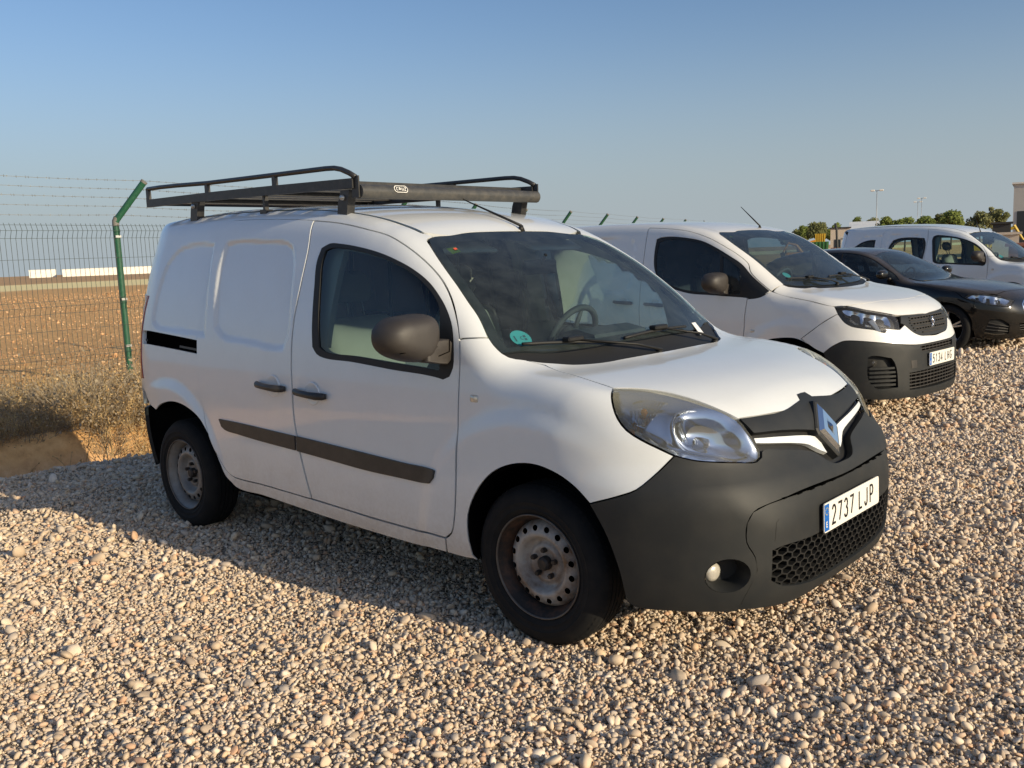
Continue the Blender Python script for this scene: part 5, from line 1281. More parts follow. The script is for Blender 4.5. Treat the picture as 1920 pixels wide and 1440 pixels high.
def antenna(van, base, tip, S):
    a = MB(); a.tube([Vector(base) + Vector((0, 0, -.01)), Vector(base) + Vector((.0, 0, .02))], [.022, .010], 10, flat=.8)
    o = a.build('antenna', M['plastic'], van, smooth=True)
    b = MB(); v = Vector(base) + Vector((0, 0, .018)); t = Vector(tip); b.tube([v, v.lerp(t, .4), t], [.0075, .006, .0028], 8); b.build('antenna_rod', M['plastic'], o, smooth=True)
    return o

def roof_rack(van, S):
    r = bpy.data.objects.new('roof_rack', None); COL.objects.link(r); r.parent = van
    r['label'] = 'black steel roof rack with raised side rails and slatted floor'
    for sg in (-1, 1):
        y = sg*.637
        b = MB(); V = []
        L = [(-3.262, 1.903), (-2.5, 1.893), (-1.9, 1.880), (-1.235, 1.862)]
        for (x, z) in L: V += [(x, y - .014, z - .023), (x, y + .014, z - .023), (x, y + .014, z + .023), (x, y - .014, z + .023)]
        F = [(4*i+j, 4*i+(j+1) % 4, 4*i+4+(j+1) % 4, 4*i+4+j) for i in range(3) for j in range(4)] + [(0, 3, 2, 1), (12, 13, 14, 15)]
        b.add(V, F); b.build('side_rail', M['rack'], r, angle=40)
        t = MB(); pts = [(-3.256, y, 1.990), (-3.1, y, 1.989), (-2.9, y, 1.983), (-2.55, y, 1.969), (-1.9, y, 1.956), (-1.45, y, 1.948), (-1.38, y, 1.944), (-1.33, y, 1.934), (-1.27, y, 1.912), (-1.225, y, 1.890)]
        t.tube(pts, .0125, 10); t.build('upper_rail', M['rack'], r, smooth=True)
        for x, z0, z1 in ((-3.252, 1.90, 1.992), (-2.555, 1.905, 1.968), (-1.885, 1.89, 1.955)):
            p = MB(); p.box((-.014, -.010, z0), (.014, .010, z1), c=(x, y, 0)); p.build('rail_post', M['rack'], r)
        for x in (-2.725, -1.335):
            Pt, _ = S.cast(np.array([[x, sg*.62, 2.2]]), np.array([0, 0, -1.]), 0, 1, n=200); z = Pt[0][2]
            p = MB(); p.prism([(x-.045, z-.02), (x+.03, z-.02), (x+.045, z+.05), (x+.06, z+.105), (x-.005, z+.105), (x-.03, z+.05)], 'y', sg*.595, sg*.640); p.build('mounting_foot', M['rack'], r, angle=30)
            q = MB(); q.lathe([(0, .012*sg), (.012, .011*sg), (.014, 0)], 12, 'y', (x+.01, sg*.641, z+.07)); q.build('bolt', M['clip'], r, smooth=True)
        Pt, _ = S.cast(np.array([[-2.01, sg*.62, 2.2]]), np.array([0, 0, -1.]), 0, 1, n=200); z = Pt[0][2]
        p = MB(); p.box((-.009, -.012, z), (.009, .012, 1.86), c=(-2.01, sg*.62, 0)); p.box((-.03, -.02, z-.01), (.03, .02, z+.01), c=(-2.01, sg*.62, 0)); p.build('support_strut', M['rack'], r)
    for x in (-2.725, -2.01, -1.335):
        z = 1.868 + .022*(-1.3 - x)/2
        p = MB(); p.box((-.022, -.635, z-.016), (.022, .635, z+.012), c=(x, 0, 0)); p.build('cross_bar', M['rack'], r)
    for k in range(11):
        x = -3.20 + k*.176
        z = 1.875 + .030*(-1.3 - x)/2
        p = MB(); p.box((-.034, -.622, z-.004), (.034, .622, z+.006), c=(x, 0, 0)); p.build('floor_slat', M['rack'], r)
    g = MB(); g.tube([(-1.212, -.632, 1.823), (-1.212, .632, 1.823)], .032, 24); rl = g.build('front_roller', M['rack_roller'], r, angle=50)
    for sg in (-1, 1):
        e = MB(); e.box((-.03, -.004, -.05), (.02, .004, .05), c=(-1.222, sg*.637, 1.845)); e.build('end_bracket', M['rack'], r)
    # badge on the roller
    cx_, cy_, cz_ = -1.212 + .0325, -.40, 1.823
    n = MB(); nv = Vector((.93, 0, .36)).normalized(); uu = Vector((0, 1, 0)); vv = Vector((-nv.z, 0, nv.x))
    c0 = Vector((-1.212, cy_, 1.825)) + nv*.0335
    def T(a, b, w): return tuple(c0 + uu*a + vv*b + nv*w)
    rr = rounded_rect(.086, .036, .017, 5)
    n.add([T(a, b, 0) for a, b in rr], [tuple(range(len(rr)))]); n.build('maker_badge', M['plate_white'], rl, fix=False)
    rr = rounded_rect(.078, .029, .014, 5); n2 = MB(); n2.add([T(a, b, .0008) for a, b in rr], [tuple(range(len(rr)))]); bd = n2.build('badge_field', M['black_ink'], rl, fix=False)
    for k, ch in enumerate('CRUZ'):
        letter(ch, -.032 + k*.0165, -.0085, .0145, .017, .0032, T, z=.0016).build('letter', M['plate_white'], rl, fix=False)
    # back bar
    g = MB(); g.tube([(-3.25, -.63, 1.905), (-3.25, .63, 1.905)], .016, 12); g.build('rear_bar', M['rack'], r, smooth=True)
    return r

def near_van():
    van = thing('white_van', 'nearest white panel van with black roof rack and black front bumper, plate 2737 LJP', 'van')
    van_body(van, SV)
    antenna(van, (-.86, .10, 1.628), (-1.20, .03, 1.80), SV)
    roof_rack(van, SV)
    return van
near_van()
# ---------------------------------------------------------------- ground: gravel lot, ditch, field
from mathutils import noise as mnoise
CAM2 = np.array([2.233, -3.371])
def edge_x(y): return -5.10 - .16*np.maximum(0, y - 1.2) + .05*np.sin(y*2.1) + .03*np.sin(y*5.3 + 1)
def fbm(x, y, s, seed=0.0):
    x = np.asarray(x, float); y = np.asarray(y, float); out = np.zeros(np.broadcast(x, y).shape); a = 1.0
    rng = np.random.default_rng(int(seed*10) + 3)
    for o in range(4):
        ph = rng.uniform(0, 6.28, 6); an = rng.uniform(0, 3.14, 3)
        for k in range(3):
            u = x*math.cos(an[k]) + y*math.sin(an[k]); v = -x*math.sin(an[k]) + y*math.cos(an[k])
            out += a*np.sin(u*s + ph[k])*np.sin(v*s*1.13 + ph[k+3])
        a *= .5; s *= 2.03
    return out/3
def ground_z(x, y):
    s = x - edge_x(y) + .10*fbm(x*0, y, 3.0, 1)
    z = np.interp(s, [-40, -3.2, -2.42, -2.25, -2.0, -.6, -.15, .12, .6], [-.12, -.13, -.10, -.32, -.95, -.95, -.30, -.06, -.05])
    n = fbm(x, y, 2.2, 2)*.035 + fbm(x, y, 9, 3)*.012
    z = z + np.where(s < -2.3, n*1.6, n*.6)*np.where(s > 0, .3, 1)
    far = np.hypot(x, y)
    return np.where(far > 400, -.12, z)
def gravel_z(x, y):
    s = x - edge_x(y)
    return fbm(x, y, 1.1, 5)*.012 + fbm(x, y, 4.0, 6)*.006 - .10*np.clip((.12 - s)/.25, 0, 1)**2*(s < .2)

def axis(a, b, fine0, fine1, step, grow=1.18):
    v = list(np.arange(fine0, fine1, step)); d = step; x = fine0
    lo = []
    while x > a: d *= grow; x -= d; lo.append(max(x, a))
    d = step; x = v[-1]; hi = []
    while x < b: d *= grow; x += d; hi.append(min(x, b))
    return np.array(lo[::-1] + v + hi)
def sheet(name, xs, ys, zf, material):
    X, Y = np.meshgrid(xs, ys, indexing='ij'); Z = zf(X, Y); nx, ny = X.shape
    V = np.stack([X.ravel(), Y.ravel(), Z.ravel()], 1)
    i, j = np.meshgrid(np.arange(nx-1), np.arange(ny-1), indexing='ij'); a = (i*ny + j).ravel()
    F = np.stack([a, a+ny, a+ny+1, a+1], 1)
    me = bpy.data.meshes.new(name); me.vertices.add(len(V)); me.vertices.foreach_set('co', V.ravel())
    me.loops.add(F.size); me.loops.foreach_set('vertex_index', F.ravel()); me.polygons.add(len(F))
    me.polygons.foreach_set('loop_start', np.arange(0, F.size, 4)); me.update(calc_edges=True)
    me.polygons.foreach_set('use_smooth', [True]*len(F)); me.materials.append(material)
    o = bpy.data.objects.new(name, me); COL.objects.link(o); o['kind'] = 'structure'; return o

def nmath(nt, op, a, b=None, clamp=False):
    q = nt.nodes.new('ShaderNodeMath'); q.operation = op; q.use_clamp = clamp
    for i, v in enumerate((a, b)):
        if v is None: continue
        if isinstance(v, (int, float)): q.inputs[i].default_value = v
        else: nt.links.new(v, q.inputs[i])
    return q.outputs[0]
def nramp(nt, fac, stops, interp='LINEAR'):
    r = nt.nodes.new('ShaderNodeValToRGB'); e = r.color_ramp; e.interpolation = interp
    while len(e.elements) < len(stops): e.elements.new(.5)
    for el, (p, c) in zip(e.elements, stops): el.position = p; el.color = (*c, 1)
    nt.links.new(fac, r.inputs[0]); return r.outputs[0]
def nmix(nt, f, a, b, mode='MIX'):
    m = nt.nodes.new('ShaderNodeMix'); m.data_type = 'RGBA'; m.blend_type = mode
    for i, v in ((0, f), (6, a), (7, b)):
        if isinstance(v, (int, float)): m.inputs[i].default_value = v
        elif isinstance(v, tuple): m.inputs[i].default_value = (*v, 1)
        else: nt.links.new(v, m.inputs[i])
    return m.outputs[2]
def nnoise(nt, vec, scale, detail=6, rough=.6):
    n = nt.nodes.new('ShaderNodeTexNoise'); n.inputs['Scale'].default_value = scale; n.inputs['Detail'].default_value = detail; n.inputs['Roughness'].default_value = rough
    nt.links.new(vec, n.inputs['Vector']); return n.outputs[0]

PEB = [(0, (0.347, 0.271, 0.208)), (0.14, (0.673, 0.515, 0.364)), (0.3, (0.51, 0.431, 0.36)), (0.45, (0.816, 0.654, 0.473)), (0.6, (0.551, 0.407, 0.274)), (0.72, (0.877, 0.74, 0.596)), (0.84, (0.694, 0.561, 0.416)), (0.94, (0.612, 0.355, 0.218)), (1.0, (0.796, 0.599, 0.378))]
def gravel_material():
    m = bpy.data.materials.new('gravel_bed'); m.use_nodes = True; nt = m.node_tree; b = nt.nodes['Principled BSDF']; b.inputs['Roughness'].default_value = .95; b.inputs['Specular IOR Level'].default_value = .15
    geo = nt.nodes.new('ShaderNodeNewGeometry'); P = geo.outputs['Position']
    v = nt.nodes.new('ShaderNodeTexVoronoi'); v.inputs['Scale'].default_value = 42; v.inputs['Randomness'].default_value = 1; nt.links.new(P, v.inputs['Vector'])
    v2 = nt.nodes.new('ShaderNodeTexVoronoi'); v2.inputs['Scale'].default_value = 95; nt.links.new(P, v2.inputs['Vector'])
    sep = nt.nodes.new('ShaderNodeSeparateColor'); nt.links.new(v.outputs['Color'], sep.inputs[0])
    c = nramp(nt, sep.outputs[0], [(p, tuple(q*.80 for q in col)) for p, col in PEB])
    edge = nmath(nt, 'MULTIPLY', v.outputs['Distance'], 1.35, True)
    c = nmix(nt, nmath(nt, 'POWER', edge, 2.0), c, (.24, .185, .125))
    n = nnoise(nt, P, 1.3, 4); c = nmix(nt, nmath(nt, 'MULTIPLY', n, .35), c, (.50, .40, .28))
    nt.links.new(c, b.inputs['Base Color'])
    h = nmath(nt, 'SUBTRACT', 1.0, v.outputs['Distance']); h2 = nmath(nt, 'MULTIPLY', nmath(nt, 'SUBTRACT', 1.0, v2.outputs['Distance']), .4)
    bp = nt.nodes.new('ShaderNodeBump'); bp.inputs['Strength'].default_value = 1.0; bp.inputs['Distance'].default_value = .030
    nt.links.new(nmath(nt, 'ADD', h, h2), bp.inputs['Height']); nt.links.new(bp.outputs[0], b.inputs['Normal'])
    return m
def pebble_material():
    m = bpy.data.materials.new('pebble'); m.use_nodes = True; nt = m.node_tree; b = nt.nodes['Principled BSDF']; b.inputs['Roughness'].default_value = .85; b.inputs['Specular IOR Level'].default_value = .25
    oi = nt.nodes.new('ShaderNodeObjectInfo'); tc = nt.nodes.new('ShaderNodeTexCoord')
    c = nramp(nt, oi.outputs['Random'], PEB)
    n = nnoise(nt, tc.outputs['Object'], 2.2, 5, .7)
    c = nmix(nt, nmath(nt, 'MULTIPLY', n, .38), c, (.42, .34, .25))
    nt.links.new(c, b.inputs['Base Color'])
    return m
def field_material():
    m = bpy.data.materials.new('dry_field_soil'); m.use_nodes = True; nt = m.node_tree; b = nt.nodes['Principled BSDF']; b.inputs['Roughness'].default_value = 1; b.inputs['Specular IOR Level'].default_value = .1
    geo = nt.nodes.new('ShaderNodeNewGeometry'); P = geo.outputs['Position']; sp = nt.nodes.new('ShaderNodeSeparateXYZ'); nt.links.new(P, sp.inputs[0])
    n1 = nnoise(nt, P, .35, 8, .62); n2 = nnoise(nt, P, 6, 8, .7); n3 = nnoise(nt, P, .02, 3)
    c = nramp(nt, n2, [(.30, (.38, .20, .080)), (.5, (.66, .38, .165)), (.68, (.80, .52, .25))])
    c = nmix(nt, nmath(nt, 'MULTIPLY', n1, .4), c, (.74, .46, .20))
    # field strips farther out, running across the view
    d = nmath(nt, 'ADD', nmath(nt, 'MULTIPLY', sp.outputs[0], -.96), nmath(nt, 'MULTIPLY', sp.outputs[1], .10))
    d = nmath(nt, 'ADD', d, nmath(nt, 'MULTIPLY', n3, 14))
    dd = nmath(nt, 'DIVIDE', d, 400, True)
    strip = nramp(nt, dd, [(0, (0, 0, 0)), (.265, (0, 0, 0)), (.285, (1, 1, 1)), (.44, (1, 1, 1)), (.47, (0, 0, 0))])
    sf = nt.nodes.new('ShaderNodeSeparateColor'); nt.links.new(strip, sf.inputs[0])
    c = nmix(nt, sf.outputs[0], c, (.92, .76, .40))
    far = nramp(nt, dd, [(0, (0, 0, 0)), (.455, (0, 0, 0)), (.48, (1, 1, 1))]); ff = nt.nodes.new('ShaderNodeSeparateColor'); nt.links.new(far, ff.inputs[0])
    c = nmix(nt, nmath(nt, 'MULTIPLY', ff.outputs[0], .8), c, (.50, .32, .18))
    # earth bank and ditch are paler, crumbly
    bank = nt.nodes.new('ShaderNodeMapRange'); bank.inputs[1].default_value = -.28; bank.inputs[2].default_value = -.42; nt.links.new(sp.outputs[2], bank.inputs[0])
    nb = nnoise(nt, P, 11, 8, .7)
    cb = nramp(nt, nb, [(.3, (.50, .28, .13)), (.6, (.70, .44, .23)), (.75, (.78, .54, .32))])
    c = nmix(nt, bank.outputs[0], c, cb)
    nt.links.new(c, b.inputs['Base Color'])
    bp = nt.nodes.new('ShaderNodeBump'); bp.inputs['Strength'].default_value = .9; bp.inputs['Distance'].default_value = .05
    nt.links.new(nmath(nt, 'ADD', nnoise(nt, P, 5, 10, .75), nmath(nt, 'MULTIPLY', nnoise(nt, P, 30, 4), .25)), bp.inputs['Height']); nt.links.new(bp.outputs[0], b.inputs['Normal'])
    return m
M['gravel'] = gravel_material(); M['pebble'] = pebble_material(); M['soil'] = field_material()

ground = sheet('ground', axis(-2600, 2600, -13.5, 2.0, .085, 1.12), axis(-2600, 2600, -3.5, 8.0, .10, 1.12), ground_z, M['soil'])
def lot():
    ts = np.concatenate([np.arange(0, 9, .06), 9 + np.cumsum(.06*1.12**np.arange(1, 42))]); ys = axis(-40, 70, -7, 9, .07, 1.10)
    T, Y = np.meshgrid(ts, ys, indexing='ij'); X = edge_x(Y) + T - .02
    keep = T < 60; Z = gravel_z(X, Y); Z[0] -= .05
    nx, ny = X.shape; V = np.stack([X.ravel(), Y.ravel(), Z.ravel()], 1)
    i, j = np.meshgrid(np.arange(nx-1), np.arange(ny-1), indexing='ij'); a = (i*ny + j).ravel(); F = np.stack([a, a+ny, a+ny+1, a+1], 1)
    me = bpy.data.meshes.new('gravel_lot'); me.vertices.add(len(V)); me.vertices.foreach_set('co', V.ravel()); me.loops.add(F.size); me.loops.foreach_set('vertex_index', F.ravel()); me.polygons.add(len(F))
    me.polygons.foreach_set('loop_start', np.arange(0, F.size, 4)); me.update(calc_edges=True); me.polygons.foreach_set('use_smooth', [True]*len(F)); me.materials.append(M['gravel'])
    o = bpy.data.objects.new('gravel_lot', me); COL.objects.link(o); o['kind'] = 'structure'; return o
gravel_lot = lot()

# ---------------------------------------------------------------- scattered pebbles (geometry nodes)
def pebble_mesh(name, sub, seed, flat=(1, .8, .6), rough=.18, material=None):
    b = bmesh.new(); bmesh.ops.create_icosphere(b, subdivisions=sub, radius=.5); r = random.Random(seed)
    off = Vector((r.random()*50, r.random()*50, r.random()*50))
    cut = [(Vector((r.gauss(0, 1), r.gauss(0, 1), r.gauss(0, 1))).normalized(), r.uniform(.30, .44)) for _ in range(5)]
    for v in b.verts:
        n = v.co.normalized(); k = 1 + rough*mnoise.noise(n*1.6 + off) + rough*.4*mnoise.noise(n*4 + off); p = n*.5*k
        for d, h in cut:
            e = p.dot(d) - h
            if e > 0: p -= d*e*.8
        v.co = Vector((p.x*flat[0], p.y*flat[1], p.z*flat[2]))
    for f in b.faces: f.smooth = True
    me = bpy.data.meshes.new(name); b.to_mesh(me); b.free(); me.materials.append(material or M['pebble']); return me
def scatter(name, P, R, Sc, meshes, parent=None):
    col = bpy.data.collections.new(name + '_kinds')
    for k, me in enumerate(meshes):
        o = bpy.data.objects.new('%s_kind' % name, me); col.objects.link(o)
    me = bpy.data.meshes.new(name); me.vertices.add(len(P)); me.vertices.foreach_set('co', np.asarray(P, np.float32).ravel())
    for nm, arr_, ty in (('rot', R, 'FLOAT_VECTOR'), ('scl', Sc, 'FLOAT_VECTOR')):
        a = me.attributes.new(nm, ty, 'POINT'); a.data.foreach_set('vector', np.asarray(arr_, np.float32).ravel())
    a = me.attributes.new('pick', 'INT', 'POINT'); a.data.foreach_set('value', RNG.integers(0, len(meshes), len(P)).astype(np.int32))
    ob = bpy.data.objects.new(name, me); COL.objects.link(ob); ob['kind'] = 'stuff'
    ng = bpy.data.node_groups.new(name, 'GeometryNodeTree')
    ng.interface.new_socket('Geometry', in_out='INPUT', socket_type='NodeSocketGeometry'); ng.interface.new_socket('Geometry', in_out='OUTPUT', socket_type='NodeSocketGeometry')
    gi = ng.nodes.new('NodeGroupInput'); go = ng.nodes.new('NodeGroupOutput'); ip = ng.nodes.new('GeometryNodeInstanceOnPoints'); ci = ng.nodes.new('GeometryNodeCollectionInfo')
    ci.inputs['Collection'].default_value = col; ci.inputs['Separate Children'].default_value = True; ci.inputs['Reset Children'].default_value = True
    def na(nm, ty):
        n = ng.nodes.new('GeometryNodeInputNamedAttribute'); n.data_type = ty; n.inputs['Name'].default_value = nm; return n.outputs['Attribute']
    L = ng.links; L.new(gi.outputs[0], ip.inputs['Points']); L.new(ci.outputs[0], ip.inputs['Instance']); ip.inputs['Pick Instance'].default_value = True
    L.new(na('pick', 'INT'), ip.inputs['Instance Index']); L.new(na('rot', 'FLOAT_VECTOR'), ip.inputs['Rotation']); L.new(na('scl', 'FLOAT_VECTOR'), ip.inputs['Scale']); L.new(ip.outputs[0], go.inputs[0])
    md = ob.modifiers.new('scatter', 'NODES'); md.node_group = ng
    if parent is not None: ob.parent = parent
    return ob

def gravel():
    hd = math.radians(132.65); P = []; D = []
    for r0, r1, dens, med in ((1.2, 4.6, 8600, .0128), (4.6, 8.0, 5000, .0165), (8.0, 13.0, 2100, .0235), (13.0, 26.0, 620, .036)):
        half = math.radians(40)
        area = half*(r1*r1 - r0*r0); n = int(area*dens)
        r = np.sqrt(RNG.uniform(r0*r0, r1*r1, n)); a = hd + RNG.uniform(-half, half, n)
        x = CAM2[0] + r*np.cos(a); y = CAM2[1] + r*np.sin(a)
        ok = x > edge_x(y) - .05
        if r0 > 8: ok &= ~((x < 0.3) & (x > -3) & (y > -.6) & (y < .6))
        ok &= ~((fbm(x, y, .8, 9) > .42) & (RNG.random(n) < .40))
        x, y = x[ok], y[ok]; d = med*np.exp(RNG.normal(0, .42, len(x)))
        d *= np.where(fbm(x, y, 1.7, 8) > .35, .75, 1)
        P.append(np.stack([x, y, gravel_z(x, y) + d*RNG.uniform(-.12, .50, len(x))], 1)); D.append(d)
    P = np.concatenate(P); D = np.concatenate(D); n = len(P)
    R = np.stack([RNG.normal(0, .6, n), RNG.normal(0, .6, n), RNG.uniform(0, 6.28, n)], 1)
    Sc = np.stack([D*RNG.uniform(.95, 1.5, n), D*RNG.uniform(.8, 1.15, n), D*RNG.uniform(.65, 1.1, n)], 1)
    kinds = [pebble_mesh('pebble_shape', 2 if k < 5 else 1, k, flat=(1, random.uniform(.75, 1), random.uniform(.6, .95))) for k in range(12)]
    print('pebbles', n)
    scatter('gravel', P, R, Sc, kinds, None)
    # single larger stones that stand out of the gravel
    ks = [pebble_mesh('stone', 3, 40 + k, flat=(1, random.uniform(.65, .9), random.uniform(.4, .6)), rough=.22) for k in range(8)]
    spots = [(1.563, -1.318, .105), (-.55, -.93, .075), (-.74, -3.05, .07)]
    rr = random.Random(5)
    while len(spots) < 230:
        r = math.sqrt(rr.uniform(1.8**2, 8.5**2)); a = hd + rr.uniform(-.62, .62); x = CAM2[0] + r*math.cos(a); y = CAM2[1] + r*math.sin(a)
        if x < float(edge_x(np.array(y))) + .05: continue
        if -3.2 < x < .5 and .62 < abs(y) < .90: continue
        spots.append((x, y, .034 + .030*rr.random()**2.2 + (.02 if rr.random() < .06 else 0)))
    for x, y, d in spots:
        o = bpy.data.objects.new('stone', rr.choice(ks)); COL.objects.link(o); o.parent = gravel_lot
        o.location = (x, y, float(gravel_z(np.array(x), np.array(y))) + d*.12); o.rotation_euler = (rr.gauss(0, .25), rr.gauss(0, .25), rr.uniform(0, 6.28)); o.scale = (d*1.25, d, d)
gravel()
# ---------------------------------------------------------------- the second van, the dark hatchback and the far people carrier
def dedupe(P, e=.01):
    out = [np.asarray(P[0], float)]
    for q in P[1:]:
        if np.linalg.norm(np.asarray(q) - out[-1]) > e: out.append(np.asarray(q, float))
    if np.linalg.norm(out[0] - out[-1]) < e: out.pop()
    return np.array(out)
def shp(S, kind, a, b):
    if kind == 'z': O, D, T = [a, b, 2.2], [0, 0, -1], 2.2
    elif kind == 'y': O, D, T = [a, -1.3, b], [0, 1, 0], 1.3
    elif kind == 'x': O, D, T = [1.4, a, b], [-1, 0, 0], 2.0
    else: O, D, T = [-4.3, a, b], [1, 0, 0], 2.5
    P, h = S.cast(np.array([O], float), np.array(D, float), 0, T, n=200)
    return P[0]
def arch_pts(S, cx, r, cz=.325, a0=-12, a1=192, n=16):
    return np.array([shp(S, 'y', cx + r*math.cos(math.radians(a)), max(cz + r*math.sin(math.radians(a)), .2)) for a in np.linspace(a0, a1, n)])
def arch_and_wall(S, car, cv, cx, mr, yin=.58):
    c = smooth_line(cv, .05, closed=False); n = len(c); a = c.copy(); a[:, 1] += .004; b = c.copy(); b[:, 1] = -yin
    V = np.concatenate([a, b])
    if mr: V[:, 1] *= -1
    m = MB(); m.add(V, [(j, j+1, n+j+1, n+j) for j in range(n-1)]); m.build('arch_liner', M['black'], car, smooth=True)
    w = MB(); y0 = (1 if mr else -1)*(yin + .01)
    w.prism([(cx + .46*math.cos(t), .36 + .46*math.sin(t)) for t in np.linspace(-.3, PI+.3, 20)], 'y', y0, y0*.97); w.build('arch_wall', M['black'], car)

def second_van():
    q = (-1.17580, 4.78533, -0.0662124)
    van = thing('white_van', 'white panel van beside the nearest van, with black lower bumper and plate 5134 LHG', 'van', (q[0], q[1], 0), q[2])
    S = make_shell(PANEL_VAN, [([(-2.40, 1.64), (-1.80, 1.63), (-1.74, 1.58), (-1.71, 1.35), (-1.74, 1.14), (-1.82, 1.09), (-2.36, 1.09), (-2.45, 1.15), (-2.47, 1.5)], .010, .018)]); A = {k: np.array(v, float) for k, v in PV_LINES.items()}; P = M['paint_cream']
    roof_edge = np.array([shp(S, 'z', x, y) for x, y in ((-1.0, -.585), (-1.2, -.60), (-1.6, -.615), (-2.2, -.62), (-2.9, -.615), (-3.35, -.60))])
    W = lambda z: float(S.hw(z))
    rear = np.array([shp(S, '-x', -.955*W(z), z) for z in (1.70, 1.5, 1.3, 1.0, .7, .45, .36)])
    ar = arch_pts(S, -2.785, .375); af = A['arch']
    arf = arch_pts(S, 0, .385, a0=100, a1=192, n=8)
    sill = np.array([shp(S, 'y', x, .33) for x in (-2.30, -1.6, -1.0, -.50)])
    for mr in (False, True):
        bs = patch(S, dedupe(list(A['ws_side']) + list(A['ws_top'][:1]) + list(roof_edge) + list(rear) + list(ar[::-1]) + list(sill) + list(A['door_front_bottom'][::-1][:1]) + list(A['b_gap'][::-1]) + list(A['door_top'][1:]) + list(A['tri'][1:3]) + [A['a_seam'][1]]), SIDE, 'body_side', P, van, mirror=mr, sp=.045, rim=.02)
        fd = patch(S, dedupe(list(A['door_top']) + list(A['tri'][1:5]) + list(A['door_low'][1:]) + list(A['door_front_bottom']) + list(A['b_gap'][::-1])), SIDE, 'front_door', P, van, holes=[dedupe(list(A['window'][:7]) + list(A['tri'][1:3] + [-.02, 0, .0]) + list(A['tri'][3:5]) + list(A['window'][8:]))], mirror=mr, sp=.045, rim=.02)
        wfull = dedupe(list(A['window'][:7]) + list(A['tri'][1:3] + [-.02, 0, .0]) + list(A['tri'][3:5]) + list(A['window'][8:]))
        patch(S, wfull, SIDE, 'window_frame', M['rubber'], fd, holes=[A['glass'], A['quarter']], gap=-.0005, off=-.003, sp=.06, bev=.003, mirror=mr)
        patch(S, A['glass'], SIDE, 'window_glass', M['glass_dark'], fd, gap=-.004, off=-.009, sp=.09, rim=0, bev=0, mirror=mr)
        patch(S, A['quarter'], SIDE, 'quarter_glass', M['glass_dark'], fd, gap=-.004, off=-.009, sp=.09, rim=0, bev=0, mirror=mr)
        sd_out = dedupe([shp(S, 'y', x, z) for x, z in ((-1.64, .46), (-2.3, .46), (-2.42, .62), (-2.52, .9), (-2.56, 1.2), (-2.55, 1.5), (-2.50, 1.66), (-2.1, 1.70), (-1.7, 1.70))] + list(A['b_gap'][1:6]))
        # groove lines of the sliding door drawn as a narrow dark seam
        strip_on(S, np.array(sd_out[:7]), SIDE, .006, .0006, 'door_seam', M['black'], bs, mirror=mr, depth=.0002)

        patch(S, A['rail'], SIDE, 'door_rail', M['plastic'], bs, gap=0, off=.002, sp=.06, rim=.004, bev=.001, mirror=mr)
        h = A['handle'].mean(0); door_handle(S, bs, h, .225, mr); door_handle(S, fd, np.array([-1.42, -W(.99), .99]), .225, mr)
        fe = patch(S, dedupe(list(A['a_seam'][:1]) + list(A['hood_gap']) + list(A['lamp'][[15]]) + list(A['seam'][::-1]) + [A['seam'][0]] + list(af[::-1][2:]) + list(arf[1:]) + [shp(S, 'y', -.44, .31)] + list(A['door_front_bottom'][::-1]) + list(A['door_low'][::-1][:-1]) + [A['tri'][4], A['tri'][3]]), FEND, 'fender', P, van, mirror=mr, sp=.045, rim=.02)
        i = A['indicator'][0]; ib = MB(); ib.box((-.024, -.003, -.014), (.024, .006, .014), c=(i[0], (1 if mr else -1)*abs(i[1]), i[2]), bev=.005); ib.build('side_indicator', M['fog_lens'], fe, angle=60)
        patch(S, dedupe(list(A['b_gap'][::-1][1:]) + list(A['door_top'][1:]) + list(A['tri'][1:3]) + list(A['door_low']) + [[-.45, -.91, .36], [-1.6, -.91, .36]]), SIDE, 'door_gap_shade', M['black'], fd, holes=[wfull], gap=-.02, hole_gap=-.004, off=-.026, sp=.1, rim=0, bev=0, mirror=mr)  # added black sheet that gives the door gaps their shade
        lamp = bpy.data.objects.new('headlight', None); COL.objects.link(lamp); lamp.parent = van
        patch(S, A['lamp'], FEND, 'lamp_housing', M['plastic'], lamp, gap=.002, off=-.05, sp=.05, rim=0, bev=0, mirror=mr)
        inn = A['lamp'].mean(0) + (A['lamp'] - A['lamp'].mean(0))*.78
        l2 = FEND.to2(smooth_line(inn, .03))
        def dsp(Pp):
            qq = FEND.to2(Pp); d = seg_sdf(qq[:, 0], qq[:, 1], l2); return -.030 - .03*sstep(0, .04, -d)*(1 + .5*np.sin(qq[:, 0]*60))
        patch(S, inn, FEND, 'lamp_reflector', M['lamp_bezel'], lamp, gap=.002, sp=.014, rim=0, bev=0, mirror=mr, dispf=dsp)
        patch(S, A['blade'], FEND, 'running_light', M['paper'], lamp, gap=0, off=-.012, sp=.03, rim=.01, bev=.002, mirror=mr)
        patch(S, A['lamp'], FEND, 'lamp_lens', M['lens_clear'], lamp, gap=.002, off=0, sp=.05, rim=.008, bev=.004, mirror=mr)
        # fog unit in the dark bumper
        for cv, cx in ((np.concatenate([af[::-1], arf[1:]]), 0), (ar, -2.785)): arch_and_wall(S, van, cv, cx, mr)
        for x in (0, -2.785):
            tyre_and_rim(van, x, (1 if mr else -1)*.765, 1 if mr else -1, r=.325, rimmat=M['steel_grey'])
    tp = A['ws_top_c']
    roof = patch(S, full(dedupe([shp(S, 'z', -3.42, 0), shp(S, 'z', -3.41, -.35)] + list(roof_edge[::-1]) + list(A['ws_top']) + list(tp))), TOP, 'roof', P, van, sp=.06, rim=.02)
    patch(S, full(dedupe([shp(S, 'z', -3.42, 0), shp(S, 'z', -3.41, -.35)] + list(roof_edge[::-1]) + list(A['ws_top']) + list(tp))), TOP, 'headliner', M['lining'], roof, off=-.05, gap=.02, sp=.12, rim=0, bev=0)
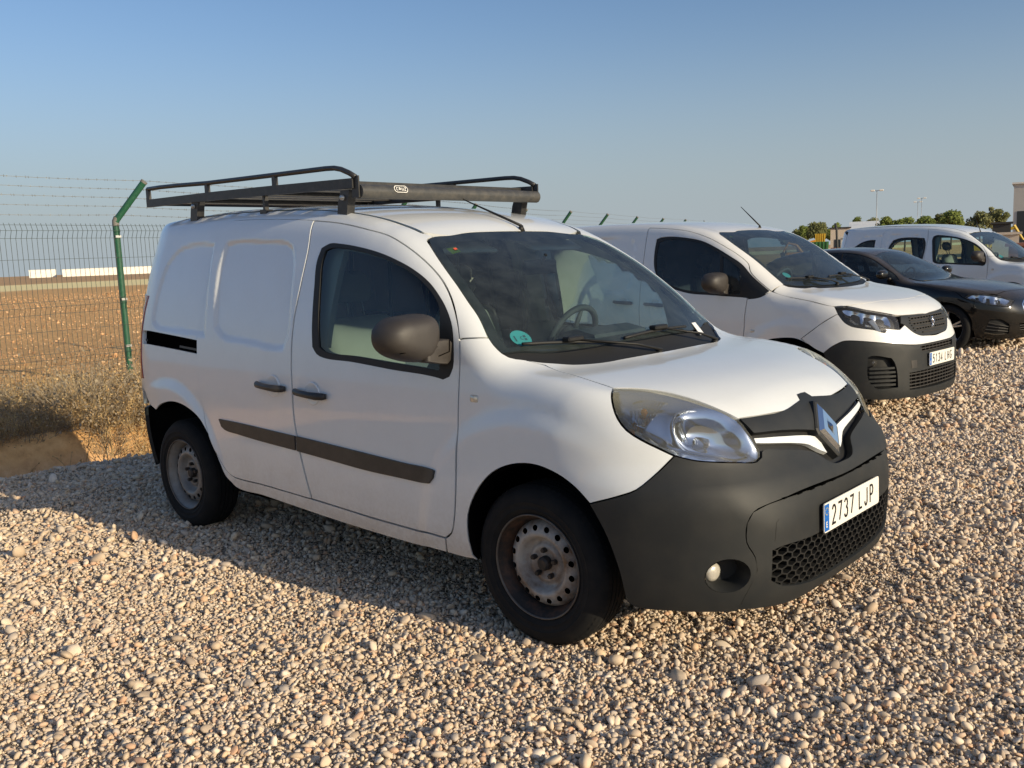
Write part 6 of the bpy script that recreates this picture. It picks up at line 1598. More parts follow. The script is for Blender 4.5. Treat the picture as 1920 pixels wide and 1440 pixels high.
    ws = full(dedupe(list(A['ws_bot']) + list(A['ws_side']) + list(A['ws_top']) + list(tp)))
    gl = patch(S, ws, WSCR, 'windscreen', M['screen'], van, gap=.001, sp=.08, rim=.006, bev=.003)
    ce = np.array([-.45, 0, 1.40]); inn = ce + (ws - ce)*.925
    patch(S, ws, WSCR, 'windscreen_border', M['rubber'], gl, holes=[inn], gap=0, off=-.008, sp=.08, rim=0, bev=0)
    cowl_f = [shp(S, 'z', .05, 0), shp(S, 'z', .035, -.2), shp(S, 'z', .0, -.42), shp(S, 'z', -.06, -.60), shp(S, 'z', -.13, -.72)]
    patch(S, full(dedupe(list(A['ws_bot']) + [A['ws_side'][0]] + [A['a_seam'][1]] + cowl_f[::-1])), TOP, 'cowl_panel', M['plastic'], van, off=-.01, sp=.08, rim=.02, bev=0)
    hood = full(dedupe(cowl_f + [A['a_seam'][1]] + list(A['hood_gap']) + list(A['hood_front'][1:3]) + list(A['hood_front_c'])))
    hd = patch(S, hood, TOP, 'bonnet', P, van, sp=.05, rim=.02, dispf=lambda p: .010*np.exp(-((np.abs(p[:, 1]) - .50)/.05)**2)*sstep(.5, .2, p[:, 0]))
    patch(S, hood, TOP, 'bonnet_gap_shade', M['black'], hd, gap=-.01, off=-.03, sp=.1, rim=0, bev=0)  # black sheet added under the bonnet to darken its gaps like shade
    # white panel between bonnet and grille, lamp tops
    L = A['lamp']; G = A['grille']
    fp = full(dedupe([A['hood_front_c'][2], A['hood_front_c'][1], A['hood_front_c'][0], A['hood_front'][2], A['hood_front'][1]] + [L[1] + [0, 0, .004]] + list(L[2:5]) + list(G) + [shp(S, 'z', .758, 0)]))
    patch(S, fp, TOP, 'front_panel', P, van, gap=.002, sp=.045, rim=.02)
    # grille
    gb = [shp(S, 'x', 0, .705), shp(S, 'x', -.15, .708)]
    go = full(dedupe([shp(S, 'z', .758, 0)] + list(G[::-1]) + [L[5] + [0, .02, 0]] + list(A['grille_low'][::-1]) + gb[::-1]))
    gr = patch(S, go, NOSE, 'grille', M['bumper'], van, gap=.003, off=.0, sp=.05, rim=.03, bev=.006)
    for k in range(7):
        z = .742 + k*.021
        yy = .36 - abs(k-4)*.012 - (.10 if k == 0 else 0)
        b = MB(); 
        pts = [Vector(shp(S, 'x', y, z)) + Vector((.006, 0, 0)) for y in np.linspace(-yy, yy, 13)]
        b.tube(pts, .0055, 4, flat=1.0); b.build('grille_slat', M['trim'], gr)
        for j in range(12):
            y = -yy + .03 + (2*yy - .06)*(j + (k % 2)*.5)/12
            if k % 2 == 0: continue
            p = shp(S, 'x', y, z + .0105); c = MB(); c.box((-.002, -.010, -.005), (.004, .010, .005), c=p); c.build('grille_slot', M['black'], gr)
    # standing lion badge: plain upright figure
    e = MB(); c0 = Vector(shp(S, 'x', 0, .805)) + Vector((.014, 0, 0))
    def E(a, b): return c0 + Vector((0, a, b))
    for pts, r in (([E(-.012, .045), E(.0, .02), E(.008, -.015)], [.008, .014, .010]), ([E(.008, -.01), E(.022, -.03), E(.016, -.052)], [.010, .006, .005]), ([E(.0, -.01), E(-.010, -.03), E(-.016, -.052)], [.010, .006, .005]),
                   ([E(-.004, .02), E(-.026, .026), E(-.034, .014)], [.006, .005, .003]), ([E(.0, .006), E(-.022, .002)], [.005, .003]), ([E(-.006, .038), E(-.014, .052)], [.012, .008]), ([E(.014, -.02), E(.034, .0), E(.028, .026)], [.004, .0035, .003])):
        e.tube(pts, r, 8, flat=.6, up=(1, 0, 0))
    tag(e.build('lion_badge', M['chrome'], gr, smooth=True))
    # white upper bumper
    dt = A['dark_top']
    wb = full(dedupe([shp(S, 'x', 0, .700)] + gb[::-1][:1] + list(A['grille_low']) + list(L[6:]) + list(A['seam'][::-1]) + list(af[-2:] ) + list(dt) + [shp(S, 'x', -.18, .648), shp(S, 'x', 0, .648)]))
    ub = patch(S, wb, NOSE, 'upper_bumper', P, van, gap=.002, sp=.045, rim=.02, off=.002)
    # dark lower bumper
    bot = [shp(S, 'x', 0, .215), shp(S, 'x', -.3, .22), shp(S, 'x', -.5, .225)] + list(A['dark_bot'][:1]) + [shp(S, 'y', .50, .25), shp(S, 'y', .42, .27)]
    arc2 = [shp(S, 'y', .345, .50), shp(S, 'y', .385, .40), shp(S, 'y', .405, .30)]
    fog = A['fog']; fogm = mir(fog)
    mesh_h = np.array([shp(S, 'x', y, z) for y, z in ((0, .280), (-.25, .285), (-.475, .290), (-.48, .43), (-.25, .435), (0, .437))])
    slot_h = np.array([shp(S, 'x', y, z) for y, z in ((0, .585), (-.2, .585), (-.315, .59), (-.33, .635), (-.2, .638), (0, .638))])
    lb = patch(S, full(dedupe([shp(S, 'x', 0, .646), shp(S, 'x', -.18, .646)] + list(dt[::-1] - [0, 0, .002]) + arc2 + bot[::-1])), NOSE, 'lower_bumper', M['bumper'], van, holes=[fog, fogm, full(mesh_h), full(slot_h)], gap=.001, off=.004, sp=.045, rim=.05, bev=.006, corner=40)
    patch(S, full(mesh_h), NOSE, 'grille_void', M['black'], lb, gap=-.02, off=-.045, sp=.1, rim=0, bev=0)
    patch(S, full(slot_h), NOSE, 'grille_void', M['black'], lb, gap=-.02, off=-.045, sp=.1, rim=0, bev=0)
    for z0, z1, yy, n in ((.29, .43, .47, 5), (.59, .635, .32, 2)):
        for k in range(n + (1 if n == 2 else 0)):
            z = z0 + (z1-z0)*(k + .5)/n if n > 2 else z0 + (z1-z0)*k/2
            b = MB(); b.tube([Vector(shp(S, 'x', y, z)) + Vector((-.012, 0, 0)) for y in np.linspace(-yy, yy, 15)], .006, 4); b.build('grille_slat', M['trim'], lb)
        for k in range(15 if n > 2 else 9):
            y = -yy + 2*yy*(k + .5)/(15 if n > 2 else 9); p0, p1 = Vector(shp(S, 'x', y, z0)), Vector(shp(S, 'x', y, z1))
            b = MB(); b.tube([p0 + Vector((-.018, 0, 0)), p1 + Vector((-.018, 0, 0))], .005, 4); b.build('grille_bar', M['trim'], lb)
    for mr in (False, True):
        f2 = fogm if mr else fog
        patch(S, fog, NOSE, 'fog_recess', M['plastic'], lb, gap=-.01, off=-.045, sp=.06, rim=0, bev=0, mirror=mr)
        fi = A['fogin']
        for k in range(5):
            z = .345 + k*.034; x0 = .63 if k > 0 else .66
            a0 = shp(S, 'y', .635 if k else .665, z); 
            pts = []
            for t in np.linspace(0, 1, 6):
                ang = math.atan2(-.77, .68)*(1-t) + math.atan2(-.60, .82)*t
                Q = np.array([[ang*.8, z]]); pts.append(Vector(NOSE.cast(S, Q)[0]) + Vector((-.012, .010, 0)))
            if mr: pts = [Vector((p.x, -p.y, p.z)) for p in pts]
            b = MB(); b.tube(pts, .010, 4, flat=1.2); b.build('vent_slat', M['bumper'], lb)
        c = fi.mean(0) + np.array([-.01, -.02, .0])
        if mr: c = c*[1, -1, 1]
        l = MB(); l.lathe([(0, .006), (.022, .003), (.03, -.01)], 20, 'x', tuple(c + np.array([-.03, (1 if mr else -1)*.01, 0]))); l.build('fog_lamp', M['lens_clear'], lb, smooth=True)
    patch(S, A['cover'], NOSE, 'tow_eye_cover', M['trim'], lb, gap=0, off=.007, sp=.05, rim=.004, bev=.002)
    number_plate(lb, '5134 LHG', .885, .518, y=.03)
    # screen stickers, wipers, aerial
    for key, r, m in (('sticker', .040, 'sticker_teal'), ('ysticker', .022, 'sticker_yellow')):
        c = A[key][0]; N = S.grad(c[None])[0]; u = np.cross([0, 0, 1], N); u /= np.linalg.norm(u); v = np.cross(N, u)
        n = 20 if r > .03 else 4
        mb = MB(); mb.add([c - N*.004 + r*(math.cos(2*PI*k/n + .78)*u + math.sin(2*PI*k/n + .78)*v) for k in range(n)], [tuple(range(n))]); mb.build('windscreen_sticker', M[m], gl, fix=False)
    wiper(van, (-.20, -.62, 1.21), (-.09, -.06, 1.18), (-.02, -.05, 1.13), S); wiper(van, (-.13, .0, 1.2), (-.17, .55, 1.2), (-.03, .58, 1.13), S)
    antenna(van, tuple(shp(S, 'z', -.985, .245)), (-1.20, .245, 1.90), S)
    m = mirror_housing(S, van, -1)
    m.location = (-.205, .02, .0); 
    b = MB(); b.box((-3.2, -.58, .28), (.55, .58, .34)); b.box((-2.3, -.88, .33), (-.45, .88, .36)); b.build('underbody', M['black'], van)
    rd = [shp(S, '-x', 0, .40), shp(S, '-x', -.955*W(.45), .42), shp(S, '-x', -.955*W(1.0), 1.0), shp(S, '-x', -.955*W(1.5), 1.5), shp(S, '-x', -.9*W(1.68), 1.69), shp(S, '-x', 0, 1.72)]
    RP = Proj((-1, 0, 0)); RP.t0 = 4.4; RP.t1 = -2.2
    patch(S, full(np.array(rd)), RP, 'rear_doors', P, van, sp=.1, rim=.02)
    rt = bpy.data.objects.new('cabin', None); COL.objects.link(rt); rt.parent = van
    d = MB(); d.prism([(-.78, 1.02), (-.60, 1.12), (-.20, 1.14), (-.12, 1.0), (-.2, .5), (-.7, .5)], 'y', -.80, .80); d.build('dashboard', M['dash'], rt, angle=35)
    for y in (-.40, .42):
        s = seat(rt, -1.30, y, M['seat_dark'], w=.5)
    b = MB(); b.prism([(-.80, .36), (.80, .36), (.80, 1.1), (.64, 1.66), (-.64, 1.66), (-.80, 1.1)], 'x', -1.79, -1.77); b.build('bulkhead', M['bulkhead'], rt)
    w = MB(); c = Vector((-.86, .40, 1.10)); ax = Vector((-.90, 0, .42)).normalized(); e1 = Vector((0, 1, 0)); e2 = ax.cross(e1)
    w.tube([c + .18*(math.cos(a)*e1 + math.sin(a)*e2) for a in [2*PI*k/30 for k in range(30)]], .016, 8, closed=True); w.build('steering_wheel', M['dash'], rt, smooth=True)
    return van
second_van()

def hatchback():
    car = thing('black_hatchback', 'low black hatchback parked between the second van and the far white people carrier', 'car', (-1.64367, 10.46119, -.0033), -0.13962634)
    S = Shell(HATCH); A = {k: np.array(v, float) for k, v in HB_LINES.items()}; P = M['paint_black']
    W = lambda z: float(S.hw(z))
    roof_edge = np.array([shp(S, 'z', x, y) for x, y in ((-1.35, -.50), (-1.6, -.525), (-2.0, -.53), (-2.5, -.52), (-2.8, -.50))])
    rear = np.array([shp(S, '-x', -.93*W(z), z) for z in (1.0, .85, .6, .35)])
    ar = arch_pts(S, -2.67, .345, cz=.32); af = arch_pts(S, 0, .345, cz=.32, a0=-20)
    win = dedupe(list(A['win_top']) + list(A['win_bot']) + [shp(S, 'y', -1.8, 1.03), shp(S, 'y', -2.4, 1.06), shp(S, 'y', -2.72, 1.13), shp(S, 'y', -2.62, 1.20), shp(S, 'y', -2.35, 1.29)])
    ce = win.mean(0)
    for mr in (False, True):
        bs = patch(S, dedupe(list(A['ws_side']) + list(roof_edge) + [shp(S, 'y', -3.0, 1.12), shp(S, 'y', -3.2, 1.02)] + list(rear) + list(ar[::-1]) + [shp(S, 'y', -1.3, .22)] + list(af[::-1][:-1]) + [shp(S, 'y', .34, .36)] + list(A['lamp'][[7, 0]]) + [shp(S, 'y', .12, .80), shp(S, 'y', -.2, .868), shp(S, 'y', -.45, .915)]), SIDE, 'body_side', P, car, holes=[win], mirror=mr, sp=.05, rim=.02)
        patch(S, win, SIDE, 'window_glass', M['glass_dark'], bs, gap=-.003, off=-.006, sp=.1, rim=0, bev=0, mirror=mr)
        for x in (-1.62, -2.0):
            patch(S, dedupe([shp(S, 'y', x, 1.0), shp(S, 'y', x - .05, 1.36), shp(S, 'y', x - .13, 1.36), shp(S, 'y', x - .09, 1.0)]), SIDE, 'window_pillar', M['gloss_black'], bs, off=0, sp=.1, rim=.02, bev=0, mirror=mr)
        for x0, pts in ((0, ((-.42, .30), (-.40, .60), (-.44, .93))), (1, ((-1.55, .30), (-1.58, .60), (-1.60, .98)))):
            strip_on(S, np.array([shp(S, 'y', *q) for q in pts]), SIDE, .006, .0004, 'door_seam', M['black'], bs, mirror=mr, depth=.0002)
        lamp = bpy.data.objects.new('headlight', None); COL.objects.link(lamp); lamp.parent = car
        patch(S, A['lamp'], FEND, 'lamp_housing', M['black'], lamp, gap=-.004, off=-.05, sp=.05, rim=0, bev=0, mirror=mr)
        L = A['lamp']; c = L.mean(0)
        inn = c + (L - c)*.86; l2 = FEND.to2(smooth_line(inn, .03))
        patch(S, inn, FEND, 'lamp_reflector', M['lamp_bezel'], lamp, gap=.002, sp=.016, rim=0, bev=0, mirror=mr, dispf=lambda Pp: -.022 - .022*sstep(0, .03, -seg_sdf(FEND.to2(Pp)[:, 0], FEND.to2(Pp)[:, 1], l2))*(1 + .6*np.sin(FEND.to2(Pp)[:, 0]*45)))
        for t, r in ((.28, .045), (.66, .045)):
            cc = L[1:3].mean(0)*(1-t)*.5 + L[4]*t*.5 + L[7]*(1-t)*.5 + L[5]*t*.5; N = S.grad(cc[None])[0]; cc = cc - N*.02
            if mr: cc = cc*[1, -1, 1]
            z = MB(); z.tube([Vector(cc) + r*(Vector((0, math.cos(a), math.sin(a)*.8))) for a in [2*PI*k/16 for k in range(16)]], .006, 6, closed=True); z.build('lamp_ring', M['lamp_bezel'], lamp, smooth=True)
            z = MB(); z.lathe([(0, .0), (.022, -.004), (.030, -.02)], 16, 'x', tuple(cc)); z.build('lamp_projector', M['lamp_bezel'], lamp, smooth=True)
        patch(S, L, FEND, 'lamp_lens', M['lens_clear'], lamp, gap=.002, off=0, sp=.06, rim=.008, bev=.003, mirror=mr)
        arch_and_wall(S, car, af[::-1], 0, mr, .56); arch_and_wall(S, car, ar, -2.67, mr, .56)
        sg = 1 if mr else -1
        mm = MB(); m0 = bpy.data.meshes.new('wing_mirror'); b = bmesh.new(); bmesh.ops.create_icosphere(b, subdivisions=3, radius=1)
        for v in b.verts:
            e = 2.5; f = 1/((abs(v.co.x)**e + abs(v.co.y)**e + abs(v.co.z)**e)**(1/e)); v.co = Vector((v.co.x*f*.06 - .86, v.co.y*f*.115 + sg*.96, v.co.z*f*.065 + 1.045))
        for f in b.faces: f.smooth = True
        b.to_mesh(m0); b.free(); m0.materials.append(P); o = bpy.data.objects.new('wing_mirror', m0); COL.objects.link(o); o.parent = car
        a = MB(); a.tube([(-.82, sg*.86, .99), (-.82, sg*.80, .97)], .022, 8); a.build('mirror_arm', M['gloss_black'], o, smooth=True)
        # alloy wheels
        for x in (0, -2.67):
            rt = bpy.data.objects.new('wheel', None); COL.objects.link(rt); rt.parent = car; rt.location = (x, sg*.775, .32)
            h = .102
            t = MB(); pr = [(.225, h*.8), (.232, h*.95), (.262, h*1.0), (.290, h*.9), (.312, h*.72), (.319, h*.5), (.32, 0), (.319, -h*.5), (.312, -h*.72), (.290, -h*.9), (.262, -h), (.225, -h*.8)]
            t.lathe([(a_, b_*sg) for a_, b_ in pr], 64); t.build('tyre', M['tyre'], rt, angle=60)
            r_ = MB(); r_.lathe([(.229, sg*h*.90), (.222, sg*h*.8), (.210, sg*h*.6), (.20, -sg*h*.8)], 56); rim = r_.build('rim', M['alloy'], rt, angle=40)
            d = MB(); d.lathe([(0, sg*-.02), (.2, sg*-.02)], 24); d.build('brake_disc', M['black'], rt)
            for k in range(5):
                for q in (-.13, .13):
                    a0 = 2*PI*k/5 + PI/2; s = MB(); s.tube([(.03*math.cos(a0), sg*.055, .03*math.sin(a0)), (.215*math.cos(a0 + q), sg*.080, .215*math.sin(a0 + q))], [.020, .013], 6, flat=.7, up=(0, 1, 0)); s.build('spoke', M['alloy'], rim, smooth=False)
            hb = MB(); hb.lathe([(0, sg*.062), (.032, sg*.06), (.045, sg*.04)], 20); hb.build('hub_cap', M['alloy'], rim, smooth=True)
    roof = patch(S, full(dedupe([shp(S, 'z', -2.85, 0), shp(S, 'z', -2.84, -.3)] + list(roof_edge[::-1]) + [A['ws_side'][-1]] + list(A['ws_top']))), TOP, 'roof', P, car, sp=.08, rim=.02)
    rw = full(dedupe([shp(S, 'z', -3.15, 0), shp(S, 'z', -3.12, -.4), shp(S, 'z', -3.06, -.56), shp(S, 'z', -2.88, -.50), shp(S, 'z', -2.87, -.3), shp(S, 'z', -2.88, 0)]))
    patch(S, rw, TOP, 'rear_window', M['glass_dark'], car, sp=.1, rim=.01)
    ws = full(dedupe(list(A['ws_bot']) + list(A['ws_side']) + list(A['ws_top'])))
    gl = patch(S, ws, WSCR, 'windscreen', M['screen'], car, gap=.001, sp=.08, rim=.006, bev=.003)
    ce = np.array([-.85, 0, 1.14]); patch(S, ws, WSCR, 'windscreen_border', M['rubber'], gl, holes=[ce + (ws - ce)*.93], gap=0, off=-.008, sp=.1, rim=0, bev=0)
    hf = A['hood_front']
    hood = full(dedupe([shp(S, 'z', -.30, 0), shp(S, 'z', -.32, -.25), shp(S, 'z', -.38, -.48), shp(S, 'z', -.44, -.64), shp(S, 'y', -.38, .925)] + [shp(S, 'z', -.1, -.70), shp(S, 'z', .15, -.69), A['hood_side'][3], A['hood_side'][4]] + list(hf[1:]) + [shp(S, 'z', .60, -.15), shp(S, 'z', .605, 0)]))
    patch(S, hood, TOP, 'bonnet', P, car, sp=.05, rim=.02, dispf=lambda p: .008*np.exp(-((np.abs(p[:, 1]) - .45)/.04)**2))
    low = full(dedupe([shp(S, 'z', -.30, 0), shp(S, 'z', -.32, -.25), shp(S, 'z', -.38, -.48), shp(S, 'z', -.44, -.64), A['ws_side'][0]] + list(A['ws_bot'][::-1])))
    patch(S, low, TOP, 'cowl_panel', M['plastic'], car, off=-.012, sp=.08, rim=.02, bev=0)
    # shoulder between bonnet and side, front bumper
    for mr in (False, True):
        sh = dedupe([shp(S, 'z', -.44, -.64), shp(S, 'y', -.38, .925), shp(S, 'z', -.1, -.70), shp(S, 'z', .15, -.69), A['hood_side'][3], A['hood_side'][4], A['lamp'][2] + [.05, .04, .0], A['lamp'][2], A['lamp'][1], A['lamp'][0], shp(S, 'y', .12, .80), shp(S, 'y', -.2, .868), shp(S, 'y', -.45, .915), A['ws_side'][0] + [.02, -.02, 0]])
        patch(S, sh, Proj((.2, -.5, .84)), 'fender', P, car, sp=.05, rim=.02, mirror=mr, gap=.001)
    fog = A['fog']; kid = np.array([shp(S, 'x', y, z) for y, z in ((-.035, .46), (-.26, .46), (-.34, .53), (-.34, .62), (-.26, .665), (-.035, .67))])
    lowg = np.array([shp(S, 'x', y, z) for y, z in ((0, .26), (-.38, .26), (-.42, .37), (0, .37))])
    L = A['lamp']
    fb = full(dedupe([shp(S, 'z', .605, 0), shp(S, 'z', .60, -.15)] + list(hf[::-1][:-1]) + [A['hood_side'][4]] + [L[3], L[4], L[5], L[6], L[7]] + [shp(S, 'y', .335, .42), shp(S, 'y', .35, .30)] + [shp(S, 'y', .36, .19), shp(S, 'y', .52, .17)] + [shp(S, 'x', -.5, .17), shp(S, 'x', -.25, .17), shp(S, 'x', 0, .17)]))
    b = patch(S, fb, NOSE, 'front_bumper', P, car, holes=[fog, mir(fog), kid, mir(kid), full(lowg)], gap=.001, sp=.05, rim=.05, bev=.005)
    for mr in (False, True):
        patch(S, fog, NOSE, 'air_intake', M['plastic'], b, gap=-.01, off=-.03, sp=.06, rim=0, bev=0, mirror=mr)
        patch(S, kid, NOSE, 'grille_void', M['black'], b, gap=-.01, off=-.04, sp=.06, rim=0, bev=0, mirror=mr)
        q = smooth_line(kid, .03); 
        if mr: q = mir(q)
        z = MB(); z.tube(q, .010, 8, closed=True); kf = z.build('grille_frame', M['chrome'], b, smooth=True)
        for k in range(6):
            y = (.08 + k*.043)*(1 if mr else -1); z = MB(); z.tube([Vector(shp(S, 'x', -abs(y), .47))*1.0, Vector(shp(S, 'x', -abs(y), .655))], .006, 6)
            if mr: z.V = [(v[0], -v[1], v[2]) for v in z.V]
            z.build('grille_bar', M['gloss_black'], b)
        for k in range(3):
            f0 = fog[0]*(1 - (k+1)/4) + fog[1]*((k+1)/4); f1 = fog[4]*(1 - (k+1)/4) + fog[3]*((k+1)/4); off_ = np.array([-.01, .01, 0]); p0, p1 = f0 + off_, f1 + off_
            pts = [p0, (p0 + p1)/2 + np.array([.02, -.02, 0]), p1]
            if mr: pts = [p*[1, -1, 1] for p in pts]
            z = MB(); z.tube(pts, .008, 4); z.build('vent_slat', M['trim'], b)
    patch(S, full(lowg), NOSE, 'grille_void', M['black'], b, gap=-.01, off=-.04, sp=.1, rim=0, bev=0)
    for k in range(3):
        z = .285 + .03*k; m_ = MB(); m_.tube([Vector(shp(S, 'x', y, z)) + Vector((-.012, 0, 0)) for y in np.linspace(-.40, .40, 9)], .006, 4); m_.build('grille_slat', M['trim'], b)
    u = MB(); u.box((-3.1, -.56, .18), (.5, .56, .26)); u.box((-2.2, -.86, .20), (-.45, .86, .26)); u.build('underbody', M['black'], car)
    rt = bpy.data.objects.new('cabin', None); COL.objects.link(rt); rt.parent = car
    d = MB(); d.prism([(-1.05, .80), (-.95, .93), (-.6, .95), (-.4, .9), (-.5, .4), (-1.0, .4)], 'y', -.74, .74); d.build('dashboard', M['dash'], rt, angle=35)
    for y in (-.37, .37):
        s = seat(rt, -1.60, y, M['seat_dark'], w=.5); s.location = (0, 0, -.28)
    w = MB(); c = Vector((-1.18, .37, .93)); ax = Vector((-.93, 0, .36)).normalized(); e1 = Vector((0, 1, 0)); e2 = ax.cross(e1)
    w.tube([c + .18*(math.cos(a)*e1 + math.sin(a)*e2) for a in [2*PI*k/30 for k in range(30)]], .015, 8, closed=True); w.build('steering_wheel', M['dash'], rt, smooth=True)
    rp = Proj((-1, 0, 0)); rp.t0 = 4.4; rp.t1 = -2.2
    patch(S, full(np.array([shp(S, '-x', 0, .25), shp(S, '-x', -.8, .27), shp(S, '-x', -.93*W(.6), .6), shp(S, '-x', -.9*W(.95), .97), shp(S, '-x', 0, 1.0)])), rp, 'tailgate', P, car, sp=.12, rim=.02)
    return car
hatchback()

def people_carrier():
    van = thing('people_carrier', 'white people carrier with side windows at the right edge, behind the black hatchback', 'car', (-2.0538, 15.0379, -.0078), -0.12106534)
    van_body(van, SV, passenger=True, seat_mat='seat', plate='2737 LJP'[:4] + ' ', rims='alloy')
    antenna(van, (-.86, .0, 1.628), (-.95, .0, 1.86), SV)
people_carrier()
# ---------------------------------------------------------------- fence, weeds, clods
FZ = -.12
POSTS = [(-10.25, -3.75), (-10.50, -.60), (-10.98, 2.68), (-11.55, 5.9), (-12.55, 9.15), (-13.80, 12.4), (-15.07, 15.67), (-15.64, 18.35), (-16.63, 21.53), (-17.89, 25.08), (-18.76, 28.17), (-19.41, 30.9), (-20.4, 34.1)]
def fence():
    f = thing('mesh_fence', 'green welded mesh fence with angled arms carrying five barbed wire strands', 'fence', (0, 0, 0))
    n = len(POSTS)
    def dirs(i):
        a = np.array(POSTS[max(i-1, 0)]); b = np.array(POSTS[min(i+1, n-1)]); t = (b - a)/np.linalg.norm(b - a); return t, np.array([t[1], -t[0]])
    H = 2.36; arm = (.45, .52)
    def armdir(i, nn): return np.array([.72, .72]) if i < 4 else nn
    for i, (x, y) in enumerate(POSTS):
        t, nn = dirs(i); nn = armdir(i, nn)
        p = MB(); p.tube([(x, y, FZ - .2), (x, y, FZ + H - .06), (x + nn[0]*.02, y + nn[1]*.02, FZ + H), (x + nn[0]*arm[0], y + nn[1]*arm[0], FZ + H + arm[1])], .046, 14, caps=True)
        po = p.build('post', M['fence_green'], f, angle=40)
        c = MB(); e = Vector((x + nn[0]*arm[0], y + nn[1]*arm[0], FZ + H + arm[1])); d = Vector((nn[0]*arm[0], nn[1]*arm[0], arm[1])).normalized(); c.tube([e - d*.015, e + d*.012], .049, 14); c.build('post_cap', M['fence_cap'], po, angle=40)
        c = MB(); c.tube([(x, y, FZ + H - .09), (x + nn[0]*.004, y + nn[1]*.004, FZ + H - .02), (x + nn[0]*.03, y + nn[1]*.03, FZ + H + .03)], .0485, 14, caps=False); c.build('elbow_weld', M['fence_cap'], po, smooth=True)
        for z in (2.0, 1.1, .42, 0.0):
            c = MB(); c.box((-.012, -.04, -.016), (.012, .04, .016), c=(x + .046, y, FZ + z + .12)); c.build('panel_clip', M['clip'], po)
    folds = (2.20, 1.18, .47); singles = (1.82, .85, .12)
    for i in range(n - 1):
        a = np.array(POSTS[i]); b = np.array(POSTS[i+1]); L = np.linalg.norm(b - a); t = (b - a)/L; nn = np.array([t[1], -t[0]])
        if i > 7: step = .24
        else: step = .07
        m = MB(); k = int(L/step); o0 = nn*.045
        def pt(s, z, out=0): q = a + t*s + o0 + nn*out; return (q[0], q[1], FZ + z)
        prof = [(.05, 0)]
        for z in folds[::-1]: prof += [(z - .10, 0), (z, .045), (z + .10, 0)]
        prof[-1] = (2.30, 0)
        for j in range(k + 1):
            s = j*L/k; m.tube([pt(s, z, o) for z, o in prof], .0034, 4, caps=False)
        for z in folds:
            for dz, o in ((-.10, 0), (0, .045), (.075, .012)): m.tube([pt(0, z + dz, o), pt(L, z + dz, o)], .0034, 4, caps=False)
        for z in singles: m.tube([pt(0, z), pt(L, z)], .0034, 4, caps=False)
        pn = m.build('mesh_panel', M['mesh_wire'], f, fix=False); pn['kind'] = 'stuff'
    for s in range(5):
        k = .06 + .90*s/4
        w = MB(); pts = []
        for i in range(n - 1):
            (x0, y0), (x1, y1) = POSTS[i], POSTS[i+1]; t0, n0 = dirs(i); t1, n1 = dirs(i+1); n0 = armdir(i, n0); n1 = armdir(i+1, n1)
            A0 = Vector((x0 + n0[0]*arm[0]*k, y0 + n0[1]*arm[0]*k, FZ + H + arm[1]*k + .036)); A1 = Vector((x1 + n1[0]*arm[0]*k, y1 + n1[1]*arm[0]*k, FZ + H + arm[1]*k + .036))
            N = 12
            for j in range(N): u = j/N; p = A0.lerp(A1, u); p.z -= .02*math.sin(PI*u)*(1 + .5*math.sin(i*3.1 + s)); pts.append(p)
        w.tube(pts, .0040, 4, caps=False)
        rr = random.Random(s)
        for i in range(len(pts) - 1):
            if i > 80: break
            p0, p1 = pts[i], pts[i+1]; L = (p1 - p0).length; q = 0
            while q < L:
                c = p0.lerp(p1, q/L); d = (p1 - p0).normalized(); sd = d.cross(Vector((0, 0, 1))).normalized()
                for a in (rr.uniform(0, PI), rr.uniform(0, PI)):
                    v = (Vector((0, 0, 1))*math.cos(a) + sd*math.sin(a))*.016; w.tube([c - v + d*.004, c + v - d*.004], .0022, 3, caps=False)
                w.tube([c - d*.012, c + d*.012], .0052, 4, caps=False)
                q += .12
        w.build('barbed_wire', M['barb'], f, fix=False)
    return f
fence()

def leafmat(name, cols, rough=.9):
    m = bpy.data.materials.new(name); m.use_nodes = True; nt = m.node_tree; b = nt.nodes['Principled BSDF']; b.inputs['Roughness'].default_value = rough; b.inputs['Specular IOR Level'].default_value = .15
    oi = nt.nodes.new('ShaderNodeObjectInfo'); tc = nt.nodes.new('ShaderNodeTexCoord'); n = nnoise(nt, tc.outputs['Object'], 14, 3)
    f = nmath(nt, 'ADD', nmath(nt, 'MULTIPLY', oi.outputs['Random'], .6), nmath(nt, 'MULTIPLY', n, .5)); c = nramp(nt, f, [(i/(len(cols)-1), c) for i, c in enumerate(cols)])
    nt.links.new(c, b.inputs['Base Color']); return m
M['weed_straw'] = leafmat('straw_weed', [(.36, .23, .10), (.58, .40, .18), (.74, .55, .27), (.82, .66, .38)])
M['weed_brown'] = leafmat('brown_weed', [(.17, .105, .05), (.34, .215, .10), (.50, .34, .16), (.62, .45, .23)])
M['weed_grey'] = leafmat('grey_thistle', [(.17, .13, .09), (.30, .24, .165), (.40, .33, .23)])
M['clod'] = leafmat('soil_clod', [(.14, .07, .035), (.45, .25, .12), (.62, .38, .20), (.75, .55, .34)])

